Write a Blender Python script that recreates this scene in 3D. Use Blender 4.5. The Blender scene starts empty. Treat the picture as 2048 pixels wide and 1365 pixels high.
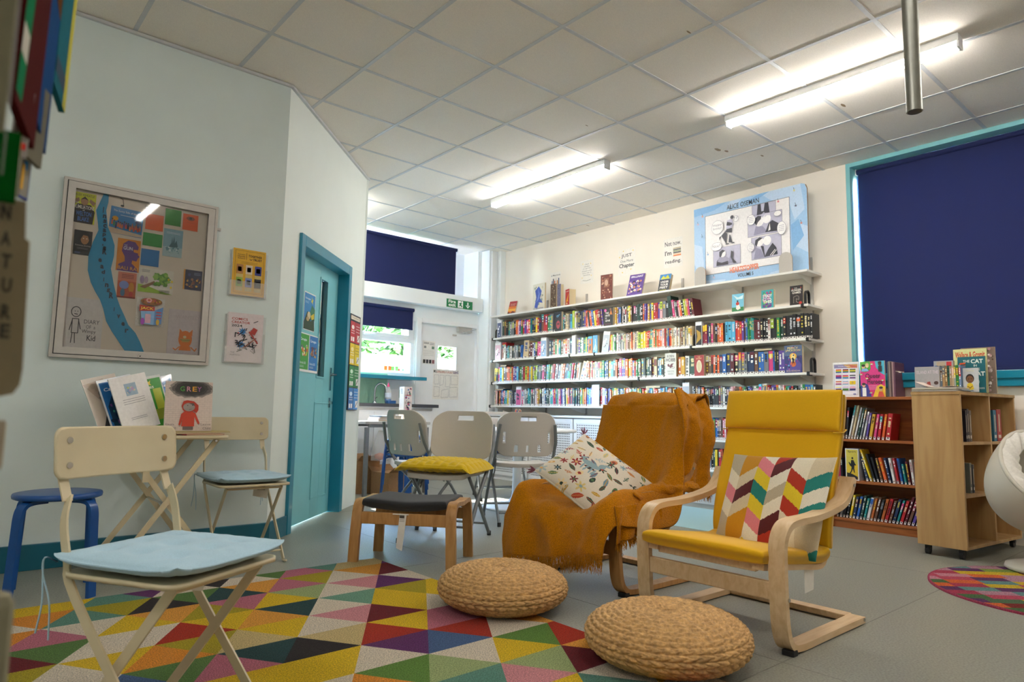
import bpy, bmesh, math, random
from mathutils import Vector, Matrix
from mathutils.geometry import tessellate_polygon
SC = bpy.context.scene
COL = bpy.context.collection
PI = math.pi

# ------------------------------------------------------------------ camera
CAMH = 0.85
yaw, pit, rol = 0.8584, 0.1059, 0.0192
fw = Vector((math.cos(pit)*math.cos(yaw), math.cos(pit)*math.sin(yaw), math.sin(pit)))
rt = fw.cross(Vector((0, 0, 1))).normalized(); up = rt.cross(fw)
r2 = math.cos(rol)*rt + math.sin(rol)*up; u2 = -math.sin(rol)*rt + math.cos(rol)*up
cam_d = bpy.data.cameras.new('camera'); cam = bpy.data.objects.new('camera', cam_d); COL.objects.link(cam)
cam_d.sensor_width = 36; cam_d.lens = 1342.43*36/2048; cam_d.clip_start = 0.02
m = Matrix((r2, u2, -fw)).transposed().to_4x4(); m.translation = (0, 0, CAMH); cam.matrix_world = m
cam_d.dof.use_dof = True; cam_d.dof.focus_distance = 3.6; cam_d.dof.aperture_fstop = 5.6
SC.camera = cam
SC.view_settings.view_transform = 'Standard'; SC.view_settings.look = 'None'
SC.view_settings.gamma = 1; SC.view_settings.use_curve_mapping = False
SC.view_settings.exposure = 2.6
SC.cycles.use_denoising = True
SC.cycles.max_bounces = 8; SC.cycles.diffuse_bounces = 5; SC.cycles.glossy_bounces = 3
SC.cycles.transmission_bounces = 6; SC.cycles.transparent_max_bounces = 8
SC.cycles.sample_clamp_indirect = 6; SC.cycles.caustics_reflective = False; SC.cycles.caustics_refractive = False

# ------------------------------------------------------------------ sky, sun
W = bpy.data.worlds.new('sky'); SC.world = W; W.use_nodes = True
wn = W.node_tree.nodes; wl = W.node_tree.links
bg = wn['Background']; sky = wn.new('ShaderNodeTexSky'); sky.sky_type = 'NISHITA'
sky.sun_disc = False; sky.sun_elevation = math.radians(40); sky.sun_rotation = math.radians(170)
wl.new(sky.outputs[0], bg.inputs[0]); bg.inputs[1].default_value = 6.5
sd = bpy.data.lights.new('sun', 'SUN'); sd.energy = 11; sd.angle = 0.012; sd.color = (1, .94, .84)
so = bpy.data.objects.new('sun', sd); COL.objects.link(so)
so.rotation_euler = Vector((-0.05, -0.80, -0.60)).to_track_quat('-Z', 'Y').to_euler()
for nm, loc, sz, rot in (('window_portal', (3.78, 7.36, 1.55), (1.5, .75), (PI/2, 0, 0)),
                         ('clerestory_portal', (4.05, 7.5, 2.7), (2.1, .6), (PI/2, 0, 0)),
                         ):
    ld = bpy.data.lights.new(nm, 'AREA'); ld.shape = 'RECTANGLE'; ld.size, ld.size_y = sz
    ld.cycles.is_portal = True
    lo = bpy.data.objects.new(nm, ld); COL.objects.link(lo); lo.location = loc; lo.rotation_euler = (-PI/2, 0, 0)

# ------------------------------------------------------------------ materials
def lin(h):
    if not isinstance(h, str): return tuple(h)+((1.0,) if len(h) == 3 else ())
    h = h.lstrip('#'); o = []
    for i in (0, 2, 4):
        c = int(h[i:i+2], 16)/255
        o.append(c/12.92 if c <= .04045 else ((c+.055)/1.055)**2.4)
    return (o[0], o[1], o[2], 1.0)

MATS = {}
def mk(name, col='#ffffff', rough=.6, ns=0, na=0.0, bump=0.0, bs=None, metal=0, attr=False, wood=None, spec=.5, sheen=0, emit=None, trans=0, coat=0, stretch=None, alpha=1, dist=.002):
    m = bpy.data.materials.new(name); m.use_nodes = True
    nt = m.node_tree; N = nt.nodes; L = nt.links; b = N['Principled BSDF']
    b.inputs['Roughness'].default_value = rough; b.inputs['Metallic'].default_value = metal
    b.inputs['Specular IOR Level'].default_value = spec
    if sheen: b.inputs['Sheen Weight'].default_value = sheen; b.inputs['Sheen Roughness'].default_value = .4
    if coat: b.inputs['Coat Weight'].default_value = coat
    if trans: b.inputs['Transmission Weight'].default_value = trans
    if alpha < 1: b.inputs['Alpha'].default_value = alpha
    c = lin(col); src = None
    tc = N.new('ShaderNodeTexCoord'); mp = N.new('ShaderNodeMapping'); L.new(tc.outputs['Object'], mp.inputs[0])
    if stretch: mp.inputs['Scale'].default_value = stretch
    if attr:
        a = N.new('ShaderNodeAttribute'); a.attribute_name = 'Col'; src = a.outputs['Color']
    if wood:
        w = N.new('ShaderNodeTexNoise'); w.inputs['Scale'].default_value = wood[0]; w.inputs['Detail'].default_value = 6; w.inputs['Distortion'].default_value = .6
        L.new(mp.outputs[0], w.inputs['Vector'])
        r = N.new('ShaderNodeValToRGB'); r.color_ramp.elements[0].color = lin(wood[1]); r.color_ramp.elements[1].color = c
        r.color_ramp.elements[0].position = .3; r.color_ramp.elements[1].position = .65
        L.new(w.outputs['Fac'], r.inputs[0]); src = r.outputs[0]
    if na:
        n = N.new('ShaderNodeTexNoise'); n.inputs['Scale'].default_value = ns; n.inputs['Detail'].default_value = 5
        L.new(mp.outputs[0], n.inputs['Vector'])
        mr = N.new('ShaderNodeMapRange'); mr.inputs['From Min'].default_value = .3; mr.inputs['From Max'].default_value = .7
        mr.inputs['To Min'].default_value = 1-na; mr.inputs['To Max'].default_value = 1+na
        L.new(n.outputs['Fac'], mr.inputs[0])
        mx = N.new('ShaderNodeVectorMath'); mx.operation = 'SCALE'
        if src: L.new(src, mx.inputs[0])
        else: mx.inputs[0].default_value = c[:3]
        L.new(mr.outputs[0], mx.inputs['Scale']); src = mx.outputs[0]
    if src: L.new(src, b.inputs['Base Color'])
    else: b.inputs['Base Color'].default_value = c
    if bump:
        n2 = N.new('ShaderNodeTexNoise'); n2.inputs['Scale'].default_value = bs or ns or 50; n2.inputs['Detail'].default_value = 4
        L.new(mp.outputs[0], n2.inputs['Vector'])
        bp = N.new('ShaderNodeBump'); bp.inputs['Strength'].default_value = bump; bp.inputs['Distance'].default_value = dist
        L.new(n2.outputs['Fac'], bp.inputs['Height']); L.new(bp.outputs[0], b.inputs['Normal'])
    if emit:
        b.inputs['Emission Color'].default_value = lin(emit[0]); b.inputs['Emission Strength'].default_value = emit[1]
    MATS[name] = m
    return m

mk('ink', attr=True, rough=.45, ns=60, na=.05)
mk('matte_ink', attr=True, rough=.9, ns=60, na=.05, spec=.05)
mk('gloss_ink', attr=True, rough=.22, coat=.3, ns=40, na=.04)
mk('cloth_ink', attr=True, rough=.9, ns=500, na=.14, bump=.5, bs=700, sheen=.2)
mk('rug_pile', attr=True, rough=1, ns=210, na=.5, bump=1, bs=300, sheen=.08, spec=.05, dist=.010)
mk('wall_sage', '#d8e4e4', .75, 3, .03, .15, 180)
mk('wall_mint', '#e0e8e4', .72, 3, .02, .15, 180)
mk('wall_cream', '#ece4d8', .75, 3, .02, .15, 160)
mk('wall_white', '#f0f5f7', .7, 3, .02, .1, 160)
mk('teal_gloss', '#13809c', .3, 5, .04, coat=.3)
mk('teal_dark', '#17657b', .35, 5, .06, .1, 60)
mk('door_aqua', '#7fc6cf', .38, 4, .04, .05, 90)
mk('reveal_aqua', '#7fc0c6', .5, 5, .03)
mk('tile', '#efe9e0', .9, 260, .07, .25, 500, dist=.001)
mk('tbar', '#c9ccd0', .45, 20, .04)
mk('vinyl', '#8a8b80', .38, 130, .26, .08, 8, spec=.45)
mk('vinyl_blue', '#9fc6cf', .4, 300, .06)
bm_ = mk('blind_navy', '#151f52', .85, 900, .18, .3, 900, dist=.0006)
_n = bm_.node_tree.nodes; _l = bm_.node_tree.links; _p = _n['Principled BSDF']; _t = _n.new('ShaderNodeBsdfTranslucent'); _t.inputs[0].default_value = lin('#4f6aa8')
_m = _n.new('ShaderNodeMixShader'); _m.inputs[0].default_value = .055; _l.new(_p.outputs[0], _m.inputs[1]); _l.new(_t.outputs[0], _m.inputs[2]); _l.new(_m.outputs[0], _n['Material Output'].inputs[0])
mk('pvc_white', '#f0f2f4', .3, 4, .02)
mk('white_paint', '#eef0f2', .4, 6, .03, .05, 60)
gm = bpy.data.materials.new('glass'); gm.use_nodes = True; MATS['glass'] = gm
_n = gm.node_tree.nodes; _l = gm.node_tree.links; _n.remove(_n['Principled BSDF'])
_t = _n.new('ShaderNodeBsdfTransparent'); _t.inputs[0].default_value = (.93, .96, .95, 1); _g = _n.new('ShaderNodeBsdfGlossy'); _g.inputs['Roughness'].default_value = .03
_f = _n.new('ShaderNodeFresnel'); _f.inputs[0].default_value = 1.45; _m = _n.new('ShaderNodeMixShader')
_l.new(_f.outputs[0], _m.inputs[0]); _l.new(_t.outputs[0], _m.inputs[1]); _l.new(_g.outputs[0], _m.inputs[2]); _l.new(_m.outputs[0], _n['Material Output'].inputs[0])
gm2 = gm.copy(); gm2.name = 'clear_glass'; MATS['clear_glass'] = gm2
for _q in gm2.node_tree.nodes:
    if _q.type == 'BSDF_TRANSPARENT': _q.inputs[0].default_value = (.99, .99, .99, 1)
mk('clear', '#ffffff', .08, alpha=.16, ns=3, na=.02)
mk('birch', '#dcbf98', .42, wood=(2.2, '#cba87c'), bump=.03, bs=90, stretch=(3, 22, 12))
mk('birch_z', '#cfae85', .42, wood=(7, '#ab8356'), bump=.06, bs=90, stretch=(14, 14, 1))
mk('oak', '#bf9058', .42, wood=(3, '#a5753e'), bump=.04, bs=90, stretch=(14, 14, 2))
mk('maple', '#c5a06c', .42, wood=(3.2, '#ac8452'), bump=.05, bs=60, stretch=(5, 5, .6))
mk('maple_in', '#9d7f56', .55, wood=(4, '#7c6242'), stretch=(1, 1, .6))
mk('beech', '#a8612d', .42, wood=(5, '#8a4a1f'), bump=.05, bs=60, stretch=(8, .7, 8))
mk('mustard', '#e8b208', .92, 600, .10, .5, 800, sheen=.25, dist=.0012)
mk('throw', '#c27c06', 1, 190, .26, 1, 230, sheen=.15, spec=.1, dist=.006)
mk('charcoal_felt', '#34363a', .95, 700, .25, .5, 700, sheen=.2)
mk('cream_metal', '#cdbf9e', .38, 6, .05, spec=.5)
mk('chrome', '#c9cbcc', .22, 9, .04, metal=1)
mk('brushed', '#8f8f88', .38, 30, .06, metal=.9)
mk('alu_frame', '#bdb9b4', .42, 20, .05, metal=.25)
mk('powder_grey', '#83878a', .42, 30, .05, metal=.3)
mk('resin', '#cbc5be', .5, 300, .05, .2, 500, dist=.0005)
mk('blue_pad', '#a9c8da', .95, 500, .10, .4, 700, sheen=.2)
mk('yellow_knit', '#d8b400', .95, 400, .2, .6, 600, sheen=.3)
mk('stool_blue', '#0f4c93', .35, 8, .05, coat=.2)
mk('straw', '#bd9560', .8, 70, .34, .6, 240, stretch=(1, 1, 1), dist=.0015)
mk('egg_shell', '#bfb9ac', .42, 3, .02)
mk('egg_cloth', '#d8d4cc', .9, 80, .08, .4, 100)
mk('black_plastic', '#17181b', .45, 20, .05)
mk('shelf_white', '#e6e4df', .4, 6, .02)
mk('card_olive', '#83755a', .8, 60, .05)
mk('stand_grey', '#7d7860', .7, 60, .05)
mk('page', '#cbb995', .85, stretch=(1, 1, 1), ns=400, na=.12)
mk('paper', '#e9e6e0', .8, 40, .03)
mk('card_brown', '#a87f56', .85, 60, .08)
mk('corrugated', '#b8b3ac', .8, 120, .05)
mk('lamp_glow', '#ffffff', .5, emit=('#fff9f1', 13.5))
mk('fence_wood', '#5d523d', .8, wood=(4, '#463b29'), stretch=(9, 9, .8))
mk('leaf', '#2c5a1c', .7, 3, .35, sheen=.1)
mk('ground_out', '#8c8a7c', .9, 5, .1)
mk('worktop', '#3c3d42', .35, 60, .1)
mk('foam_green', '#a9d8bd', .8, 20, .04)
mk('board_fabric', '#dcd2c4', .9, 500, .06)
mk('strip_dark', '#2a2b2f', .5, 20, .05)
mk('floor_seam', '#73746c', .6, 20, .05)
mk('purple_drape', '#4b3a78', .9, 60, .15)

# ------------------------------------------------------------------ mesh builder
def wmat(o):
    M = Matrix.Translation(o.location) @ o.rotation_euler.to_matrix().to_4x4()
    return wmat(o.parent) @ M if o.parent else M
class MB:
    def __init__(s): s.v = []; s.f = []; s.c = []; s.m = []; s.sm = []
    def add(s, vs, fs, mat, col='#ffffff', smooth=False):
        o = len(s.v); s.v.extend([tuple(v) for v in vs]); c = lin(col) if isinstance(col, str) else None
        for i, f in enumerate(fs):
            s.f.append(tuple(o+k for k in f)); s.m.append(mat); s.sm.append(smooth)
            s.c.append(c if c else (col[i] if isinstance(col, list) else col))
        return s
    def box(s, x0, y0, z0, x1, y1, z1, mat='ink', col='#ffffff'):
        vs = [(x, y, z) for z in (z0, z1) for y in (y0, y1) for x in (x0, x1)]
        return s.add(vs, [(0, 2, 3, 1), (4, 5, 7, 6), (0, 1, 5, 4), (2, 6, 7, 3), (0, 4, 6, 2), (1, 3, 7, 5)], mat, col)
    def obox(s, c, ax, h, mat='ink', col='#ffffff'):
        c = Vector(c); a = [Vector(q)*k for q, k in zip(ax, h)]
        vs = [c+a[0]*i+a[1]*j+a[2]*k for k in (-1, 1) for j in (-1, 1) for i in (-1, 1)]
        return s.add(vs, [(0, 2, 3, 1), (4, 5, 7, 6), (0, 1, 5, 4), (2, 6, 7, 3), (0, 4, 6, 2), (1, 3, 7, 5)], mat, col)
    def tube(s, pts, r, mat, col='#ffffff', n=10, closed=False, sy=1):
        pts = [Vector(p) for p in pts]; k = len(pts); vs = []; fs = []
        prev = None
        for i, p in enumerate(pts):
            if closed: d = pts[(i+1) % k]-pts[i-1]
            else: d = pts[min(i+1, k-1)]-pts[max(i-1, 0)]
            d.normalize()
            if prev is None:
                a = d.cross(Vector((0, 0, 1)))
                if a.length < .05: a = d.cross(Vector((1, 0, 0)))
            else: a = prev-d*prev.dot(d)
            a.normalize(); prev = a; b = d.cross(a)
            rr = r[i] if isinstance(r, (list, tuple)) else r
            for j in range(n):
                t = 2*PI*j/n; vs.append(p+a*math.cos(t)*rr+b*math.sin(t)*rr*sy)
        kk = k if closed else k-1
        for i in range(kk):
            for j in range(n):
                i2 = (i+1) % k; fs.append((i*n+j, i*n+(j+1) % n, i2*n+(j+1) % n, i2*n+j))
        s.add(vs, fs, mat, col, True)
        if not closed: s.add(vs[:n], [tuple(reversed(range(n)))], mat, col); s.add(vs[-n:], [tuple(range(n))], mat, col)
        return s
    def ribbon(s, pts, side, w, t, mat, col='#ffffff', smooth=True):
        """bent strip: rectangle w (along side) by t swept along pts (centre line)"""
        pts = [Vector(p) for p in pts]; sd = Vector(side).normalized(); k = len(pts); rings = []
        for i, p in enumerate(pts):
            d = (pts[min(i+1, k-1)]-pts[max(i-1, 0)]).normalized(); nn = sd.cross(d).normalized()
            ww = w[i] if isinstance(w, (list, tuple)) else w
            rings.append([p+sd*ww/2+nn*t/2, p-sd*ww/2+nn*t/2, p-sd*ww/2-nn*t/2, p+sd*ww/2-nn*t/2])
        for j in range(4):
            vs = []; fs = []
            for r in rings: vs += [r[j], r[(j+1) % 4]]
            for i in range(k-1): fs.append((2*i, 2*i+1, 2*i+3, 2*i+2))
            s.add(vs, fs, mat, col, smooth)
        s.add(rings[0], [(0, 1, 2, 3)], mat, col); s.add(rings[-1], [(3, 2, 1, 0)], mat, col)
        return s
    def lathe(s, prof, mat, c=(0, 0, 0), n=32, col='#ffffff', smooth=True):
        vs = []; fs = []; k = len(prof)
        for r, z in prof:
            for j in range(n):
                t = 2*PI*j/n; vs.append((c[0]+r*math.cos(t), c[1]+r*math.sin(t), c[2]+z))
        for i in range(k-1):
            for j in range(n): fs.append((i*n+j, i*n+(j+1) % n, (i+1)*n+(j+1) % n, (i+1)*n+j))
        s.add(vs, fs, mat, col, smooth)
        for i in (0, k-1):
            if prof[i][0] > 1e-4: s.add(vs[i*n:(i+1)*n], [tuple(range(n)) if i else tuple(reversed(range(n)))], mat, col)
        return s
    def prism(s, poly, o, a, b, n, t, mat='ink', col='#ffffff', side=None):
        """poly (list of 2d) in frame o + a*x + b*y, extruded t along n"""
        o, a, b, n = Vector(o), Vector(a), Vector(b), Vector(n); k = len(poly)
        p0 = [o+a*x+b*y for x, y in poly]; p1 = [p+n*t for p in p0]
        tri = tessellate_polygon([[Vector((x, y, 0)) for x, y in poly]])
        s.add(p1, [tuple(q) for q in tri], mat, col)
        if t:
            s.add(p0, [tuple(reversed(q)) for q in tri], side or mat, col)
            vs = []; fs = []
            for i in range(k):
                j = (i+1) % k; vs += [p0[i], p0[j], p1[j], p1[i]]; fs.append((4*i, 4*i+1, 4*i+2, 4*i+3))
            s.add(vs, fs, side or mat, col)
        return s
    def solid(s, fn, nu, nv, mat, mask=None, colf=None, col='#ffffff', us=None, vs_=None, smooth=True):
        """fn(u,v,side)->point, u,v in 0..1, side +1/-1; closed sheet, mask(u,v) False cuts holes"""
        us = us or [i/nu for i in range(nu+1)]; vv = vs_ or [i/nv for i in range(nv+1)]
        nu, nv = len(us)-1, len(vv)-1
        P = [[fn(u, v, 1) for v in vv] for u in us]; Q = [[fn(u, v, -1) for v in vv] for u in us]
        idx = lambda i, j: i*(nv+1)+j
        verts = [p for r in P for p in r]+[q for r in Q for q in r]; K = (nu+1)*(nv+1)
        keep = [[(mask is None or mask((us[i]+us[i+1])/2, (vv[j]+vv[j+1])/2)) for j in range(nv)] for i in range(nu)]
        fs = []; cs = []
        base = lin(col)
        def kp(i, j): return 0 <= i < nu and 0 <= j < nv and keep[i][j]
        for i in range(nu):
            for j in range(nv):
                if not keep[i][j]: continue
                c = colf((us[i]+us[i+1])/2, (vv[j]+vv[j+1])/2) if colf else base
                a, b, c2, d = idx(i, j), idx(i+1, j), idx(i+1, j+1), idx(i, j+1)
                fs.append((a, b, c2, d)); cs.append(c); fs.append((K+d, K+c2, K+b, K+a)); cs.append(c)
                if not kp(i-1, j): fs.append((a, d, K+d, K+a)); cs.append(c)
                if not kp(i+1, j): fs.append((c2, b, K+b, K+c2)); cs.append(c)
                if not kp(i, j-1): fs.append((b, a, K+a, K+b)); cs.append(c)
                if not kp(i, j+1): fs.append((d, c2, K+c2, K+d)); cs.append(c)
        return s.add(verts, fs, mat, cs, smooth)
    def build(s, name, parent=None, world=False, bevel=0, loc=None, segs=2):
        me = bpy.data.meshes.new(name)
        vs = s.v
        if world and parent:
            inv = wmat(parent).inverted()
            vs = [tuple(inv @ Vector(v)) for v in vs]
        me.from_pydata(vs, [], s.f)
        names = list(dict.fromkeys(s.m)); ix = {n: i for i, n in enumerate(names)}
        for n in names: me.materials.append(MATS[n])
        me.polygons.foreach_set('material_index', [ix[x] for x in s.m])
        me.polygons.foreach_set('use_smooth', s.sm)
        if any('ink' in n or n == 'rug_pile' for n in names):
            ca = me.color_attributes.new('Col', 'FLOAT_COLOR', 'CORNER'); dat = []
            for f, c in zip(s.f, s.c): dat += list(c)*len(f)
            ca.data.foreach_set('color', dat)
        me.update()
        o = bpy.data.objects.new(name, me); COL.objects.link(o)
        if parent: o.parent = parent
        if loc: o.location = loc
        if bevel:
            md = o.modifiers.new('bevel', 'BEVEL'); md.width = bevel; md.segments = segs; md.limit_method = 'ANGLE'; md.angle_limit = math.radians(40)
        return o

def tag(o, label=None, cat=None, group=None, kind=None):
    if label: o['label'] = label
    if cat: o['category'] = cat
    if group: o['group'] = group
    if kind: o['kind'] = kind
    return o
def thing(name, label, cat, loc=(0, 0, 0), rz=0, group=None):
    o = bpy.data.objects.new(name, None); COL.objects.link(o); o.empty_display_size = .1
    o.location = loc; o.rotation_euler = (0, 0, rz)
    return tag(o, label, cat, group)
def struct(name, mb, parent=None, bevel=0):
    o = mb.build(name, parent, bevel=bevel); o['kind'] = 'structure'; return o
def dup(root, loc, rz, label, group=None):
    r = root.copy(); COL.objects.link(r); r.location = loc; r.rotation_euler = (0, 0, rz); r['label'] = label
    if group: r['group'] = group
    for ch in list(root.children):
        c = ch.copy(); COL.objects.link(c); c.parent = r
        for g in ch.children:
            d = g.copy(); COL.objects.link(d); d.parent = c
    return r

# ------------------------------------------------------------------ print helpers
GL = {}
def glyphs(txt, bold=0.0, shear=0.0):
    k = (txt, bold, shear)
    if k in GL: return GL[k]
    cu = bpy.data.curves.new('t', 'FONT'); cu.body = txt; cu.resolution_u = 2; cu.offset = bold; cu.shear = shear
    ob = bpy.data.objects.new('t', cu); COL.objects.link(ob)
    bpy.context.view_layer.update()
    me = bpy.data.meshes.new_from_object(ob.evaluated_get(bpy.context.evaluated_depsgraph_get()))
    vs = [(v.co.x, v.co.y) for v in me.vertices]; fs = [tuple(p.vertices) for p in me.polygons]
    bpy.data.objects.remove(ob); bpy.data.curves.remove(cu); bpy.data.meshes.remove(me)
    if not vs: vs = [(0, 0)]
    x0 = min(v[0] for v in vs); x1 = max(v[0] for v in vs); y0 = min(v[1] for v in vs); y1 = max(v[1] for v in vs)
    vs = [((x-x0)/max(x1-x0, 1e-6), (y-y0)/max(y1-y0, 1e-6)) for x, y in vs]
    GL[k] = (vs, fs); return GL[k]

class Art:
    """flat print on a surface: unit coordinates 0..1 on a w by h rectangle whose lower corner is o"""
    def __init__(s, mb, o, a, b, w, h, mat='ink', step=.00025, base=.0004):
        s.mb = mb; s.o = Vector(o); s.a = Vector(a).normalized()*w; s.b = Vector(b).normalized()*h
        s.n = s.a.cross(s.b).normalized(); s.w, s.h = w, h; s.k = base; s.step = step; s.mat = mat
    def P(s, x, y): return s.o+s.a*x+s.b*y+s.n*s.k
    def up(s): s.k += s.step
    def poly(s, pts, col):
        tri = tessellate_polygon([[Vector((x, y, 0)) for x, y in pts]])
        fs = []
        for t in tri:
            p = [pts[i] for i in t]; ar = (p[1][0]-p[0][0])*(p[2][1]-p[0][1])-(p[2][0]-p[0][0])*(p[1][1]-p[0][1])
            fs.append(tuple(t) if ar > 0 else tuple(reversed(t)))
        s.mb.add([s.P(x, y) for x, y in pts], fs, s.mat, col); s.up(); return s
    def r(s, x0, y0, x1, y1, col): return s.poly([(x0, y0), (x1, y0), (x1, y1), (x0, y1)], col)
    def e(s, cx, cy, rx, ry, col, n=18, a0=0, a1=2*PI):
        return s.poly([(cx+rx*math.cos(a0+(a1-a0)*i/n), cy+ry*math.sin(a0+(a1-a0)*i/n)) for i in range(n if a1-a0 > 6.2 else n+1)], col)
    def t(s, txt, x0, y0, x1, y1, col, bold=0.0, shear=0.0):
        vs, fs = glyphs(txt, bold, shear)
        s.mb.add([s.P(x0+(x1-x0)*x, y0+(y1-y0)*y) for x, y in vs], fs, s.mat, col); s.up(); return s
    def line(s, pts, th, col, closed=False):
        asp = s.w/s.h
        if closed: pts = list(pts)+[pts[0]]
        vs = []; fs = []
        for (x0, y0), (x1, y1) in zip(pts, pts[1:]):
            dx, dy = (x1-x0)*asp, y1-y0; l = math.hypot(dx, dy) or 1; nx, ny = -dy/l*th/2/asp, dx/l*th/2
            ex, ey = dx/l*th/4/asp, dy/l*th/4
            k = len(vs); vs += [s.P(x0-ex+nx, y0-ey+ny), s.P(x0-ex-nx, y0-ey-ny), s.P(x1+ex-nx, y1+ey-ny), s.P(x1+ex+nx, y1+ey+ny)]; fs.append((k, k+1, k+2, k+3))
        s.mb.add(vs, fs, s.mat, col); s.up(); return s
    def lines(s, x0, x1, ys, th, col):
        for y in ys: s.r(x0, y-th/2, x1, y+th/2, col); s.k -= s.step
        s.up(); return s
# ================================================================== the room
CE = 3.0255; XA = 5.79; YD = 4.28; YC = 7.15
RX0, RY0 = -2.2, -2.4
struct('floor', MB().box(RX0-.2, RY0-.2, -.1, 6.3, 7.7, 0, 'vinyl'))
fl = MB()
for k in range(-1, 4): fl.box(RX0, -1.33+2.0*k+.55, 0, XA, -1.3275+2.0*k+.55, .0006, 'floor_seam')
for k in range(0, 3): fl.box(2.33+1.98*k-.001, RY0, 0, 2.33+1.98*k+.001, 7.1, .0006, 'floor_seam')
struct('trim_1', fl)
fb = MB(); fb.prism([(4.45, 2.75), (5.49, 2.75), (5.49, 4.25), (4.45, 4.25)], (0, 0, 0), (1, 0, 0), (0, 1, 0), (0, 0, 1), .0015, 'vinyl_blue')
struct('trim_2', fb)
c = MB(); c.box(RX0-.2, RY0-.2, CE, 6.3, 7.9, CE+.1, 'tile')
ceil = struct('ceiling', c)
g = MB()
E45 = Vector((1, 1, 0)).normalized()
for i in range(-8, 9):
    x = 1.3326+.6*i
    if RX0 < x < XA: g.box(x-.012, RY0, CE-.004, x+.012, YC+.15, CE, 'tbar')
for j in range(-11, 8):
    y = 3.1481+.6*j
    if RY0 < y < YC+.1: g.box(RX0, y-.012, CE-.0035, XA, y+.012, CE, 'tbar')
struct('ceiling_grid', g, ceil)
st = MB()
random.seed(5)
for (x, y, rx, ry) in ((4.72, 2.93, .045, .02), (4.80, 2.90, .03, .015), (5.1, 2.75, .03, .01), (3.1, 2.1, .03, .006), (5.55, 3.9, .03, .008), (5.62, 5.2, .04, .008), (3.6, 3.35, .02, .006), (4.65, 1.9, .04, .012)):
    st.prism([(x+rx*random.uniform(.6, 1)*math.cos(t), y+ry*random.uniform(.6, 1)*math.sin(t)) for t in [2*PI*k/11 for k in range(11)]], (0, 0, CE-.0008), (1, 0, 0), (0, 1, 0), (0, 0, -1), .0002, 'ink', '#8d7455')
struct('ceiling_stain', st, ceil)

# wall D (sage, notice board) and diagonal wall E with the aqua door
struct('wall_left', MB().box(RX0-.1, YD, 0, 1.68, YD+.12, CE, 'wall_sage'))
P0 = Vector((1.68, 4.28, 0)); DE = E45; NE = Vector((1, -1, 0)).normalized()
UP = Vector((0, 0, 1))
def ebox(mb, s0, s1, n0, n1, z0, z1, mat='ink', col='#ffffff'):
    c_ = P0+DE*(s0+s1)/2+NE*(n0+n1)/2+UP*(z0+z1)/2
    return mb.obox(c_, (DE, NE, UP), ((s1-s0)/2, (n1-n0)/2, (z1-z0)/2), mat, col)
w = MB(); ebox(w, 0, .30, -.12, 0, 0, CE, 'wall_mint'); ebox(w, 1.40, 1.83, -.12, 0, 0, CE, 'wall_mint'); ebox(w, .30, 1.40, -.12, 0, 2.06, CE, 'wall_mint')
struct('wall_diagonal', w)
w = MB(); w.box(2.86, 5.55, 0, 2.97, YC+.2, CE, 'wall_mint'); struct('wall_nook', w)
struct('wall_back', MB().box(RX0-.1, RY0-.1, 0, RX0, YD+.1, CE, 'wall_sage'))
struct('wall_rear', MB().box(RX0-.1, RY0-.1, 0, 6.2, RY0, CE, 'wall_cream'))
t = MB(); t.box(RX0, YD-.018, 0, 1.688, YD, .13, 'teal_dark'); struct('baseboard_left', t, bevel=.004)
t = MB(); ebox(t, 0, .28, 0, .018, 0, .13, 'teal_dark'); struct('baseboard_diagonal', t, bevel=.004)
t = MB(); t.box(RX0, YD-.02, CE-.022, 1.69, YD, CE-.004, 'tbar'); ebox(t, 0, 1.83, 0, .02, CE-.022, CE-.004, 'tbar'); struct('trim_3', t)

# door 1 : aqua leaf in a teal frame
d1 = thing('door_1', 'aqua painted door with narrow glazed slot in a teal frame', 'door', P0+DE*.85, PI/4); d1['kind'] = 'structure'; del d1['category']
f = MB()
ebox(f, .28, .35, -.12, .022, 0, 2.08, 'teal_gloss'); ebox(f, 1.35, 1.42, -.12, .022, 0, 2.08, 'teal_gloss'); ebox(f, .35, 1.35, -.12, .022, 2.0, 2.08, 'teal_gloss')
f.build('frame', d1, world=True, bevel=.004)
lf = MB()
N0, N1 = -.115, -.075
ebox(lf, .352, .93, N0, N1, .006, 1.998, 'door_aqua'); ebox(lf, 1.10, 1.348, N0, N1, .006, 1.998, 'door_aqua')
ebox(lf, .93, 1.10, N0, N1, .006, 1.10, 'door_aqua'); ebox(lf, .93, 1.10, N0, N1, 1.885, 1.998, 'door_aqua')
for a, b, z0, z1 in ((.925, 1.105, 1.09, 1.105), (.925, 1.105, 1.88, 1.895), (.925, .94, 1.09, 1.895), (1.09, 1.105, 1.09, 1.895), (.92, .93, .15, .90), (1.26, 1.27, .15, .90), (.92, 1.27, .89, .90), (.92, 1.27, .15, .16)):
    ebox(lf, a, b, N1, N1+.006, z0, z1, 'door_aqua')
leaf = lf.build('door_leaf', d1, world=True, bevel=.002)
ebox(MB(), .94, 1.09, -.1, -.095, 1.105, 1.88, 'glass').build('pane', leaf, world=True)
ebox(MB(), .925, 1.105, -.121, -.118, 1.09, 1.895, 'purple_drape').build('curtain', leaf, world=True)
h = MB(); hp = lambda s, n, z: P0+DE*s+NE*n+UP*z
ebox(h, 1.235, 1.265, N1, N1+.008, 1.0, 1.19, 'chrome'); h.tube([hp(1.25, N1, 1.13), hp(1.25, N1+.05, 1.13), hp(1.235, N1+.055, 1.13), hp(1.13, N1+.055, 1.13)], .009, 'chrome')
h.build('door_handle', leaf, world=True)
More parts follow.
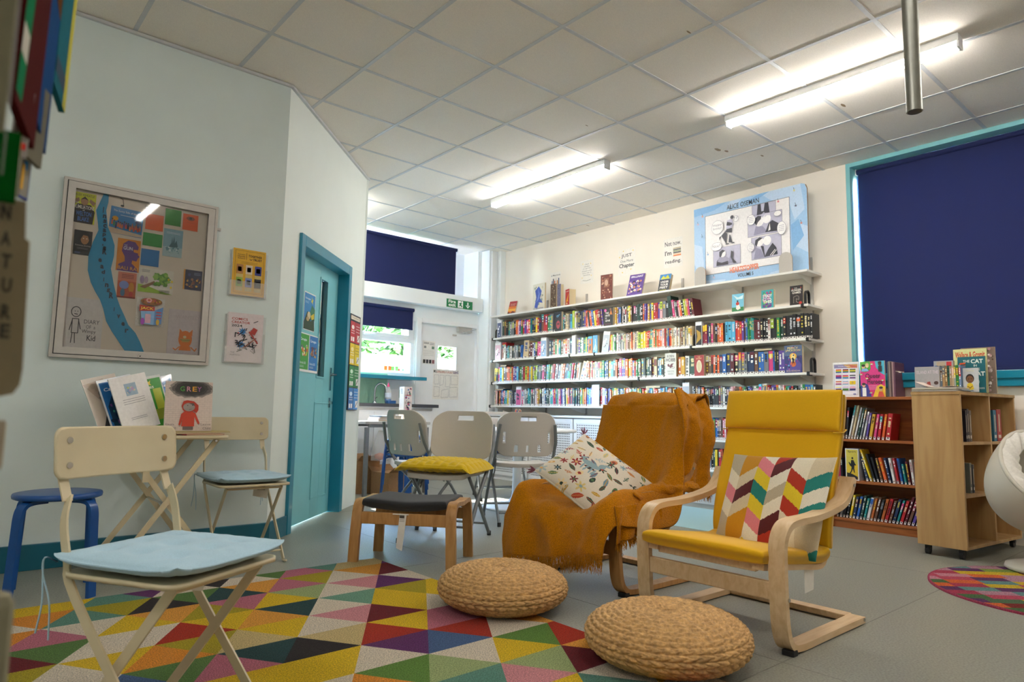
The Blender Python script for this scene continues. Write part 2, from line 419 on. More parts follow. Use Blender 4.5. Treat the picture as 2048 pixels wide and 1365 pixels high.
h = MB(); ebox(h, 1.235, 1.265, N1, N1+.008, .86, .94, 'chrome'); h.tube([hp(1.25, N1, .90), hp(1.25, N1+.03, .90)], .012, 'chrome'); h.build('lock', leaf, world=True)

# ---- wall C (window, fire door, clerestory) at y = 7.15
w = MB()
w.box(2.97, YC, 0, 4.58, YC+.25, 1.26, 'wall_white')
w.box(2.97, YC, 1.97, 4.58, YC+.25, 2.18, 'wall_white')
w.box(2.97, YC, 1.26, 3.0, YC+.25, 1.97, 'wall_white')
w.box(4.56, YC, 1.26, 4.58, YC+.25, 1.97, 'wall_white')
w.box(4.58, YC, 2.02, 5.60, YC+.25, 2.18, 'wall_white')
w.box(5.60, YC, 0, XA, YC+.25, 2.18, 'wall_white')
w.box(2.97, YC-.12, 2.18, 5.54, YC+.25, 2.36, 'wall_white')
w.box(2.97, 7.42, 2.36, XA, 7.5, 2.44, 'wall_white'); w.box(4.86, 7.42, 2.44, XA, 7.5, CE, 'wall_white')
w.box(2.97, 7.42, 2.97, 4.86, 7.5, CE, 'wall_white')
w.box(5.50, YC-.05, 2.36, 5.56, 7.45, CE, 'wall_white')
struct('wall_far', w)
w = MB(); w.box(5.56, 6.93, 0, XA, YC, CE, 'wall_white'); w.box(5.70, 6.86, 0, XA, 6.95, CE, 'wall_white')
struct('wall_corner', w, bevel=.004)
t = MB(); t.box(5.585, 6.90, .0, 5.64, 6.93, CE-.01, 'pvc_white'); struct('trim_4', t, bevel=.004)
# window 1
w1 = MB()
def frame_rect(mb, x0, x1, z0, z1, y0, y1, th, mat='pvc_white'):
    mb.box(x0, y0, z0, x0+th, y1, z1, mat); mb.box(x1-th, y0, z0, x1, y1, z1, mat)
    mb.box(x0+th, y0, z0, x1-th, y1, z0+th, mat); mb.box(x0+th, y0, z1-th, x1-th, y1, z1, mat)
frame_rect(w1, 3.0, 4.56, 1.26, 1.97, YC+.01, YC+.08, .05)
w1.box(3.0, YC, 1.685, 4.56, YC+.09, 1.735, 'pvc_white')
frame_rect(w1, 3.05, 4.51, 1.735, 1.92, YC-.0, YC+.06, .045)
win = struct('window_1', w1, bevel=.004)
h = MB(); h.tube([(3.98, YC-.0, 1.76), (3.98, YC-.03, 1.755), (3.93, YC-.035, 1.752), (3.84, YC-.03, 1.748)], .008, 'pvc_white'); h.box(3.96, YC-.008, 1.742, 4.02, YC, 1.772, 'pvc_white'); h.build('window_handle', win)
MB().box(3.05, YC+.04, 1.31, 4.51, YC+.045, 1.685, 'glass').build('pane', win)
MB().box(3.095, YC+.03, 1.78, 4.465, YC+.035, 1.875, 'glass').build('pane', win)
sl = MB(); sl.prism([(2.97, YC), (4.50, YC), (4.60, YC-.20), (4.60, YC-.24), (2.97, YC-.24)], (0, 0, 1.215), (1, 0, 0), (0, 1, 0), UP, .04, 'teal_gloss')
sl.build('window_sill', win, bevel=.006)
st = MB()
for i, c_ in enumerate(('#e8752c', '#f07a3a', '#7fc86a', '#8bd07a', '#d8453a', '#6fc1a0')):
    x = 4.16+i*.05+(i % 2)*.006; st.box(x, YC+.0385, 1.33, x+(.045 if i < 4 else .025), YC+.0395, 1.33+(.055 if i < 4 else .03), 'ink', c_)
st.build('sticker', win)
# window 2 : clerestory behind the upper blind
w2 = MB(); frame_rect(w2, 2.98, 4.86, 2.44, 2.97, 7.43, 7.49, .045); w2.box(4.0, 7.43, 2.44, 4.05, 7.49, 2.97, 'pvc_white')
win2 = struct('window_2', w2); MB().box(3.02, 7.455, 2.48, 4.82, 7.46, 2.93, 'glass').build('pane', win2)

# door 2 : white fire exit door
d2 = thing('door_2', 'white fire exit door with small square pane', 'door', (5.09, YC, 0), 0); d2['kind'] = 'structure'; del d2['category']
f = MB(); f.box(4.58, YC-.02, 0, 4.645, YC+.1, 2.02, 'pvc_white'); f.box(5.535, YC-.02, 0, 5.60, YC+.1, 2.02, 'pvc_white'); f.box(4.645, YC-.02, 1.965, 5.535, YC+.1, 2.02, 'pvc_white')
f.build('frame', d2, world=True, bevel=.004)
l = MB(); X0, X1 = 4.648, 5.532
l.box(X0, YC+.03, .006, 4.93, YC+.07, 1.962, 'white_paint'); l.box(5.225, YC+.03, .006, X1, YC+.07, 1.962, 'white_paint')
l.box(4.93, YC+.03, .006, 5.225, YC+.07, 1.39, 'white_paint'); l.box(4.93, YC+.03, 1.69, 5.225, YC+.07, 1.962, 'white_paint')
frame_rect(l, 4.91, 5.245, 1.37, 1.71, YC+.02, YC+.03, .02, 'white_paint')
lf = l.build('door_leaf', d2, world=True)
MB().box(4.93, YC+.045, 1.39, 5.225, YC+.05, 1.69, 'glass').build('pane', lf, world=True)
h = MB(); h.box(5.22, YC-.03, 1.90, 5.44, YC+.03, 1.96, 'alu_frame'); h.tube([(5.30, YC-.03, 1.90), (5.30, YC-.05, 1.885), (5.50, YC-.04, 1.95)], .006, 'chrome'); h.build('door_closer', d2, world=True)
h = MB(); h.box(5.16, YC+.015, 1.84, 5.22, YC+.03, 1.86, 'alu_frame'); h.build('latch', d2, world=True)
h = MB(); h.box(5.548, YC-.028, 0.2, 5.585, YC-.02, 1.93, 'white_paint'); h.box(5.56, YC-.032, 1.7, 5.575, YC-.028, 1.71, 'strip_dark'); h.build('finger_guard', d2, world=True)

# ---- wall A (book shelves, big blind)
w = MB(); w.box(XA, 2.365, 0, XA+.3, YC+.3, CE, 'wall_cream'); w.box(XA, RY0, 0, XA+.3, 2.365, 1.10, 'wall_cream'); w.box(XA, RY0-.1, 1.10, XA+.3, -1.6, CE, 'wall_cream')
struct('wall_right', w)
w3 = MB(); w3.box(XA, 2.33, 1.10, XA+.3, 2.364, CE, 'reveal_aqua'); w3.box(XA, -1.6, 2.99, XA+.3, 2.33, CE-.001, 'reveal_aqua')
w3.box(XA+.22, -1.6, 1.22, XA+.28, 2.33, 1.28, 'pvc_white'); w3.box(XA+.22, -1.6, 2.93, XA+.28, 2.33, 2.99, 'pvc_white')
for y in (2.27, 1.0, -.3, -1.6): w3.box(XA+.22, y, 1.28, XA+.28, y+.06, 2.93, 'pvc_white')
win3 = struct('window_3', w3); MB().box(XA+.25, -1.55, 1.28, XA+.255, 2.28, 2.93, 'glass').build('pane', win3)
s3 = MB(); s3.box(5.792, -1.6, 1.09, XA+.28, 2.335, 1.156, 'teal_gloss'); s3.box(5.72, -1.6, 1.155, XA+.22, 2.355, 1.215, 'teal_gloss'); s3.box(5.735, -1.6, 1.10, 5.78, 2.345, 1.16, 'teal_gloss'); s3.build('window_sill', win3, bevel=.006)

# outside
go = MB(); go.box(-3, 7.75, -.12, 14, 22, -.1, 'ground_out'); struct('ground', go)
go = MB(); go.box(6.35, -8, -.12, 14, 7.74, -.1, 'ground_out'); struct('ground_side', go)
random.seed(3)
def fence(label, a, b, n, z1):
    a, b = Vector(a), Vector(b); d = (b-a); L = d.length; d.normalize(); nn = Vector((-d.y, d.x, 0)); rz = math.atan2(d.y, d.x)
    t_ = thing('wooden_fence', label, 'fence', a, rz, None)
    for i in range(n):
        x = (i+.5)*L/n; hh = z1+random.uniform(-.012, .012); hw = L/n/2-.006
        MB().box(x-hw, -.012, -.1, x+hw, .012, hh, 'fence_wood').build('board', t_)
    MB().box(0, .012, .3, L, .05, .38, 'fence_wood').box(0, .012, 1.3, L, .05, 1.38, 'fence_wood').build('rail', t_)
    return t_
fence('sunlit pale timber fence running across outside the window', (4.3, 9.3, 0), (8.5, 9.0, 0), 30, 1.72)
fence('pale timber fence section returning towards the house outside', (2.6, 8.7, 0), (4.25, 9.32, 0), 11, 1.60)
def bush(name, label, cat, c, r, n, lr, trunk=None):
    t_ = thing(name, label, cat, (c[0], c[1], -.1))
    mb = MB(); rnd = random.Random(hash(label) % 999 if False else len(label))
    for i in range(n):
        while True:
            p = Vector((rnd.uniform(-1, 1), rnd.uniform(-1, 1), rnd.uniform(-1, 1)))
            if .55 < p.length < 1: break
        q = Vector((p.x*r[0], p.y*r[1], p.z*r[2]+c[2])); a = Vector((rnd.uniform(-1, 1), rnd.uniform(-1, 1), rnd.uniform(-.6, .6))).normalized(); b = a.cross(Vector((rnd.uniform(-1, 1), rnd.uniform(-1, 1), 1))).normalized()
        l_ = lr*rnd.uniform(.6, 1.3)
        mb.add([q-a*l_, q+b*l_*.45, q+a*l_, q-b*l_*.45], [(0, 1, 2, 3)], 'leaf')
    mb.build('foliage', t_)
    MB().tube([(0, 0, 0), (.05, 0, c[2]*.5), (0, .05, c[2])], [.09, .07, .04], 'oak').build('trunk', t_)
bush('tree', 'leafy green tree behind the timber fence, filling the window top', 'tree', (6.2, 10.9, 2.0), (1.7, .8, 1.6), 6500, .14)
bush('tree', 'green bushy tree beyond the fence corner', 'tree', (3.3, 11.2, 2.0), (1.15, .9, 1.6), 4500, .14)
bush('tree', 'tall green tree beyond the far end of the fence', 'tree', (9.2, 11.9, 2.3), (1.3, 1.0, 1.9), 4200, .15)
# ================================================================== lights on the ceiling
def strip_light(label, x, y0, y1):
    t_ = thing('ceiling_light', label, 'ceiling light', (x, (y0+y1)/2, CE), 0, 'linear ceiling lights')
    L2 = (y1-y0)/2
    MB().box(-.041, -L2, -.047, .041, L2, 0, 'pvc_white').build('housing', t_, bevel=.004)
    g_ = MB(); pts = [(-.031, -.045), (.031, -.045), (.031, -.066), (.022, -.078), (-.022, -.078), (-.031, -.066)]
    g_.prism(pts, (0, -L2+.012, 0), (1, 0, 0), (0, 0, 1), (0, 1, 0), 2*L2-.024, 'lamp_glow'); g_.build('diffuser', t_)
    for s_ in (-1, 1): MB().box(-.035, s_*L2-.012*(s_ > 0), -.082, .035, s_*L2+.012*(s_ < 0), -.045, 'pvc_white').build('end_cap', t_)
    return t_
strip_light('lit slim ceiling light over the far book shelves', 4.24, 3.70, 5.24)
strip_light('lit slim ceiling light close to the big navy blind', 4.24, 1.08, 2.55)
strip_light('lit slim ceiling light behind the viewpoint by the window wall', 4.24, -1.55, -.1)
strip_light('lit slim ceiling light above the rug, mirrored in the notice board glass', 1.65, .02, 1.0)
strip_light('lit slim ceiling light over the back of the room', -.95, .25, 1.75)  # extra lamp added out of view to lift the sage wall
strip_light('lit slim ceiling light in the nook over the kitchen counter', 3.06, 6.1, 7.0)  # unseen lamp, added behind the corner so nook and far ceiling get brighter
# metal pole hanging from ceiling
pl = thing('suspended_pole', 'grey metal tube hanging down from the ceiling', 'pole', (2.235, .70, CE))
MB().lathe([(.0225, 0), (.0225, -1.225)], 'brushed', n=28).lathe([(.019, -1.227), (.019, -1.2)], 'strip_dark', n=20).build('tube', pl)
MB().lathe([(.05, -.012), (.05, 0)], 'brushed', n=28).build('ceiling_flange', pl)
# ================================================================== wall shelving along the cream wall
SHZ = [2.10, 1.805, 1.516, 1.228, .934, .635, .358]
ORD = ['top', 'second', 'third', 'fourth', 'fifth', 'sixth', 'lowest']
YL, YR = 6.82, 2.585
BKT = [2.68, 3.35, 4.02, 4.69, 5.36, 6.03, 6.70]
for i, z in enumerate(SHZ):
    yl = YL if i < 5 else 4.45
    t_ = thing('wall_shelf', 'long white wall shelf, %s of seven on the book wall' % ORD[i], 'shelf', (5.66, (yl+YR)/2, z-.02), 0, 'white wall shelves on brackets')
    MB().box(5.50, YR-(.0 if i else .0), z-.02, 5.775, yl, z, 'shelf_white').build('board', t_, world=True, bevel=.002)
    for y in BKT:
        if y < yl:
            b = MB(); b.prism([(5.775, z-.02), (5.775, z-.085), (5.755, z-.085), (5.535, z-.032), (5.535, z-.02)], (0, y-.002, 0), (1, 0, 0), UP, (0, 1, 0), .004, 'shelf_white')
            b.build('bracket', t_, world=True)
for y in BKT:
    o = tag(MB().box(XA-.014, y-.0125, .25 if y < 4.5 else .84, XA, y+.0125, 2.26, 'alu_frame').build('shelf_upright'), 'slotted metal upright strip behind the book shelves, %.0f cm from the wide end' % ((y-YR)*100), 'shelf upright', 'slotted shelf uprights')
    o['label'] = 'slotted metal upright strip on the book wall, %s bracket line from the blind' % ('first', 'second', 'third', 'fourth', 'fifth', 'sixth', 'seventh')[BKT.index(y)]

PAL = dict(k='#1d1e24', g='#73767d', w='#dad8d6', c='#cdb994', r='#b5222b', m='#5d1b28', o='#dd5f28', y='#e5c526', Y='#c99b2c', l='#a8c53a', G='#2c8048', t='#218a8c', b='#2961ae', B='#1f3158', s='#55aed6',
           p='#cf3f7c', P='#dcaab0', v='#5c4596', n='#6a4937', d='#26453d', O='#b5602a', U='#8b1c38')
NAM = dict(k='black', g='grey', w='white', c='cream', r='red', m='maroon', o='orange', y='yellow', Y='gold', l='lime', G='green', t='teal', b='blue', B='navy', s='sky blue', p='magenta', P='pale pink', v='violet', n='brown', d='dark green', O='rust', U='yellow and maroon')
rnd = random.Random(11)
def spine_book(mb, w, h, d, col, seed, axis=1, strip=True, label=True):
    """book with spine at x=0 facing -x, thickness along y (w), height z, depth +x"""
    rr = random.Random(seed); ct = min(.0022, w*.12)
    mb.box(0, -w/2, 0, .002, w/2, h, 'ink', col)
    mb.box(0.002, -w/2, 0, d, -w/2+ct, h, 'ink', col); mb.box(0.002, w/2-ct, 0, d, w/2, h, 'ink', col)
    mb.box(0.002, -w/2+ct, .003, d-.004, w/2-ct, h-.004, 'page')
    a = Art(mb, (0, w/2, 0), (0, -1, 0), (0, 0, 1), w, h)
    if strip:
        tc = rr.choice(['#f1efe8', '#e8d9a8', '#f5f5f5', '#101014', '#d8c23c', '#c8ccd4']) if col not in ('#dad8d6', '#cdb994') else rr.choice(['#40424a', '#8a2430', '#2a4a86', '#27614a'])
        if rr.random() < .3: a.r(0, rr.uniform(.55, .75), 1, rr.uniform(.85, 1), rr.choice(list(PAL.values())))
        y = .9
        for q in range(rr.randint(5, 9)):
            l = rr.uniform(.02, .07)
            if y-l < .3: break
            if rr.random() < .8: a.r(.3-rr.uniform(0, .1), y-l, .68+rr.uniform(0, .1), y, tc); a.k -= a.step
            y -= l+.014
        a.up()
        if rr.random() < .4: a.e(.5, .24, .25, .25*w/h, tc, 8)
    if label: a.r(.04, .012, .96, .115, '#e6e2de'); a.r(.28, .06, .72, .105, '#3a2224')
    return mb

def cover_book(mb, w, h, t, art, spine='#d8d2c4'):
    """face-out book: cover in the yz plane facing -x, width along -y, thickness +x"""
    mb.box(0, -w/2, 0, .002, w/2, h, 'ink', spine); mb.box(t-.002, -w/2, 0, t, w/2, h, 'ink', spine)
    mb.box(.002, w/2-.002, 0, t-.002, w/2, h, 'ink', spine); mb.box(.002, -w/2+.004, .003, t-.002, w/2-.002, h-.003, 'page')
    a = Art(mb, (0, w/2, 0), (0, -1, 0), (0, 0, 1), w, h); art(a); return mb

def flowerish(a, seed, cols, n, r0=.03, r1=.09, x0=0, y0=0, x1=1, y1=1):
    rr = random.Random(seed); asp = a.w/a.h
    for i in range(n):
        cx, cy, r = rr.uniform(x0+r1, x1-r1), rr.uniform(y0+r1*asp, y1-r1*asp), rr.uniform(r0, r1); k = rr.randint(5, 9)
        a.poly([(cx+r*rr.uniform(.5, 1)*math.cos(2*PI*q/k), cy+asp*r*rr.uniform(.5, 1)*math.sin(2*PI*q/k)) for q in range(k)], rr.choice(cols)); a.k -= a.step*.7
    a.up()

BOOKS = []   # (area, maker) wall books with spines, sorted later
ROWS = {
 2:(1.805,[(6.704,6.614,'#div_pc',.235,0),(6.607,6.536,'dn',.225,0),(6.536,6.339,'kktgggkk',.20,0),(6.339,6.077,'oPvGrvpo',.20,0),(6.077,5.984,'tBk',.20,0),(5.984,5.874,'yrB',.205,0),(5.874,5.832,'n',.235,0),(5.832,5.673,'rrGtg',.22,0),(5.664,5.627,'k',.235,0),(5.624,5.516,'@skull',.235,0),(5.508,5.369,'tkccgs',.20,0),(5.358,5.328,'l',.225,0),(5.326,5.245,'wgB',.21,0),(5.239,5.123,'kBBvo',.21,0),(5.118,4.881,'Pkobyrrmv',.205,-0.16),(4.874,4.723,'@hate',.20,0),(4.717,4.696,'Y',.20,0),(4.693,4.636,'wvb',.195,0),(4.635,4.560,'kwkkw',.195,0),(4.559,4.485,'gnyn',.195,0),(4.484,4.342,'kkkddk',.195,0),(4.341,4.256,'obvvYY',.19,0),(4.253,4.207,'vyy',.19,0),(4.206,4.156,'rr',.19,0),(4.155,4.016,'vPgk',.195,0),(4.012,3.969,'d',.235,-0.12),(3.963,3.719,'pwkPoklYpkm',.19,-0.14)]),
 3:(1.516,[(6.742,6.617,'#div_p',.235,0),(6.612,6.536,'r',.235,0),(6.594,6.208,'nwktdwkgwgkkb',.175,0),(6.203,6.108,'c',.22,0.1),(6.104,5.878,'nmwbkpp',.19,0),(5.874,5.767,'#div_b',.235,0),(5.738,5.359,'BdrGPtnwrwB',.195,0),(5.355,5.291,'#div_w',.225,0),(5.282,5.095,'gvGwtlb',.195,0),(5.091,5.028,'@orange',.195,0),(5.024,4.948,'@sky',.20,0),(4.905,4.804,'#div_g',.235,0.15),(4.804,4.589,'bolwGkwwgwg',.195,0),(4.586,4.405,'cPncocPgc',.195,0),(4.401,4.285,'lyyo',.195,0),(4.285,4.125,'rGtcoGoo',.20,0),(4.125,3.970,'oPwrcbroc',.20,0),(3.967,3.747,'cwcwcncgcwc',.20,0),(3.706,3.628,'#div_k',.235,0),(3.627,3.582,'UU',.20,0),(3.580,3.516,'vdp',.20,0),(3.514,3.454,'nkO',.20,0),(3.452,3.387,'ook',.20,0),(3.386,3.288,'sss',.205,0),(3.286,3.199,'rorv',.205,0),(3.197,3.102,'nbGGtt',.22,0),(3.100,3.039,'mm',.205,0),(3.038,2.946,'kkkw',.205,0),(2.945,2.886,'kk',.205,0),(2.885,2.804,'Gdk',.205,0),(2.803,2.614,'kkkkkk',.21,0),(2.613,2.575,'kk',.21,0)]),
 4:(1.228,[(6.751,6.603,'ykps',.195,0),(6.598,6.384,'ynnooGo',.20,0),(6.380,6.196,'vvsnGg',.19,0),(6.196,6.083,'rlo',.19,0),(6.078,5.940,'sybll',.19,0),(5.940,5.761,'kgkpms',.195,0.05),(5.761,5.588,'GGnrwm',.195,0.1),(5.588,5.380,'gcokBtG',.195,0.14),(5.376,5.249,'prkkow',.195,0.14),(5.239,5.137,'cc',.22,0.3),(5.129,4.931,'kocrcwgc',.20,0),(4.927,4.744,'tGbBYs',.20,0),(4.741,4.575,'kokpvv',.21,0),(4.572,4.482,'oyo',.21,0),(4.479,4.368,'brGGn',.19,0),(4.365,4.202,'gkddkm',.205,0),(4.199,4.164,'c',.22,0),(4.158,4.058,'Bskw',.20,0),(4.054,3.919,'@hobb',.235,0),(3.911,3.786,'OYw',.20,0),(3.783,3.717,'d',.20,0),(3.713,3.608,'@oval',.20,0),(3.605,3.569,'n',.20,0),(3.565,3.455,'nkoko',.20,0),(3.453,3.258,'BbBmk',.205,0),(3.257,3.145,'gggB',.205,0),(3.144,3.068,'Bn',.20,0),(3.067,3.013,'bb',.205,0),(3.012,2.930,'gp',.20,0),(2.929,2.874,'bkkk',.205,0),(2.873,2.818,'vv',.205,0),(2.816,2.657,'@percy',.235,0)]),
 5:(0.934,[(6.751,6.314,'wcPPkonbbrtstywgggkkk',.19,0),(6.312,6.207,'#div_pink',.235,0),(6.204,6.099,'pwggk',.20,0),(6.099,5.927,'ttwkgwP',.21,0),(5.925,5.727,'YnkkwwBdd',.21,-0.05),(5.724,5.567,'wtttprbGw',.20,-0.04),(5.564,5.390,'rpvvwgbyor',.20,-0.04),(5.388,5.208,'krkktkkkl',.20,0),(5.208,5.048,'GYoobbsv',.20,0),(5.043,4.928,'#div_w',.235,0),(4.944,4.859,'krww',.20,0),(4.858,4.703,'vmvboGGy',.19,0),(4.701,4.599,'GrBswb',.19,0),(4.597,4.443,'YroPPwtcs',.19,0),(4.441,4.352,'gbyrGc',.19,0),(4.350,4.300,'rr',.19,0),(4.298,4.161,'ccbscro',.185,0),(4.159,4.089,'wwbs',.19,0),(4.088,3.956,'PBsnrcnnY',.19,0),(3.955,3.868,'srbrwPr',.19,0),(3.860,3.775,'#div_g',.235,0),(3.752,3.670,'wknnB',.20,0),(3.686,3.623,'ggo',.19,0),(3.622,3.466,'kkkkkkkkk',.185,0),(3.465,3.339,'mgwkBg',.19,0),(3.338,3.130,'PPnnoggkgv',.185,0),(3.129,3.065,'gwG',.19,0),(3.063,2.988,'sww',.21,0),(2.986,2.881,'rmvvo',.19,0),(2.880,2.754,'wwPrGtbr',.19,0),(2.753,2.671,'kdkgw',.19,0),(2.670,2.556,'Gbbsk',.19,0)]),
 6:(0.635,[(3.686,3.287,'drlyGrtbGbBnnrPrvskw',.20,0),(3.131,2.872,'rkgb',.20,0)]),
 7:(0.358,[(3.628,3.308,'kwkgkdykrrkgwngk',.19,0),(3.137,2.879,'rkgb',.19,0)]),
}
LAND = {2: 'black bookend end of the second shelf', 3: '', 4: '', 5: ''}
def art_skull(a): a.r(0, 0, 1, 1, '#23262f'); a.e(.5, .35, .3, .2, '#a8424c'); a.e(.4, .38, .08, .05, '#23262f'); a.e(.6, .38, .08, .05, '#23262f'); a.r(.42, .14, .58, .2, '#a8424c'); a.line([(.25, .78), (.75, .84)], .03, '#6fb6d8'); a.line([(.3, .72), (.6, .76)], .02, '#6fb6d8')
def art_hate(a):
    a.r(0, 0, 1, 1, '#232226'); a.e(.2, .86, .12, .08, '#ea5fa4')
    for i, s_ in enumerate(('THE', 'HATE', 'U', 'GIVE')): a.t(s_, .2, .66-i*.14, .2+(.36, .46, .14, .5)[i], .76-i*.14, '#f3efe8', .02)
    a.poly([(.62, .62), (.95, .6), (.8, .88)], '#c9783a'); a.e(.75, .9, .1, .06, '#8a5a3c'); a.t('Angie Thomas', .15, .07, .8, .12, '#c04a7c')
def art_orange(a): a.r(0, 0, 1, 1, '#d56b2c'); a.e(.45, .3, .22, .13, '#1b1b20'); a.e(.6, .42, .1, .08, '#1b1b20'); a.r(0, .85, 1, 1, '#3a9fd0'); a.r(.3, .55, .7, .8, '#2f7fb8')
def art_sky(a): a.r(0, 0, 1, 1, '#4c97d0'); a.e(.6, .3, .25, .2, '#8fc4e6'); a.line([(.25, .2), (.6, .55), (.5, .8)], .04, '#e7f2fa')
def art_hobb(a):
    a.r(0, 0, 1, 1, '#d3d0cc'); a.t('ROBIN', .18, .82, .82, .93, '#55424a', .01); a.t('HOBB', .08, .64, .92, .79, '#4a343e', .015)
    a.poly([(.2, .52), (.35, .56), (.42, .47), (.55, .55), (.8, .57), (.66, .49), (.72, .42), (.55, .4), (.45, .36), (.4, .43), (.25, .44)], '#6e3544'); a.line([(.5, .38), (.8, .35), (.86, .4), (.78, .43)], .012, '#6e3544')
    a.t('DRAGON', .2, .2, .8, .27, '#7c7478'); a.t('HAVEN', .26, .09, .74, .16, '#7c7478')
def art_oval(a): a.r(0, 0, 1, 1, '#9e3338'); a.e(.5, .46, .28, .3, '#d9cdb6', 24); a.e(.5, .46, .2, .24, '#c9b996', 20); a.t('THE', .35, .88, .62, .93, '#e8c98c'); a.t('SECRET', .2, .8, .8, .86, '#e8c98c')
def art_percy(a):
    a.r(0, 0, 1, 1, '#3a3f78'); a.r(0, .62, 1, 1, '#5a6a8c'); a.poly([(.1, .1), (.5, .75), (.95, .3), (.9, .05), (.1, .05)], '#5b4f9c'); a.e(.5, .6, .2, .12, '#e9b24c'); a.e(.5, .5, .12, .2, '#f2dd9a'); a.e(.5, .32, .16, .1, '#d8703c')
    flowerish(a, 4, ['#e0568c', '#6fb0d8', '#8a3f8c', '#2a2c58'], 26, .02, .07); a.poly([(.44, .28), (.47, .45), (.42, .52), (.5, .56), (.6, .46), (.53, .44), (.58, .28), (.51, .4)], '#1e2340')
    a.t('PERCY', .2, .86, .8, .94, '#e7d28c', .01); a.t('JACKSON', .08, .76, .92, .85, '#e7d28c', .01); a.t('RICK RIORDAN', .12, .04, .88, .1, '#d8c48a')
FACE = {'@skull': ('dark face-out novel with red skull picture', .11, .195, .03, art_skull), '@hate': ('black face-out novel with big white title and pink dot', .135, .205, .03, art_hate),
 '@orange': ('orange and blue picture cover book between spines', .06, .195, .03, art_orange), '@sky': ('sky blue picture cover book beside the orange one', .07, .205, .025, art_sky),
 '@hobb': ('pale face-out novel with purple dragon emblem', .13, .22, .05, art_hobb), '@oval': ('red face-out book with cream oval picture', .105, .205, .04, art_oval),
 '@percy': ('colourful face-out fantasy novel by the end loop bookend', .155, .235, .03, art_percy)}
DIV = {'#div_pc': ('#5b6488', 'dark picture'), '#div_p': ('#d9b6cc', 'pink picture'), '#div_b': ('#8fa8cc', 'pale blue picture'), '#div_w': ('#d5dae0', 'plain pale'), '#div_g': ('#a9adbb', 'grey picture'), '#div_k': ('#24242e', 'black and gold picture'), '#div_pink': ('#c85a84', 'pink figure picture')}
XS = 5.535
landmark = {2: 'the first bookend', 3: 'the pink box file', 4: 'the far end', 5: 'the far end', 6: 'the radiator casing', 7: 'the radiator casing'}
for row, (z, segs) in ROWS.items():
    lm = landmark[row]; cnt = 0
    for (y0, y1, codes, h, lean) in segs:
        yc = (y0+y1)/2; wd = abs(y0-y1)
        if codes[0] == '@':
            nm, w_, h_, t_, art = FACE[codes]
            b = cover_book(MB(), min(w_, wd*1.0), h, t_, art).build('book', loc=(XS-.012, yc, z))
            tag(b, '%s, on the %s shelf' % (nm, ORD[row-1]), 'book'); lm = 'the' if codes in ('@hate', '@skull') else 'the face-out '+{'@orange': 'orange', '@sky': 'sky blue', '@hobb': 'dragon', '@oval': 'oval', '@percy': 'fantasy'}[codes]+' book'
            if codes == '@hate': lm = 'the pink dotted black novel'
            if codes == '@skull': lm = 'the face-out skull novel'
            cnt = 0; continue
        if codes[0] == '#':
            c_, nm = DIV[codes]
            mb = MB(); hw = wd/2-.004
            mb.box(0, -hw, 0, .17, hw, h, 'ink', '#cfd0d6'); a = Art(mb, (0, hw, 0), (0, -1, 0), (0, 0, 1), 2*hw, h)
            a.r(.06, .04, .94, .96, c_); a.r(.06, .84, .94, .96, '#eceef2')
            if codes == '#div_k': a.poly([(.1, .1), (.9, .3), (.8, .55), (.15, .68), (.3, .4)], '#b8923c')
            elif codes != '#div_w': flowerish(a, len(codes)+row, ['#f2f0f4', '#3a3c50', c_], 7, .1, .28, 0, .05, 1, .75)
            o = mb.build('box_file', loc=(XS-.005, yc, z)); o.rotation_euler = (lean, 0, 0)
            tag(o, 'white library box file with %s front, %s shelf' % (nm, ORD[row-1]), 'box file')
            if codes == '#div_w' and row == 5: o['label'] = 'white box file with plain front among the low shelf books'
            if codes == '#div_g' and row == 5: o['label'] = 'grey fronted box file on the fifth shelf by the draped chair'
            lm = 'the %s box file' % {'#div_pc': 'dark', '#div_p': 'pink', '#div_b': 'pale blue', '#div_w': 'plain', '#div_g': 'grey', '#div_k': 'black', '#div_pink': 'pink'}[codes]; cnt = 0; continue
        ws = [rnd.uniform(.8, 1.2) for _ in codes]; tot = sum(ws); y = y0
        for q, cd in enumerate(codes):
            w_ = ws[q]/tot*wd; yb = y-w_/2; y -= w_; cnt += 1
            hh = h*rnd.uniform(.94, 1.03); dd = rnd.uniform(.12, .15)
            BOOKS.append((w_*hh/(yb*yb+30), row, z, yb, w_*.97, hh, dd, cd, lean, cnt, lm, rnd.uniform(0, .012)))
BOOKS.sort(key=lambda b: -b[0])
NB = 205
KEEP, REST = BOOKS[:NB], BOOKS[NB:]
ORDN = ['first', 'second', 'third', 'fourth', 'fifth', 'sixth', 'seventh', 'eighth', 'ninth', 'tenth', 'eleventh', 'twelfth', 'thirteenth', 'fourteenth', 'fifteenth', 'sixteenth', 'seventeenth', 'eighteenth', 'nineteenth', 'twentieth']
def ordn(n):
    if n <= 20: return ORDN[n-1]
    t_ = {2: 'twenty', 3: 'thirty', 4: 'forty', 5: 'fifty', 6: 'sixty', 7: 'seventy', 8: 'eighty', 9: 'ninety'}[n//10]
    return t_+'-'+ORDN[n % 10-1] if n % 10 else {30: 'thirtieth', 40: 'fortieth', 50: 'fiftieth', 60: 'sixtieth', 70: 'seventieth', 80: 'eightieth', 90: 'ninetieth'}[n]
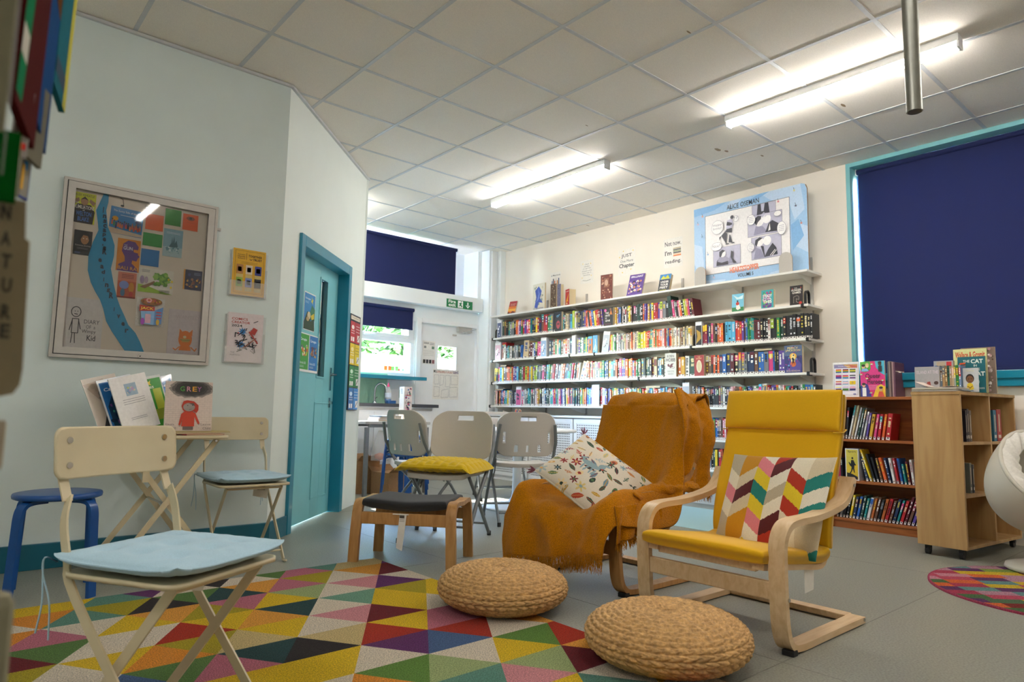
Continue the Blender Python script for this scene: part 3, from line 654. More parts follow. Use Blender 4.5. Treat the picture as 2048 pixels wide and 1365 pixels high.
for i, (ar, row, z, y, w_, h, d, cd, lean, n, lm, dx) in enumerate(KEEP):
    mb = MB()
    spine_book(mb, w_, h, d, PAL[cd], i)
    if cd == 'U': Art(mb, (0, w_/2, 0), (0, -1, 0), (0, 0, 1), w_, h, base=.0009).r(0, .7, 1, 1, '#e8bf20')
    o = mb.build('book', loc=(XS+dx, y, z+.001)); o.rotation_euler = (lean, 0, 0)
    tag(o, '%s %s book, %s past %s on the %s shelf' % ('thick' if w_ > .024 else 'slim' if w_ < .017 else 'medium', NAM[cd], ordn(n), lm, ORD[row-1]), 'book', 'books on the %s wall shelf' % ORD[row-1])
mb = MB()
for i, (ar, row, z, y, w_, h, d, cd, lean, n, lm, dx) in enumerate(REST):
    k0 = len(mb.v); spine_book(mb, w_, h, d, PAL[cd], i+900)
    ca_, sa_ = math.cos(lean), math.sin(lean)
    for k in range(k0, len(mb.v)):
        vx, vy, vz = mb.v[k]; mb.v[k] = (vx+XS+dx, y+vy*ca_-vz*sa_, z+.001+vy*sa_+vz*ca_)
tag(mb.build('book_rows'), 'tightly packed far books filling the lower wall shelves', 'books', kind='stuff')

# books lying on top of rows
for i, (y, z, l, c_, nm) in enumerate(((6.66, 1.130, .17, '#1c5f94', 'blue'), (4.22, 1.125, .17, '#d8cfc4', 'cream'), (3.02, 1.436, .16, '#c9c3be', 'pale'), (6.58, 1.433, .12, '#7a3f2c', 'brown'))):
    t_ = MB(); t_.box(0, -l/2, 0, .13, l/2, .018, 'ink', c_); t_.box(-.0005, -l/2+.003, .003, .1, l/2-.003, .015, 'page')
    tag(t_.build('book', loc=(XS+.01, y, z)), '%s book lying flat on top of the upright row' % nm, 'book')

# display books on the top shelf (leaning back) and the second shelf
def art_sunset(a): a.r(0, 0, 1, 1, '#d9762c'); a.r(0, .6, 1, 1, '#a82c2c'); a.r(0, .25, 1, .42, '#eab14a'); a.poly([(0, 0), (1, 0), (1, .15), (.6, .25), (.4, .1), (0, .2)], '#5c2420'); a.t('THE KINGDOM', .15, .74, .85, .82, '#f3d9c0'); a.t('of the SUN', .2, .64, .8, .71, '#f3d9c0')
def art_dragonry(a): a.r(0, 0, 1, 1, '#d9d3c0'); flowerish(a, 8, ['#5f6f62', '#c8bda4', '#8d9c92'], 20, .05, .12); a.poly([(.15, .12), (.3, .5), (.2, .75), (.5, .9), (.75, .7), (.6, .45), (.85, .25), (.5, .3), (.4, .08)], '#4a5fae'); a.poly([(.3, .3), (.5, .6), (.45, .8), (.6, .6), (.5, .4)], '#7f92cf'); a.t('Dragonology', .1, .04, .9, .1, '#2c3c7c')
def art_marble(cols, s_): return lambda a: (a.r(0, 0, 1, 1, cols[0]), flowerish(a, s_, cols, 60, .04, .12))
def art_phoenix(a): a.r(0, 0, 1, 1, '#b02a28'); a.poly([(.2, .3), (.4, .45), (.85, .75), (.6, .4), (.7, .25), (.4, .3), (.3, .12)], '#e5b52c'); a.t('Firebird', .12, .84, .85, .92, '#f0e4da', .01); a.e(.4, .16, .2, .05, '#e8cf9a')
def art_brown(a): a.r(0, 0, 1, 1, '#6b2c1f'); flowerish(a, 3, ['#8a4630', '#b77a58', '#4a1c16', '#c99a7c'], 60, .03, .09); a.r(.3, .5, .7, .85, '#8d5a42'); a.e(.5, .68, .14, .12, '#c29a80')
def art_purple(a): a.r(0, 0, 1, 1, '#5b3f8c'); flowerish(a, 6, ['#e8e2ea', '#c9885c', '#2a2440', '#f0c9a0', '#8d6fb5'], 55, .05, .1, .02, .05, .98, .75); a.t('BRILLIANT', .12, .84, .9, .93, '#f2eef5', .02)
def art_night(a): a.r(0, 0, 1, 1, '#34363c'); a.r(0, .7, 1, 1, '#3d82b8'); a.poly([(.1, .72), (.9, .72), (.7, .95), (.5, .8), (.3, .92)], '#c9c832'); 
def art_under(a): art_night(a); [a.t(s_, .15, .5-i*.16, .85, .62-i*.16, '#eceae4', .02) for i, s_ in enumerate(('UNDER', 'YOUR', 'FEET'))]; a.t('mystery', .15, .06, .75, .12, '#d8d63a', .01)
def disp(label, y, w_, h, t_, art, z=2.10, x=5.60, tilt=0, rz=0, sp='#cfc6b4'):
    o = cover_book(MB(), w_, h, t_, art, sp).build('book', loc=(x, y, z+.001)); o.rotation_euler = (0, tilt, rz); return tag(o, label, 'book', 'books displayed on the wall shelves')
disp('small sunset coloured paperback leaning at the far end of the top shelf', 6.47, .125, .185, .018, art_sunset, tilt=.3, x=5.56, rz=.15)
disp('tall cream book with a blue dragon cover on the top shelf', 5.95, .24, .33, .02, art_dragonry, x=5.56, rz=-.1)
disp('brown mottled book spine-side behind the dragon book', 5.72, .1, .30, .05, art_marble(['#5e4a3a', '#3f3229', '#b8a68a'], 2), x=5.585)
disp('grey blue mottled book last in the top shelf group', 5.64, .06, .29, .05, art_marble(['#6c6c88', '#8c8ca4', '#3d3d50'], 5), x=5.60)
disp('thick red paperback with yellow bird, alone on the top shelf', 5.47, .105, .20, .085, art_phoenix, x=5.57, rz=-.35)
disp('dark red brown patterned hardback standing on the top shelf', 4.865, .16, .29, .012, art_brown, x=5.57, rz=.1)
disp('purple illustrated book leaning back on the top shelf', 4.47, .19, .26, .015, art_purple, tilt=.32, x=5.55, rz=.1)
disp('blue and black paperback with white title leaning on the top shelf', 4.10, .13, .20, .035, art_under, tilt=.3, x=5.56, rz=.1)
def art_meadow(a): a.r(0, 0, 1, 1, '#6fb9d4'); a.r(0, 0, 1, .28, '#2f7d48'); a.poly([(.1, .95), (.5, .8), (.95, .9), (.9, .7), (.4, .7)], '#c8e2e8'); a.poly([(.35, .2), (.4, .5), (.55, .5), (.75, .2), (.5, .12)], '#e9e3dc'); a.e(.48, .47, .14, .09, '#b8322c'); a.e(.48, .6, .07, .05, '#3a2420')
def art_steady(a): a.r(0, 0, 1, 1, '#39a4a8'); flowerish(a, 5, ['#6a3f8c', '#9cb842', '#3b9c60', '#7a4a9c', '#a8487c'], 50, .08, .16); [a.t(s_, .15, y_, .88, y_+h_, '#f2f0ee', .03) for s_, y_, h_ in (('STEADY', .6, .16), ('FOR', .5, .07), ('THIS', .3, .17))]
def art_hunger(a): a.r(0, 0, 1, 1, '#231c1e'); a.t('THE', .35, .84, .55, .9, '#e6e0d6'); a.t('HUNGER', .12, .72, .88, .83, '#eee8de', .02); a.t('GAMES', .18, .6, .84, .7, '#eee8de', .02); a.e(.2, .85, .04, .03, '#c63428'); a.e(.85, .88, .04, .03, '#c63428'); a.line([(.3, .15), (.3, .45), (.55, .5), (.7, .45), (.7, .3), (.5, .35), (.5, .2), (.65, .15)], .015, '#b8b0a4'); a.e(.82, .14, .12, .07, '#c8382c')
disp('small green and sky blue face-out paperback on the second shelf', 3.275, .12, .175, .012, art_meadow, 1.805, 5.57, .06)
disp('teal and purple graffiti style face-out book on the second shelf', 2.985, .115, .175, .028, art_steady, 1.805, 5.57, .05)
disp('black face-out paperback with white maze lines on the second shelf', 2.72, .115, .18, .022, art_hunger, 1.805, 5.57, .05)

# loop bookends clamped on shelf fronts
def bookend(y, z, label, sy=1):
    t_ = MB(); pts = [(-.0, 0, -.0), (-.0, 0, .09)]+[(0+.0325-.0325*math.cos(a), 0, .09+.035*math.sin(a)) for a in [PI*k/8 for k in range(9)]]+[(.065, 0, .09), (.065, 0, 0)]
    t_.ribbon(pts, (0, 1, 0), .022, .008, 'black_plastic'); o = thing('bookend', label, 'bookend', (5.56, y, z), 0, 'black loop bookends')
    t_.build('loop', o); MB().box(-.064, -.013, -.028, -.008, .013, .006, 'black_plastic').build('clamp', o, bevel=.003); return o
bookend(6.76, 1.805, 'black loop bookend at the far end of the second shelf'); bookend(2.635, 1.805, 'black loop bookend on the second shelf near the blind')
bookend(3.735, 1.516, 'black loop bookend in the middle of the third shelf'); bookend(2.60, 1.516, 'black loop bookend at the third shelf end by the blind')
bookend(2.60, 1.228, 'black loop bookend at the fourth shelf end by the blind')
for y, z in ((5.93, 1.516), (5.36, 1.516), (4.98, 1.516), (6.75, 1.516), (6.75, 1.228), (4.365, 1.228), (6.78, .934)):
    o = tag(MB().box(5.488, y-.007, z-.03, 5.51, y+.007, z+.008, 'black_plastic').build('shelf_clip'), 'small black clip on the %s shelf front edge, %.1f metres from the blind' % (ORD[SHZ.index(z)], y-2.4), 'clip', 'black shelf edge clips')

# radiator casing below
t_ = thing('radiator_cover', 'white perforated radiator casing under the wall shelves', 'radiator cover', (5.67, 5.72, 0))
b = MB(); b.box(5.55, 4.56, 0, 5.785, 4.58, .82, 'white_paint').box(5.55, 6.83, 0, 5.785, 6.85, .82, 'white_paint').box(5.54, 4.55, .80, 5.788, 6.86, .825, 'white_paint').box(5.57, 4.58, 0, 5.58, 6.83, .06, 'white_paint')
b.build('casing', t_, world=True, bevel=.002)
pm = MATS['perf'] = bpy.data.materials.new('perforated'); pm.use_nodes = True; N = pm.node_tree.nodes; L = pm.node_tree.links
B_ = N['Principled BSDF']; B_.inputs['Roughness'].default_value = .4
tc = N.new('ShaderNodeTexCoord'); sx = N.new('ShaderNodeSeparateXYZ'); L.new(tc.outputs['Object'], sx.inputs[0])
def mth(op, a, b=None):
    n = N.new('ShaderNodeMath'); n.operation = op
    for i, v in enumerate((a, b)):
        if v is None: continue
        if isinstance(v, (int, float)): n.inputs[i].default_value = v
        else: L.new(v, n.inputs[i])
    return n.outputs[0]
cell = .0265
def cc(o_): return mth('ABSOLUTE', mth('SUBTRACT', mth('FRACT', mth('DIVIDE', mth('ADD', o_, 10), cell)), .5))
inside = mth('LESS_THAN', mth('MAXIMUM', cc(sx.outputs[1]), cc(sx.outputs[2])), .23)
mx = N.new('ShaderNodeMix'); mx.data_type = 'RGBA'; L.new(inside, mx.inputs[0]); mx.inputs[6].default_value = lin('#e4e6e8'); mx.inputs[7].default_value = lin('#2a2d33'); L.new(mx.outputs[2], B_.inputs['Base Color'])
for y0, y1 in ((4.6, 5.33), (5.35, 6.08), (6.10, 6.81)):
    p = MB(); p.box(5.556, y0+.04, .10, 5.566, y1-.04, .74, 'perf'); p.build('perforated_panel', t_, world=True)
    p = MB(); p.box(5.552, y0, .06, 5.568, y0+.04, .79, 'white_paint').box(5.552, y1-.04, .06, 5.568, y1, .79, 'white_paint').box(5.552, y0+.04, .74, 5.568, y1-.04, .79, 'white_paint').box(5.552, y0+.04, .06, 5.568, y1-.04, .10, 'white_paint'); p.build('panel_frame', t_, world=True)

# big comic board standing on the top shelf
t_ = thing('comic_board', 'large pale blue cardboard comic display board standing on the top shelf', 'display board', (5.568, 3.165, 2.10))
b = MB(); yw, hh = 1.13, .775
cor = [(-yw/2+.03, 0), (yw/2, 0), (yw/2, hh), (-yw/2+.05, hh), (-yw/2+.012, hh-.015), (-yw/2, hh-.05), (-yw/2, 0)]
b.prism([(y, z) for y, z in cor], (.0, 0, 0), (0, 1, 0), (0, 0, 1), (1, 0, 0), .014, 'ink', '#8fb9dd', side='card_brown')
b.build('board', t_)
b = MB(); a = Art(b, (-.0005, yw/2, 0), (0, -1, 0), UP, yw, hh)
BL, BD, BW, IK, LG = '#b9cfe8', '#7fafdc', '#e9e6e6', '#2c2c3a', '#b9b7cc'
a.poly([(.0, .0), (1, .0), (1, .93), (.985, .985), (.96, 1), (0, 1)], '#9cc0e2')
for p in ([(0, .55), (.08, .5), (.1, .2), (.05, .1), (0, .3)], [(.35, 1), (.46, 1), (.4, .93), (.32, .93)], [(.62, 1), (.95, 1), (.98, .7), (.9, .6), (.86, .8), (.7, .9)], [(.9, .3), (1, .2), (1, .5), (.93, .55)], [(.1, .06), (.3, .04), (.28, .0), (.12, .0)], [(.7, .04), (.85, .07), (.85, .0), (.65, .0)]): a.poly(p, BL)
for p in ([(.0, .9), (.2, .93), (.33, 1), (0, 1)], [(.5, .94), (.62, 1), (.7, 1), (.58, .93)], [(.87, .55), (.93, .6), (.97, .4), (.88, .25)]): a.poly(p, BD)
fx0, fx1, fz0, fz1 = .115, .86, .13, .875
a.r(fx0-.003, fz0-.004, fx1+.003, fz1+.004, IK); a.r(fx0, fz0, fx1, fz1, BW)
a.t('ALICE OSEMAN', .32, .895, .61, .955, IK, .006)
a.t('HEARTSTOPPER', .34, .105, .60, .175, '#e0896e', .05); a.t('VOLUME 5', .41, .042, .55, .085, IK, .008)
def panel(x0, y0, x1, y1, c_=LG): a.r(x0-.002, y0-.003, x1+.002, y1+.003, '#55556a'); a.r(x0, y0, x1, y1, c_)
panel(.55, .74, .75, .87); panel(.51, .50, .80, .75); panel(.54, .22, .79, .48); panel(.19, .21, .44, .44)
a.poly([(.59, .745), (.60, .87), (.625, .87), (.63, .78), (.65, .78), (.66, .87), (.69, .87), (.70, .745), (.665, .75), (.65, .765), (.63, .745)], IK)
a.poly([(.56, .51), (.58, .62), (.64, .60), (.68, .52)], '#8f8da8'); a.e(.61, .665, .04, .06, '#eeecec'); a.poly([(.57, .66), (.575, .71), (.60, .735), (.63, .725), (.625, .69), (.60, .66), (.585, .62)], IK); a.e(.675, .68, .035, .055, '#f2f0f0'); a.poly([(.655, .70), (.66, .74), (.70, .745), (.705, .71), (.68, .72)], '#cfcbd8'); a.poly([(.66, .52), (.69, .62), (.72, .65), (.77, .60), (.79, .51)], IK); a.poly([(.685, .53), (.70, .62), (.705, .54)], '#e9e6e6')
a.e(.61, .42, .035, .055, '#eeecec'); a.poly([(.57, .40), (.575, .45), (.61, .475), (.64, .46), (.60, .43), (.585, .37)], IK); a.e(.675, .42, .035, .055, '#f4f2f2'); a.poly([(.56, .23), (.58, .36), (.62, .33), (.65, .23)], '#8f8da8'); a.poly([(.62, .37), (.65, .23), (.655, .23), (.645, .36)], IK); a.poly([(.65, .23), (.68, .31), (.72, .38), (.75, .32), (.76, .24)], IK); a.line([(.7, .24), (.74, .3)], .008, '#e9e6e6'); a.line([(.715, .235), (.75, .29)], .008, '#e9e6e6')
a.poly([(.315, .47), (.325, .60), (.31, .62), (.25, .57), (.252, .53), (.27, .585), (.318, .65), (.32, .73), (.355, .75), (.37, .65), (.368, .60), (.385, .48), (.372, .475), (.352, .58), (.345, .58), (.335, .49)], IK); a.poly([(.315, .66), (.325, .76), (.37, .77), (.385, .70), (.37, .66), (.33, .655)], LG); a.poly([(.32, .70), (.325, .745), (.345, .735), (.37, .72), (.372, .70), (.35, .69)], IK); a.e(.345, .785, .013, .02, '#eeeeee'); a.e(.372, .79, .016, .023, IK); a.r(.31, .465, .34, .478, IK); a.r(.365, .465, .39, .478, IK)
a.poly([(.22, .22), (.225, .28), (.27, .34), (.33, .30), (.33, .22)], IK); a.poly([(.23, .27), (.25, .33), (.30, .33), (.34, .29), (.33, .26), (.27, .25)], '#9a98b0'); a.e(.28, .36, .03, .045, '#eeecec'); a.poly([(.25, .33), (.25, .39), (.28, .41), (.305, .39), (.28, .37), (.265, .32)], IK); a.poly([(.33, .24), (.35, .32), (.36, .38), (.37, .30), (.39, .24)], '#8f8da8'); a.poly([(.36, .38), (.38, .36), (.375, .28), (.41, .22), (.38, .22), (.355, .3)], IK)
for x, y, rx, ry, s_ in ((.235, .70, .055, .085, 'Happy|Birthday!!'), (.225, .46, .05, .05, 'Nice!!'), (.41, .76, .022, .035, '!?'), (.545, .70, .035, .06, ''), (.77, .71, .03, .03, ''), (.80, .53, .035, .075, ''), (.54, .37, .028, .05, '')):
    a.e(x, y, rx+.002, ry+.003, '#77758c', 20); a.e(x, y, rx, ry, '#f1efee', 20)
    ls = s_.split('|') if s_ else []
    for i, q in enumerate(ls): a.t(q, x-rx*.75, y+.01-.045*i-(0 if len(ls) > 1 else .02), x+rx*.75, y+.045-.045*i-(0 if len(ls) > 1 else .02), '#8b8898')
    if not ls and ry > .04:
        for i in range(4): a.line([(x-rx*.6, y+.03-.02*i), (x+rx*.6, y+.032-.02*i)], .005, '#a6a3b2'); a.k -= a.step
        a.up()
for x, y, c_ in ((.095, .88, '#e5936c'), (.05, .79, '#d8a8b8'), (.09, .62, '#6f90b8'), (.145, .38, '#7fa4cc'), (.2, .08, '#c9b0c4'), (.91, .93, '#e5d78c'), (.78, .845, '#d0707c'), (.92, .75, '#5c5878'), (.96, .54, '#d88070')):
    asp = yw/hh; a.poly([(x+(.013 if i % 2 == 0 else .005)*math.cos(PI*i/5+.3), y+(.013 if i % 2 == 0 else .005)*asp*math.sin(PI*i/5+.3)) for i in range(10)], c_); a.line([(x, y+.01), (x-.005, y+.035)], .004, IK)
b.build('print', t_)
for y in (.53, -.325):
    b = MB(); b.prism([(-.06+.06*math.cos(t), .12+.06*math.sin(t)) for t in [PI*k/10 for k in range(11)]]+[(-.12, 0), (0, 0)], (-.045, y, 0), (0, 1, 0), UP, (-1, 0, 0), .006, 'corrugated', side='card_brown'); b.build('support_foot', t_)
# small quote posters
def note(label, y0, y1, z0, z1, fn, x=XA-.001):
    b = MB(); b.box(x-.001, y1, z0, x, y0, z1, 'ink', '#e9e4dc'); a = Art(b, (x-.001, y0, z0), (0, -1, 0), UP, abs(y0-y1), z1-z0); fn(a); return tag(b.build('wall_poster'), label, 'poster', 'small quote posters above the top shelf')
def hrt(a, pts):
    for x, y in pts: a.poly([(x, y-.025), (x+.04, y+.012), (x+.022, y+.03), (x, y+.016), (x-.022, y+.03), (x-.04, y+.012)], '#e8c43a')
def n1(a):
    for i, (s_, w_) in enumerate((('I have', .3), ('travelled', .4), ('through time', .6), ('and dream worlds', .75), ('by the magic of', .65), ('Reading', .5))): a.t(s_, .5-w_/2, .80-i*.095, .5+w_/2, .85-i*.095, '#66646a')
    hrt(a, [(.2, .85), (.8, .82), (.15, .25), (.85, .3)]); a.line([(.2, .14), (.5, .1), (.8, .14)], .012, '#3a3a3c')
def n2(a): a.t('JUST', .18, .66, .8, .82, '#3a3a3c', .01); a.t('One More', .12, .5, .88, .6, '#55545a'); a.t('Chapter', .05, .26, .95, .46, '#2c2c30', .02); hrt(a, [(.3, .93), (.88, .9), (.08, .72), (.25, .12), (.75, .2)])
def n3(a): a.t('Not now.', .08, .74, .92, .9, '#2c2c30', .01); a.t("I'm", .08, .42, .42, .58, '#2c2c30', .02); a.t('reading.', .1, .1, .92, .26, '#2c2c30', .015); [a.r(.52, .36+i*.05, .92, .40+i*.05, c_) for i, c_ in enumerate(('#e0762c', '#e9c9a0', '#3a3a3c', '#8d9a6c', '#55524c', '#b9a888'))]
note('small white poster of grey lettering and gold hearts above the shelf', 5.47, 5.26, 2.39, 2.67, n1)
note('white poster reading Just One More Chapter', 4.88, 4.64, 2.40, 2.70, n2)
note("white poster reading Not now I'm reading", 4.26, 4.02, 2.40, 2.71, n3)
def n4(a): a.t('so Many books', .05, .8, .95, .9, '#3a3a3c', .01); [a.r(.1+i*.13, .1, .2+i*.13, .6+.1*(i % 2), c_) for i, c_ in enumerate(('#7f8aa8', '#3a3c50', '#c96a3c', '#d8d2c6', '#c9843c', '#55607c'))]
note('small poster about many books, partly behind the dragon book', 5.98, 5.80, 2.34, 2.60, n4)
# ================================================================== bentwood armchairs
def smooth(pts, n=6):
    pts = [Vector(p) for p in pts]; out = []
    P = [2*pts[0]-pts[1]]+pts+[2*pts[-1]-pts[-2]]
    for i in range(1, len(P)-2):
        for k in range(n):
            t = k/n; a, b, c_, d = P[i-1:i+3]
            out.append(.5*((2*b)+(c_-a)*t+(2*a-5*b+4*c_-d)*t*t+(-a+3*b-3*c_+d)*t*t*t))
    out.append(pts[-1]); return out
def nz(x, y, z=0, s=1.0):
    from mathutils import noise
    return noise.noise(Vector((x*s, y*s, z*s)))
def edge(t, n=6): return (max(0, 1-abs(2*t-1)**n))**(1/n)
def cosines(n): return [.5-.5*math.cos(PI*i/n) for i in range(n+1)]
def pad(mb, line, wdir, w, T, mat, nu=40, nv=24, en=7, bulge=.0, colf=None, crease=None):
    """cushion following a centre line (list of Vector), width w along wdir, thickness T"""
    L_ = smooth(line, 8); wd = Vector(wdir).normalized(); K = len(L_)-1
    def fn(u, v, s):
        f = u*K; i = min(int(f), K-1); p = L_[i].lerp(L_[i+1], f-i); d = (L_[min(i+2, K)]-L_[max(i-1, 0)]).normalized(); n = wd.cross(d).normalized()
        th = T/2*edge(u, en)*edge(v, en)+bulge*math.sin(PI*u)*math.sin(PI*v)*(s > 0)
        if crease: th *= crease(u, v)
        return p+wd*(v-.5)*w*(1-.0*s)+n*s*th
    us = sorted(set([round(x, 5) for x in [i/nu for i in range(nu+1)]+[.004, .012, .025, .975, .988, .996]])); vs = sorted(set([round(x, 5) for x in [i/nv for i in range(nv+1)]+[.006, .018, .982, .994]]))
    mb.solid(fn, 0, 0, mat, us=us, vs_=vs, colf=colf); return mb

def armchair(label, loc, frame_mat, cushion_mat):
    """local: front towards -x, width along y, origin on the floor under the middle"""
    t_ = thing('armchair', label, 'armchair', loc, 0, None)
    fm, fz = frame_mat
    for sgn, nm in ((-1, 'side_frame'), (1, 'side_frame')):
        y = sgn*.3
        pts = smooth([(.33, y, .017), (-.02, y, .017), (-.21, y, .017), (-.285, y, .035), (-.318, y, .10), (-.328, y, .22), (-.33, y, .34), (-.322, y, .405), (-.285, y, .448), (-.22, y, .462), (-.06, y, .466), (.09, y, .482), (.19, y, .505), (.245, y, .545), (.28, y, .60)], 5)
        b = MB(); b.ribbon(pts, (0, 1, 0), .062, .024, fz); b.build(nm, t_)
        b = MB()
        for px, pz in ((.262, .575), (-.33, .235)): b.lathe([(.006, 0), (.006, .004)], 'chrome', c=(0, 0, 0), n=10)
        # bolt heads on the outer face
        b = MB(); yo = y+sgn*.031
        for px, pz in ((.262, .573), (-.318, .20), (.315, .02)): b.tube([(px, yo-.001*sgn, pz), (px, yo+.004*sgn, pz)], .007, 'chrome', n=10)
        b.build('bolt', t_)
    MB().box(.285, -.27, .004, .345, .27, .03, fm).build('rear_rail', t_, bevel=.004)
    MB().box(-.335, -.27, .19, -.312, .27, .255, fm).build('front_rail', t_, bevel=.004)
    # seat and back frame, a bent L on each side with slats
    for sgn in (-1, 1):
        y = sgn*.235
        pts = smooth([(-.355, y, .305), (-.25, y, .292), (-.05, y, .268), (.08, y, .252), (.135, y, .262), (.165, y, .31), (.195, y, .42), (.25, y, .56), (.315, y, .72), (.36, y, .84), (.385, y, .945)], 5)
        MB().ribbon(pts, (0, 1, 0), .045, .022, fz).build('back_frame', t_)
    for x, z in ((-.33, .300), (-.12, .277), (.235, .53), (.30, .69), (.36, .84), (.385, .935)):
        MB().box(x-.012, -.22, z-.018, x+.008, .22, z+.018, fm).build('slat', t_, bevel=.003)
    foot = MB()
    for sgn in (-1, 1): foot.box(-.26, sgn*.3-.02, 0, -.235, sgn*.3+.02, .006, 'black_plastic')
    MB().box(-.30, -.335, 0, -.265, -.29, .02, 'black_plastic').build('foot_pad', t_, bevel=.003)
    if cushion_mat:
        b = MB(); pad(b, [(-.385, 0, .345), (-.30, 0, .338), (-.15, 0, .318), (0, 0, .300), (.10, 0, .292), (.155, 0, .305)], (0, 1, 0), .545, .062, cushion_mat, bulge=.012); b.build('seat_cushion', t_)
        b = MB(); pad(b, [(.165, 0, .315), (.172, 0, .40), (.212, 0, .54), (.268, 0, .68), (.315, 0, .81)]+([(.335, 0, .90), (.34, 0, .955)] if cushion_mat == 'mustard' else [(.325, 0, .86)]), (0, 1, 0), .545 if cushion_mat == 'mustard' else .46, .062, cushion_mat, nu=44); b.build('back_cushion', t_)
        if cushion_mat != 'mustard': return t_
        b = MB(); pad(b, [(.275, 0, .795), (.288, 0, .85), (.302, 0, .91), (.315, 0, .975)], (0, 1, 0), .55, .082, cushion_mat, nu=22, en=3.2); hp_ = b.build('head_pillow', t_)
        b = MB(); b.tube([(.232, -.262, .79), (.30, -.278, .79), (.375, -.262, .80), (.375, .262, .80), (.30, .278, .79), (.232, .262, .79)], .003, cushion_mat, n=6); b.build('piping', hp_)
    return t_
yc = armchair('mustard yellow cushioned bentwood armchair in pale birch with a chevron pillow', (2.70, 1.55, 0), ('birch', 'birch'), 'mustard')
b = MB(); b.prism([(-.02, .16), (.055, .165), (.06, .245), (-.02, .25)], (0, -.245, .0), (1, 0, 0), (0, 0, 1), (0, -1, 0), .001, 'paper'); b.build('care_label', yc)
gc = armchair('bentwood armchair in darker oak, hidden under the mustard throw', (2.82, 2.415, 0), ('oak', 'oak'), 'charcoal_felt')

# ---- chevron pillow on the yellow chair
CH = ['#e8dcc4', '#c98b12', '#b5341f', '#d6c5a6', '#e0818b', '#1f7f78', '#e3c72a', '#5a1c22', '#bcae95', '#ece4d2']
def chev(u, v):
    nc = 6; cu_ = u*nc; i = int(cu_); f = cu_-i
    s_ = (f if i % 2 == 0 else 1-f)*.13
    k = int((v+s_+.05)/.15)
    q = (k*7+(i//1)*3+((i//2)*5)*(k % 3)+k*k) % 10
    return lin(CH[q])
def pillow(label, name, c_, X, Y, w, h, T, colf, mat='cloth_ink', n=110, sag=None, corner=.04):
    """X, Y in-plane axes, normal X x Y"""
    t_ = thing(name, label, 'cushion', c_); X = Vector(X).normalized(); Y = Vector(Y).normalized(); N_ = X.cross(Y).normalized()
    def fn(u, v, s):
        a, b_ = 2*u-1, 2*v-1
        sx = a*(1-corner*(1-b_*b_)*1.2); sy = b_*(1-corner*(1-a*a)*1.2)
        th = T/2*((1-abs(a)**2.6)**.5)*((1-abs(b_)**2.6)**.5)
        th += .004*nz(a*2.5+7, b_*2.5, s) * (1-abs(a))*(1-abs(b_))*4*.5
        p = X*sx*w/2+Y*sy*h/2+N_*s*th
        if sag: p = p+sag(a, b_, X, Y, N_)
        return p
    mb = MB(); us = [i/n for i in range(n+1)]
    mb.solid(fn, 0, 0, mat, us=us, vs_=us, colf=colf); mb.build('cover', t_); return t_
def sagc(a, b_, X, Y, N_):
    d = Vector((0, 0, 0))
    d -= N_*.03*(max(0, -b_)**2)*0
    d += N_*(.012*math.sin(a*5+b_*4)*max(0, -b_)+.010*math.sin(a*9-b_*3)*max(0, .2-b_))
    return d
pc = pillow('square chevron pillow in red, yellow, pink and cream on the yellow armchair', 'throw_pillow', (2.755, 1.475, .485), (0.0, -1, .03), (.42, -.03, .9), .47, .44, .12, chev, sag=sagc)

# ---- floral pillow on the draped chair: pattern evaluated per face from motif shapes
rf = random.Random(21); MOT = []
FC = ['#9c2f2a', '#c99a3a', '#3d5f4a', '#d9a86a', '#6f8ea0', '#b8452f', '#2f4038', '#7d2c34', '#d8c07a', '#8fa9b0', '#c77a4a', '#8a3a2c', '#e8cf9c', '#a9b9bb', '#557a4e']
for gi in range(8):
    for gj in range(8):
        x = (gi+.5+rf.uniform(-.3, .3))/8; y = (gj+.5+rf.uniform(-.3, .3))/8
        MOT.append((x, y, rf.uniform(0, PI), rf.choice(['leaf', 'leaf', 'frond', 'flower', 'drop']), rf.choice(FC), rf.choice(FC), rf.uniform(.052, .078)))
BEAST = [(.42, .52, .12, .045, 0.1), (.53, .60, .035, .05, -.4), (.57, .66, .035, .02, .3), (.36, .43, .012, .07, .1), (.41, .42, .012, .07, -.1), (.47, .43, .012, .06, .1), (.51, .43, .012, .06, -.15), (.30, .56, .05, .014, .6)]
GRID = {}
for mo in MOT:
    for i in range(int((mo[0]-.08)*10), int((mo[0]+.08)*10)+1):
        for j in range(int((mo[1]-.08)*10), int((mo[1]+.08)*10)+1): GRID.setdefault((i, j), []).append(mo)
BGC = lin('#ddd3c2')
def floral(u, v):
    for (x, y, a_, b_, r) in BEAST:
        dx, dy = u-x, v-y; c_, s_ = math.cos(r), math.sin(r); p, q = dx*c_+dy*s_, -dx*s_+dy*c_
        if (p/a_)**2+(q/b_)**2 < 1: return lin('#8da6ae')
    for (x, y, r, kind, c1, c2, R) in GRID.get((int(u*10), int(v*10)), ()):
        dx, dy = u-x, v-y; c_, s_ = math.cos(r), math.sin(r); p, q = dx*c_+dy*s_, -dx*s_+dy*c_; d = math.hypot(p, q)
        if d > R: continue
        if kind == 'leaf':
            wv = .36*R*(1-(p/R)**2)
            if abs(q) < wv: return lin(c2 if abs(q) < .06*R else c1)
        elif kind == 'frond':
            if abs(q) < .06*R: return lin(c1)
            if abs(q) < .5*R*(1-abs(p/R)) and math.sin((p-abs(q)*.7)/R*14) > 0: return lin(c1)
        elif kind == 'flower':
            if d < .25*R: return lin(c2)
            if d < R*(.62+.3*math.cos(6*math.atan2(q, p))): return lin(c1)
        elif (q/(.45*R))**2+((p)/(.8*R))**2 < 1: return lin(c2 if d < .3*R else c1)
    return BGC
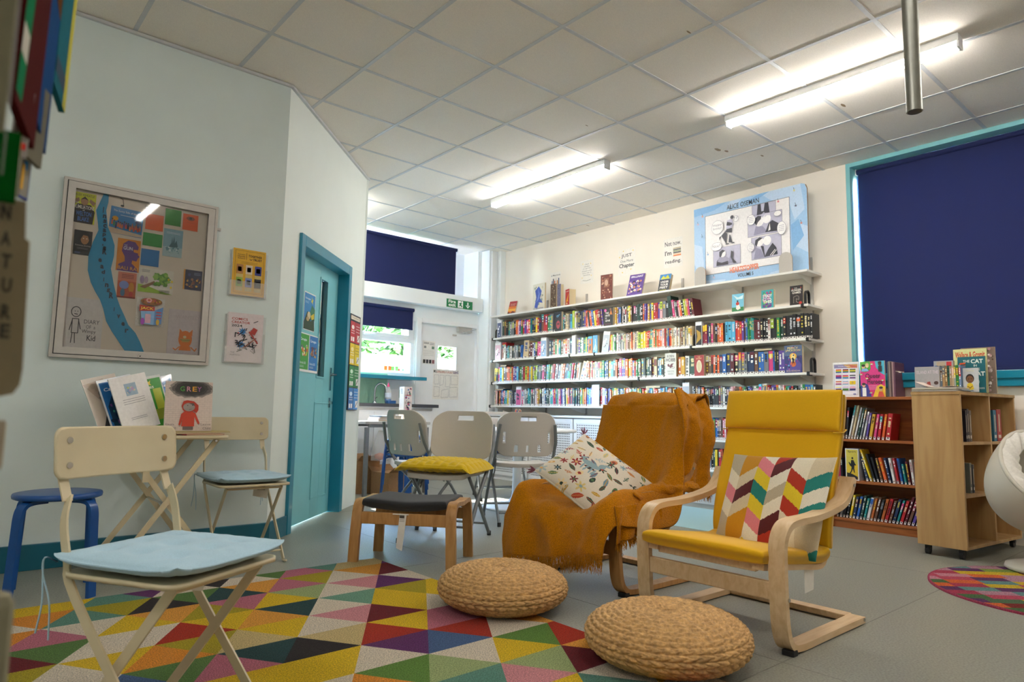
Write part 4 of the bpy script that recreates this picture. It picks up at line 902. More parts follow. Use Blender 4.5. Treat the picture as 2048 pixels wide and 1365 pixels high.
pf = pillow('cream floral pillow with leaves and a blue beast, on the draped chair', 'floral_pillow', (2.62, 2.37, .525), (.26, -.92, -.59), (.90, -.057, .48), .47, .40, .13, floral, n=150)
for (x, y) in ((-.23, .19), (-.23, -.19)):
    rr = random.Random(int(x*100+y*1000)); tb = MB()
    X_, Y_ = Vector((.26, -.92, -.59)).normalized(), Vector((.90, -.057, .48)).normalized()
    for k in range(16):
        d = (X_*math.copysign(1, x)+Y_*math.copysign(1, y)).normalized()*.035+Vector((rr.uniform(-.02, .02), rr.uniform(-.02, .02), rr.uniform(-.02, .02)))
        p = X_*x+Y_*y; tb.tube([p, p+d*.6, p+d], [.002, .0025, .001], 'ink', '#7a3a4c', n=5)
    tb.build('tassel', pf)

# ---- mustard throw over the oak chair
th = thing('throw_blanket', 'fringed mustard throw blanket draped over the oak armchair', 'blanket', (2.82, 2.415, 0))
# stations from behind the back, over the top, down the back, along the seat, over the front
ST = [(.47, .62, .20, .28, 0), (.46, .80, .23, .28, 0), (.44, .92, .26, .30, 0), (.395, .975, .275, .305, 0), (.33, .975, .28, .31, 0), (.275, .92, .285, .315, 0), (.245, .80, .30, .325, 0), (.195, .66, .30, .335, .1), (.145, .54, .31, .36, .35), (.08, .455, .33, .385, .75), (0, .425, .35, .39, 1), (-.12, .428, .36, .39, 1), (-.24, .435, .37, .385, 1), (-.33, .43, .375, .38, 1), (-.385, .405, .38, .37, .9), (-.415, .35, .38, .36, .6), (-.43, .28, .385, .35, .3), (-.437, .20, .39, .34, .1)]
SM = []
V4 = [Vector((a, b_, c_)) for a, b_, c_, d, e in ST]; V5 = [Vector((d, e, 0)) for a, b_, c_, d, e in ST]
SA, SB = smooth(V4, 6), smooth(V5, 6); KS = len(SA)-1
def throw_pt(u, v, s):
    f = u*KS; i = min(int(f), KS-1); p = SA[i].lerp(SA[i+1], f-i); q = SB[i].lerp(SB[i+1], f-i)
    yl, yr, arm = p.z, q.x, q.y            # +y side half width, -y side half width, arm influence
    y = yl if False else (v-.5)*2; yy = y*(yl if y > 0 else yr)
    x, z = p.x, p.y
    t_ = abs(yy)/.30
    zz = z-arm*.055*(1-min(1, t_)**3)+arm*.055*math.exp(-((abs(yy)-.30)/.07)**2)
    if arm > .05 and abs(yy) > .33: zz -= arm*(abs(yy)-.33)*2.2
    # extra length down the front on the far side
    if u > .88: zz -= (u-.88)/.12*.13*(max(0, y*.5+.35))**1.0; x -= .01*math.sin(yy*26+1)*(u-.88)/.12*1.6
    w = .012*nz(yy*7, u*9, 3)+.006*nz(yy*20, u*22, 9)
    fold = .020*max(0, math.sin(yy*15+5*nz(u*2.2, yy*2, 1)))**3*(.4+.6*(yy < -.02))*(1 if u < .55 else .6)+.034*nz(yy*4.5, u*5, 7)*(1 if u > .5 else .4)+.010*nz(yy*11, u*12, 2)
    d = (SA[min(i+1, KS)]-SA[max(i-1, 0)]); n = Vector((d.y, 0, -d.x)).normalized() if d.length else Vector((0, 0, 1))
    n = Vector((-d.y, 0, d.x)).normalized()
    if n.z < 0 and .3 < u < .9: n = -n
    if n.x > 0 and u > .3 and n.z < .5: n = -n
    if u < .18: n = Vector((1, 0, 0))
    return Vector((x, yy, zz))+n*(w+fold+s*.004+.010)
b = MB(); b.solid(throw_pt, 150, 80, 'throw'); b.build('blanket', th)
# gathered side fall from the top corner, hanging by the -y side
def side_pt(u, v, s):
    z = .985-u*.50-.05*v+.02*math.sin(v*7); xx = .16+.275*v-.02*u+.06*u*v; y = -.285-.045*math.sin(PI*min(1, u*1.4))-.03*u
    fold = .024*math.sin(v*15+u*2.5)*(.35+.65*u)
    return Vector((xx+.008*nz(u*9, v*9), y-fold*.8+s*.004+.008*nz(u*12, v*8, 5), z))
b = MB(); b.solid(side_pt, 60, 50, 'throw'); b.build('side_fold', th)
def roll_pt(u, v, s):          # bunched roll on the near front corner of the seat
    x = -.22+.46*u; r = .048*(1-.35*abs(2*u-1))*(.9+.25*nz(u*7, 2, 1)); a_ = v*4.6-.6
    return Vector((x+.02*math.sin(a_*2), -.315+math.cos(a_)*(r+s*.004)*1.1+.03*math.sin(u*5), .455+.03*u+math.sin(a_)*(r+s*.004)*.8+.012*nz(u*14, v*6, 4)))
b = MB(); b.solid(roll_pt, 50, 30, 'throw'); b.build('rolled_edge', th)
def drop_pt(u, v, s):          # near side fall below the roll
    x = -.40+.33*v; z = .43-u*(.17-.06*v)
    return Vector((x+.012*math.sin(v*22), -.355-.012*math.sin(v*19+u*3)-.01*u+s*.004, z+.01*nz(u*9, v*9, 8)))
b = MB(); b.solid(drop_pt, 30, 40, 'throw'); b.build('side_drop', th)
fr = MB(); rr = random.Random(4)
def tuft(p, n, l):
    for k in range(n):
        d = Vector((rr.uniform(-.012, .012), rr.uniform(-.012, .012), -l*rr.uniform(.6, 1.15))); q = p+Vector((rr.uniform(-.004, .004), rr.uniform(-.004, .004), .004))
        fr.tube([q, q+d*.5+Vector((rr.uniform(-.006, .006), rr.uniform(-.006, .006), 0)), q+d], [.0016, .0013, .0007], 'throw', n=4)
for i in range(96): tuft(throw_pt(1, (i+.5)/96, 1), 6, .075)
for i in range(46): tuft(drop_pt(1, (i+.5)/46, 1), 5, .045)
for i in range(30): tuft(side_pt(1, (i+.5)/30, 1), 4, .045)
for i in range(26): tuft(roll_pt(i/26, .0, 1), 4, .04)
fr.build('fringe', th)

# ================================================================== footstool
fs = thing('footstool', 'bentwood footstool with a dark grey felt cushion beside the rug', 'footstool', (2.165, 3.34, 0), math.radians(-51.5))
for x in (-.27, .27):
    pts = smooth([(x*1.04, -.185, 0), (x*1.02, -.183, .15), (x*1.0, -.175, .265), (x, -.155, .318), (x, -.115, .338), (x, 0, .332), (x, .115, .338), (x, .155, .318), (x, .175, .265), (x*1.02, .183, .15), (x*1.04, .185, 0)], 5)
    MB().ribbon(pts, (1, 0, 0), .055, .024, 'oak').build('side_frame', fs)
for y in (-.165, .165): MB().box(-.252, y-.011, .22, .252, y+.011, .285, 'oak').build('rail', fs, bevel=.003)
b = MB(); pad(b, [(-.243, 0, .338), (-.12, 0, .328), (0, 0, .322), (.12, 0, .328), (.243, 0, .338)], (0, 1, 0), .36, .058, 'charcoal_felt', bulge=.012); b.build('cushion', fs)
b = MB(); b.box(-.06, -.185, .278, .03, -.178, .283, 'paper'); b.prism([(-.035, .10), (.0, .085), (.02, .28), (-.02, .285)], (0, -.182, 0), (1, 0, 0), UP, (0, -1, 0), .001, 'paper')
a = Art(b, (-.02, -.1832, .24), (1, 0, 0), UP, .035, .04); a.r(0, .5, .8, .9, '#55504c'); a.lines(0, .8, [.3, .1], .06, '#8a8580'); b.build('care_label', fs)

# ================================================================== woven poufs
def pouf(label, loc, rad, h, rz):
    t_ = thing('woven_pouf', label, 'pouf', loc, rz, 'braided straw floor poufs')
    nu, nv = 520, 150; prof = []
    for j in range(nv+1):
        t = j/nv                      # from top centre round to the bottom
        a_ = t*PI
        # superellipse profile
        ca, sa = math.cos(a_), math.sin(a_); e_ = 2/2.6
        r = rad*abs(sa)**e_ ; z = h/2+h/2*math.copysign(abs(ca)**(2/2.1), ca)
        if t < .5: z -= .012*math.exp(-(r/.1)**2)
        prof.append((r, z))
    ln = [0]
    for (r0, z0), (r1, z1) in zip(prof, prof[1:]): ln.append(ln[-1]+math.hypot(r1-r0, z1-z0))
    row = .0215; vs = []; fs_ = []
    for j, (r, z) in enumerate(prof):
        j0, j1 = max(j-1, 0), min(j+1, nv); dr, dz = prof[j1][0]-prof[j0][0], prof[j1][1]-prof[j0][1]; l = math.hypot(dr, dz) or 1; nr, nzz = -dz/l, dr/l
        for i in range(nu):
            th_ = 2*PI*i/nu; s_ = ln[j]/row+th_/(2*PI); k = math.floor(s_); rc = (s_-k)*2-1
            kk = max(6, round(2*PI*max(.02, r)/.043)); ph = th_*kk/(2*PI)+.55*abs(rc)+(k*.37)
            st_ = abs(math.sin(PI*ph))**.5
            d = .0115*(1-rc*rc)**.5*(.22+.78*st_)-.005+.0014*nz(i*.6, j*.6, k)
            vs.append(((r+nr*d)*math.cos(th_), (r+nr*d)*math.sin(th_), max(0.001, z+nzz*d)))
    for j in range(nv):
        for i in range(nu): fs_.append((j*nu+i, (j+1)*nu+i, (j+1)*nu+(i+1) % nu, j*nu+(i+1) % nu))
    MB().add(vs, fs_, 'straw', smooth=True).build('weave', t_)
    return t_
pp = pouf('round braided straw pouf, the one between rug and draped chair', (1.965, 2.305, .003), .28, .185, 0)
p2 = dup(pp, (2.0, 1.465, .003), 1.1, 'round braided straw pouf in front of the yellow armchair')
# ================================================================== white resin folding chairs
def rrect(u, v, w, h, c_=.28):
    """unit square to rounded rectangle; c_ times the short side is the corner radius"""
    a, b_ = 2*u-1, 2*v-1; mm = max(abs(a), abs(b_))
    if mm < 1e-9: return 0.0, 0.0
    r = min(c_*min(w, h), min(w, h)/2*.98); sx, sy = a/mm*w/2, b_/mm*h/2; cx, cy = w/2-r, h/2-r; k = 1.0
    if abs(sx) > cx and abs(sy) > cy:
        ax, ay = abs(sx), abs(sy); A = ax*ax+ay*ay; B = -2*(ax*cx+ay*cy); C_ = cx*cx+cy*cy-r*r; k = (-B+math.sqrt(max(0, B*B-4*A*C_)))/(2*A)
    return a*w/2*k, b_*h/2*k
def folding_chair(label, loc, rz, cushion=None, slots=True):
    """local: faces +x, origin on floor; back panel behind at -x"""
    t_ = thing('folding_chair', label, 'folding chair', loc, rz, 'white resin folding chairs round the table')
    def back(u, v, s):
        y, z = rrect(u, v, .46, .335, .24)
        if z > .06: y *= 1-.16*((z-.06)/.1075)**2
        x = -.235-.16*(z+.17)*.9-.028*(1-(y/.23)**2)*-1*-1+.0*s
        rib = .0045*math.cos(u*PI*2)*0
        return Vector((x+s*.009+.035*(y/.23)**2, y, .685+z))
    def hole(u, v):
        if .36 < u < .64 and .80 < v < .90: return False
        if slots:
            if (.10 < u < .14 or .86 < u < .90) and .30 < v < .55: return False
            for c_ in (.30, .5, .70):
                if abs(u-c_) < .03 and .10 < v < .26: return False
        return True
    b = MB(); us = [i/50 for i in range(51)]; vs = [i/40 for i in range(41)]
    b.solid(back, 0, 0, 'resin', mask=hole, us=us, vs_=vs); b.build('backrest', t_, bevel=.003)
    def seat(u, v, s):
        x, y = rrect(u, v, .42, .43, .14); z = .445+.012*(abs(y)/.21)**2-.010*math.sin(PI*u)+(-.02*max(0, u-.85)/.15)
        return Vector((x+.01, y, z+(s*.012 if s > 0 else -.018)))
    b = MB(); b.solid(seat, 28, 24, 'resin'); b.build('seat', t_, bevel=.004)
    for sg in (-1, 1):
        y = sg*.232
        b = MB(); b.tube([(-.285, sg*.215, .76), (-.25, y, .62), (-.18, y, .50), (.02, y, .30), (.235, y, .012)], .0125, 'powder_grey', n=10, sy=.8); b.build('leg', t_)
        MB().tube([(.235, y, 0), (.232, y, .03)], .0155, 'strip_dark', n=10).build('foot_cap', t_.children[-1])
        y2 = sg*.205
        b = MB(); b.tube([(.13, y2, .425), (-.05, y2, .25), (-.27, y2, .012)], .0115, 'powder_grey', n=10); b.build('leg', t_)
        MB().tube([(-.27, y2, 0), (-.268, y2, .03)], .0145, 'strip_dark', n=10).build('foot_cap', t_.children[-1])
        MB().tube([(-.19, sg*.222, .50), (-.12, sg*.218, .40), (-.03, sg*.214, .33)], .006, 'powder_grey', n=6, sy=1).build('side_link', t_)
    MB().tube([(.155, -.232, .115), (.155, .232, .115)], .008, 'powder_grey', n=8).build('front_stretcher', t_)
    MB().tube([(-.20, -.205, .09), (-.20, .205, .09)], .008, 'powder_grey', n=8).build('rear_stretcher', t_)
    return t_
TBL = Vector((4.08, 4.62, 0))
fc1 = folding_chair('white folding chair with the yellow knitted cushion, turned from the table', (2.68, 3.735, 0), math.radians(211), slots=False)
fc3 = folding_chair('white folding chair with slotted back seen from behind, by draped armchair', (3.60, 4.06, 0), math.radians(62))
fc2 = dup(fc3, (2.97, 4.39, 0), math.radians(6), 'white folding chair facing the table, standing before the blue stools')
fc4 = dup(fc3, (4.38, 5.22, 0), math.radians(243), 'white folding chair with blue pad on the far side of the table')
# yellow knitted cushion
kc = thing('knitted_cushion', 'mustard yellow chunky knitted cushion on the nearest folding chair', 'cushion', (2.67, 3.73, .475), math.radians(211))
def knit(u, v, s):
    a, b_ = 2*u-1, 2*v-1; x, y = rrect(u, v, .46, .54, .05)
    th_ = .034*((1-abs(a)**3.2)**.5)*((1-abs(b_)**3.2)**.5)
    bumpy = .013*abs(math.sin(y*58))**.6*abs(math.sin(x*44+(int(y*58/PI)%2)*PI/2))**.7
    sagz = -.030*max(0, abs(b_)-.80)/.2-.012*max(0, a-.6)
    return Vector((x+.03, y, .022+sagz+s*(th_+bumpy*min(1, th_*50))))
b = MB(); b.solid(knit, 120, 130, 'yellow_knit'); b.build('cover', kc)
bc = thing('seat_pad', 'thin bright blue pad on the far folding chair', 'cushion', (4.38, 5.22, .47), math.radians(243))
b = MB(); pad(b, [(-.16, 0, .005), (.0, 0, -.004), (.19, 0, .002)], (0, 1, 0), .38, .03, 'stool_blue', nu=16, nv=16); b.build('pad', bc)

# round white pedestal table
t_ = thing('round_table', 'round white pedestal table among the folding chairs', 'table', TBL)
MB().lathe([(.0, .675), (.50, .675), (.53, .680), (.535, .690), (.53, .700), (.51, .705), (0, .705)], 'white_paint', n=64).build('tabletop', t_)
MB().lathe([(.045, .675), (.042, .5), (.04, .25), (.045, .10), (.075, .05)], 'white_paint', n=28).build('pedestal', t_)
MB().lathe([(.31, 0), (.315, .008), (.29, .022), (.15, .036), (.075, .055)], 'white_paint', n=48).build('base', t_)
pt = thing('pencil_pot', 'pot crammed with coloured pencils on the round table', 'pencil pot', (TBL.x+.07, TBL.y+.10, .705))
MB().lathe([(.034, 0), (.038, .085), (.034, .085), (.031, .006), (0, .006)], 'clear', n=20).build('pot', pt)
rr = random.Random(2)
for k in range(26):
    a_ = rr.uniform(0, 2*PI); r = rr.uniform(.005, .026); l = rr.uniform(.13, .17); le = rr.uniform(.3, 1.3)
    p0, p1 = Vector((r*math.cos(a_), r*math.sin(a_), .01)), Vector((r*le*2.2*math.cos(a_), r*le*2.2*math.sin(a_), l)); c_ = rr.choice(['#d9421f', '#e58a1f', '#e8b923', '#3a2c26', '#5a3a2a', '#3c8f3f', '#9c2b2b', '#c9b26a', '#2d4a8a', '#d8d24a'])
    b = MB(); b.tube([p0, p1], .0038, 'ink', c_, n=6); b.tube([p1, p1+(p1-p0).normalized()*.012], [.0038, .0006], 'ink', '#d9b98a', n=6); tag(b.build('pencil', pt), None)

# ================================================================== blue stacking stools
def stool(label, loc, rz):
    t_ = thing('stacking_stool', label, 'stool', loc, rz, None)
    MB().lathe([(0, .425), (.162, .425), (.173, .430), (.175, .440), (.172, .449), (.155, .452), (0, .448)], 'stool_blue', n=40).build('seat', t_)
    for k in range(4):
        a_ = PI/2*k+PI/4; dr = Vector((math.cos(a_), math.sin(a_), 0)); sd = Vector((-dr.y, dr.x, 0))
        pts = smooth([dr*.07+UP*.416, dr*.14+UP*.416, dr*.175+UP*.405, dr*.192+UP*.37, dr*.198+UP*.28, dr*.213], 5)
        MB().ribbon(pts, sd, .042, .016, 'stool_blue').build('leg', t_)
    return t_
s0 = stool('single blue round stool by the sage wall beside bistro table', (.485, 3.70, 0), math.radians(-97))
SX = (3.42, 5.47)
nm = ('lowest', 'second from the floor', 'third from the floor', 'topmost')
for k in range(4): dup(s0, (SX[0]+.004*k, SX[1]-.004*k, .055*k), math.radians(20+2*k), 'blue round stool, %s of the stack behind the folding chairs' % nm[k], 'stack of blue stools')

# ================================================================== kitchen counter
t_ = thing('sink_counter', 'white counter unit with dark worktop under the window', 'counter', (3.75, 6.9, 0))
b = MB(); b.box(2.985, 6.66, .10, 4.54, 7.14, .885, 'white_paint').box(2.985, 6.72, 0, 4.5, 7.14, .10, 'strip_dark'); b.build('carcass', t_, world=True)
MB().box(2.985, 6.60, .885, 4.575, 7.145, .922, 'worktop').build('worktop', t_, world=True, bevel=.003)
MB().box(3.0, 6.652, .10, 3.74, 6.66, .83, 'white_paint').build('door', t_, world=True, bevel=.002); MB().box(3.75, 6.652, .10, 4.50, 6.66, .83, 'white_paint').build('door', t_, world=True, bevel=.002)
MB().box(2.99, 6.654, .845, 4.52, 6.66, .875, 'alu_frame').build('trim_rail', t_, world=True)
tp = thing('kitchen_tap', 'curved chrome tap at the counter sink', 'tap', (3.93, 6.98, .922))
MB().tube(smooth([(0, 0, 0), (0, 0, .13), (.01, -.01, .20), (.05, -.03, .235), (.10, -.06, .21), (.115, -.07, .15)], 6), .011, 'chrome', n=12).build('spout', tp)
MB().lathe([(.026, 0), (.024, .02), (.014, .03)], 'chrome', n=18).build('base', tp); MB().tube([(0, 0, .05), (.045, .02, .075)], .006, 'chrome').build('lever', tp)
wb = thing('washing_up_bottle', 'clear washing-up liquid bottle with pink cap by the tap', 'bottle', (4.02, 6.83, .922))
MB().lathe([(.0, .002), (.034, .002), (.038, .02), (.038, .09), (.036, .13), (.024, .175), (.014, .19), (.014, .20)], 'clear', n=22).build('bottle_body', wb)
MB().lathe([(.0, .002), (.033, .004), (.0365, .022), (.0365, .055), (0, .055)], 'gloss_ink', col='#2d6fb0', n=22).build('liquid', wb)
MB().lathe([(.0385, .07), (.0385, .125)], 'ink', col='#cfd8e6', n=22).build('label_band', wb)
MB().lathe([(.016, .195), (.016, .215), (.007, .22), (.006, .24), (0, .242)], 'gloss_ink', col='#d8487c', n=18).build('cap', wb)
b = thing('sponge_tray', 'small blue tray of sponges below the washing-up bottle', 'tray', (4.02, 6.76, .922)); MB().box(-.05, -.03, 0, .05, .03, .035, 'gloss_ink', '#1f62a8').build('tray', b, bevel=.004)
o = MB(); o.box(0, 0, 0, .40, .012, .36, 'foam_green')
for k in range(9):
    for sg in (-1, 1):
        x0 = .02+k*.045; pts = [(x0, -.001, .01 if sg > 0 else .35), (min(.39, x0+.17), -.001, (.01 if sg > 0 else .35)+sg*(min(.39, x0+.17)-x0)*2.0 if False else (.01 if sg > 0 else .35)+sg*.33)]
        o.tube(pts, .0012, 'foam_green', n=4)
tag(o.build('drying_mat', loc=(3.76, 7.10, .925)), 'pale green quilted board leaning behind the tap', 'board')
fa = MB(); fa.box(4.36, YC-.002, 1.0, 4.43, YC, 1.10, 'ink', '#2f8f62'); a = Art(fa, (4.36, YC-.002, 1.0), (1, 0, 0), UP, .07, .10); a.r(.42, .35, .58, .85, '#ffffff'); a.r(.2, .53, .8, .67, '#ffffff'); a.r(.1, .08, .9, .2, '#cfe8dc')
tag(fa.build('first_aid_sign'), 'small green first aid sign on the wall over the counter', 'sign')
o = thing('wall_box', 'white shallow box fixed to the wall above the counter', 'box', (4.22, YC, 1.0)); MB().box(-.10, -.05, -.04, .10, 0, .10, 'white_paint').build('casing', o, bevel=.004)

# desk in the nook
t_ = thing('desk', 'grey topped metal framed desk in the nook before the counter', 'desk', (3.66, 6.2, 0))
MB().box(-.40, -.26, .705, .36, .26, .735, 'alu_frame').build('desktop', t_, bevel=.005)
for x, y in ((-.37, -.23), (.33, -.23), (-.37, .23), (.33, .23)): MB().box(x-.0175, y-.0175, 0, x+.0175, y+.0175, .675, 'powder_grey').build('leg', t_)
for y in (-.23, .23): MB().box(-.3525, y-.0125, .675, .3125, y+.0125, .705, 'powder_grey').build('rail', t_)
bx = thing('magazine', 'upright magazine box covered in pictures standing on the desk', 'magazine file', (3.80, 6.08, .735), math.radians(-8))
b = MB(); b.box(-.045, -.04, 0, .045, .08, .36, 'ink', '#d9cfc8'); a = Art(b, (-.045, -.04, 0), (1, 0, 0), UP, .09, .36)
a.r(0, 0, 1, 1, '#e0d4ce'); flowerish(a, 9, ['#b8455c', '#4a6fa8', '#3f7c58', '#d8a8b0', '#6a4a6c', '#2c2c34'], 34, .08, .2); a.t('BOSTON', .1, .5, .9, .57, '#8a7c78'); a.r(.15, .74, .85, .76, '#b8323c')
a = Art(b, (-.045, .08, 0), (0, -1, 0), UP, .12, .36); a.r(0, 0, 1, 1, '#cbb8a4'); a.t('PEOPLE', .3, .8, .7, .95, '#3c3432'); b.build('cover', bx)
for i, (c_, w_, lab) in enumerate((('#d8cfc6', .2, 'thick pale book lying lowest in the pile on the desk'), ('#c9bfc0', .19, 'grey book lying second in the desk pile'), ('#6a7c8c', .18, 'slate folder topmost on the desk pile'))):
    o = MB(); o.box(-w_, -.12, 0, .06, .10, .026 if i == 0 else .014, 'ink', c_); o.box(-w_+.003, -.1202, .004, .058, -.119, .010, 'page')
    o = tag(o.build('book', loc=(3.62, 6.10, .7355+(.0, .0265, .041)[i])), lab, 'book'); o.rotation_euler = (0, 0, .03*i)
def carton(label, loc, sx, sy, sz, rz):
    t_ = thing('cardboard_box', label, 'box', loc, rz); b = MB(); b.box(-sx, -sy, 0, sx, sy, sz, 'card_brown'); b.build('carton', t_, bevel=.002)
    for sg in (-1, 1): o = MB(); o.prism([(-sx, 0), (sx, 0), (sx*.95, .09), (-sx*.95, .09)], (0, sg*sy, sz), (1, 0, 0), (0, sg*.8, .6), (0, -.6*sg, .8), .003, 'card_brown'); o.build('flap', t_)
carton('brown cardboard box on the floor beneath the desk', (3.62, 6.02, 0), .15, .14, .23, .15)
carton('small brown carton behind the box beneath the desk', (3.47, 6.32, 0), .12, .12, .33, -.1)
def bag(u, v, s): 
    a_ = u*2*PI; r = .085*(1-.75*v**2)*(1+.12*math.sin(5*a_+v*6)); return Vector((r*(1+.02*s)*math.cos(a_), r*.8*(1+.02*s)*math.sin(a_), v*.30))
b = MB(); b.solid(bag, 40, 20, 'clear'); t_ = thing('plastic_bag', 'clear plastic bag hanging under the desk', 'bag', (3.50, 6.06, .34)); b.build('bag_body', t_)
MB().lathe([(0, 0), (.05, .02), (.055, .06), (0, .08)], 'ink', col='#c8683c', n=14).build('contents', t_)

# signs on the fire door wall
b = MB(); b.box(4.945, 7.022, 2.19, 5.36, 7.03, 2.295, 'ink', '#17804c'); a = Art(b, (4.945, 7.022, 2.19), (1, 0, 0), UP, .415, .105)
a.t('Fire', .06, .52, .34, .92, '#ffffff', .03); a.t('exit', .06, .1, .34, .48, '#ffffff', .03); a.r(.42, .06, .62, .94, '#ffffff')
a.poly([(.44, .2), (.5, .42), (.47, .62), (.53, .72), (.60, .58), (.55, .55), (.55, .42), (.60, .3), (.58, .1), (.54, .3), (.5, .28)], '#17804c'); a.e(.55, .82, .02, .07, '#17804c')
a.r(.785, .42, .835, .86, '#ffffff'); a.poly([(.81, .1), (.90, .48), (.86, .48), (.81, .3), (.76, .48), (.72, .48)], '#ffffff')
tag(b.build('fire_exit_sign'), 'green and white fire exit sign with down arrow over the door', 'sign')
def flat(name, label, cat, o_, a_, w, h, fn, t=.0015, back='#ece9e4', group=None):
    b = MB(); n_ = Vector(a_).cross(UP).normalized(); o_ = Vector(o_)
    b.prism([(0, 0), (w, 0), (w, h), (0, h)], o_, Vector(a_).normalized(), UP, n_, t, 'ink', back); A_ = Art(b, o_+n_*t, a_, UP, w, h); fn(A_); return tag(b.build(name), label, cat, group)
def pd1(a): a.lines(.08, .5, [.92, .88], .02, '#55555a'); a.lines(.55, .92, [.92, .88, .84], .015, '#77777c'); a.r(.1, .68, .28, .78, '#8a8c8c'); a.r(.72, .66, .92, .78, '#6c8a74'); a.lines(.1, .9, [.6, .55, .5, .45, .38], .008, '#b0aeac'); [a.r(.05+i*.24, .04, .24+i*.24, .2, c_) for i, c_ in enumerate(('#3c3a30', '#3a3a40', '#2c2c30', '#8c5a60'))]
flat('paper_notice', 'white notice with small pictures taped to the white fire door', 'notice', (4.70, YC+.028, 1.44), (1, 0, 0), .19, .30, pd1)
def pd2(a):
    a.t('MISUNDERSTOOD IDEAS', .02, .87, .98, .97, '#b8604c', .01); a.t('MIS', .02, .87, .14, .97, '#33333a', .01); a.t('IDEAS', .78, .87, .98, .97, '#4a6fa8', .01)
    for p in (((.05, .5), (.22, .5), (.22, .8), (.05, .8)), ((.27, .45), (.4, .5), (.42, .8), (.27, .8)), ((.48, .42), (.66, .42), (.66, .8), (.48, .8)), ((.7, .5), (.95, .5), (.95, .8), (.7, .8)), ((.05, .08), (.25, .1), (.25, .4), (.05, .42)), ((.32, .05), (.6, .08), (.6, .36), (.35, .3)), ((.65, .08), (.95, .1), (.95, .42), (.65, .4))): a.line(p, .008, '#9a98a0', True)
flat('drawn_poster', 'hand drawn pencil comic poster on the fire door below its pane', 'poster', (4.87, YC+.028, 1.0), (1, 0, 0), .41, .39, pd2)

# roller blinds
def blind(label, o_, a_, w, h, drop=None):
    """o_ top corner, a_ direction along width; hangs down h"""
    a_ = Vector(a_).normalized(); t_ = thing('roller_blind', label, 'blind', o_, math.atan2(a_.y, a_.x), 'navy roller blinds')
    MB().tube([(0, 0, -.02), (w, 0, -.02)], .022, 'blind_navy', n=18).build('roller', t_)
    MB().box(0.01, -.001, -h, w-.01, .001, -.02, 'blind_navy').build('fabric', t_)
    MB().box(0.01, -.007, -h-.012, w-.01, .007, -h+.012, 'blind_navy').build('bottom_bar', t_, bevel=.004)
    for x in (-.008, w): MB().box(x, -.02, -.045, x+.008, .02, .005, 'pvc_white').build('bracket', t_)
    return t_
blind('wide navy roller blind over the clerestory above the white beam', (2.99, 7.04, 2.975), (1, 0, 0), 2.10, .69)
blind('short navy roller blind over the kitchen window', (3.0, 7.10, 2.115), (1, 0, 0), 1.50, .26)
blind('huge navy roller blind filling the side window', (5.90, 2.315, 2.985), (0, -1, 0), 3.85, 1.755)
# ================================================================== big triangle rug
RG = dict(c='#d8cbb8', s='#c9b27c', y='#d9b51e', l='#a8981e', o='#d98a2c', O='#dd9a3c', r='#a82a14', m='#6c1420', v='#5f2a63', k='#2b2527', K='#244446', t='#5b8a7b', G='#56783c', g='#5f8538', L='#9cab74', p='#b96a7c', P='#cf8a90', b='#46608a', T='#6f9c84')
STR = {-1: ['c', 'v', 's', 's', 't', 'p', 'G', 'c', 'k', 'c', 'v', 't', 'y', 'y', 'G', 'c', 'o'], 0: ['c', 'm', 'm', 'O', 'c', 'l', 'p', 'O', 'K', 'G', 'k', 'l', 't', 'o', 'c', 'p', 'y'], 1: ['c', 'c', 'c', 'v', 'P', 'c', 'L', 'y', 'p', 'l', 'O', 'y', 'c', 'p', 'o', 'K', 'y'],
       2: ['c', 'y', 'y', 'l', 'y', 'T', 'c', 'K', 'O', 'y', 'r', 'c', 'c', 'G', 'm', 'y', 'c'], 3: ['c', 'y', 'y', 'c', 'y', 'm', 'P', 'c', 'y', 's', 'l', 'o', 'y', 'c', 'l', 'r', 'c'], 4: ['c', 'o', 'o', 'p', 'p', 'y', 'r', 's', 'k', 'K', 'p', 'G', 'b', 'c', 'v', 'y', 'o'],
       5: ['c', 'O', 'O', 'c', 'r', 'b', 'v', 'c', 'y', 'y', 'y', 'c', 'p', 'G', 'r', 'c', 't'], 6: ['c', 'r', 'r', 'g', 'y', 'c', 'L', 'g', 'o', 'c', 'm', 't', 'y', 'P', 'c', 'k', 'y'], 7: ['c', 'O', 'O', 'm', 'L', 'P', 't', 'y', 'c', 'r', 'g', 'o', 'c', 'y', 'p', 'v', 'c'],
       8: ['c', 'y', 'y', 'c', 't', 'y', 'o', 'c', 'k', 'p', 'l', 'c', 'r', 'g', 'y', 't', 'c'], 9: ['c', 'c', 'c', 'r', 'y', 'p', 'c', 'g', 'o', 'm', 'c', 'y', 't', 'l', 'c', 'v', 'o'], 10: ['c', 'y', 'y', 'c', 'g', 'o', 'p', 'c', 'y', 't', 'r', 'c', 'l', 'k', 'y', 'c', 'p']}
RXA, RXB, RYA, RYB, RZ = -.05, 1.985, 1.10, 3.455, .014
def clip(poly):
    for ax, val, sg in ((0, RXA, 1), (0, RXB, -1), (1, RYA, 1), (1, RYB, -1)):
        out = []
        for i in range(len(poly)):
            p, q = poly[i-1], poly[i]; ip, iq = sg*(p[ax]-val) >= -1e-9, sg*(q[ax]-val) >= -1e-9
            if ip != iq: t = (val-p[ax])/(q[ax]-p[ax]); out.append((p[0]+(q[0]-p[0])*t, p[1]+(q[1]-p[1])*t))
            if iq: out.append(q)
        poly = out
        if not poly: return poly
    return poly
rg = MB(); Wt = .284
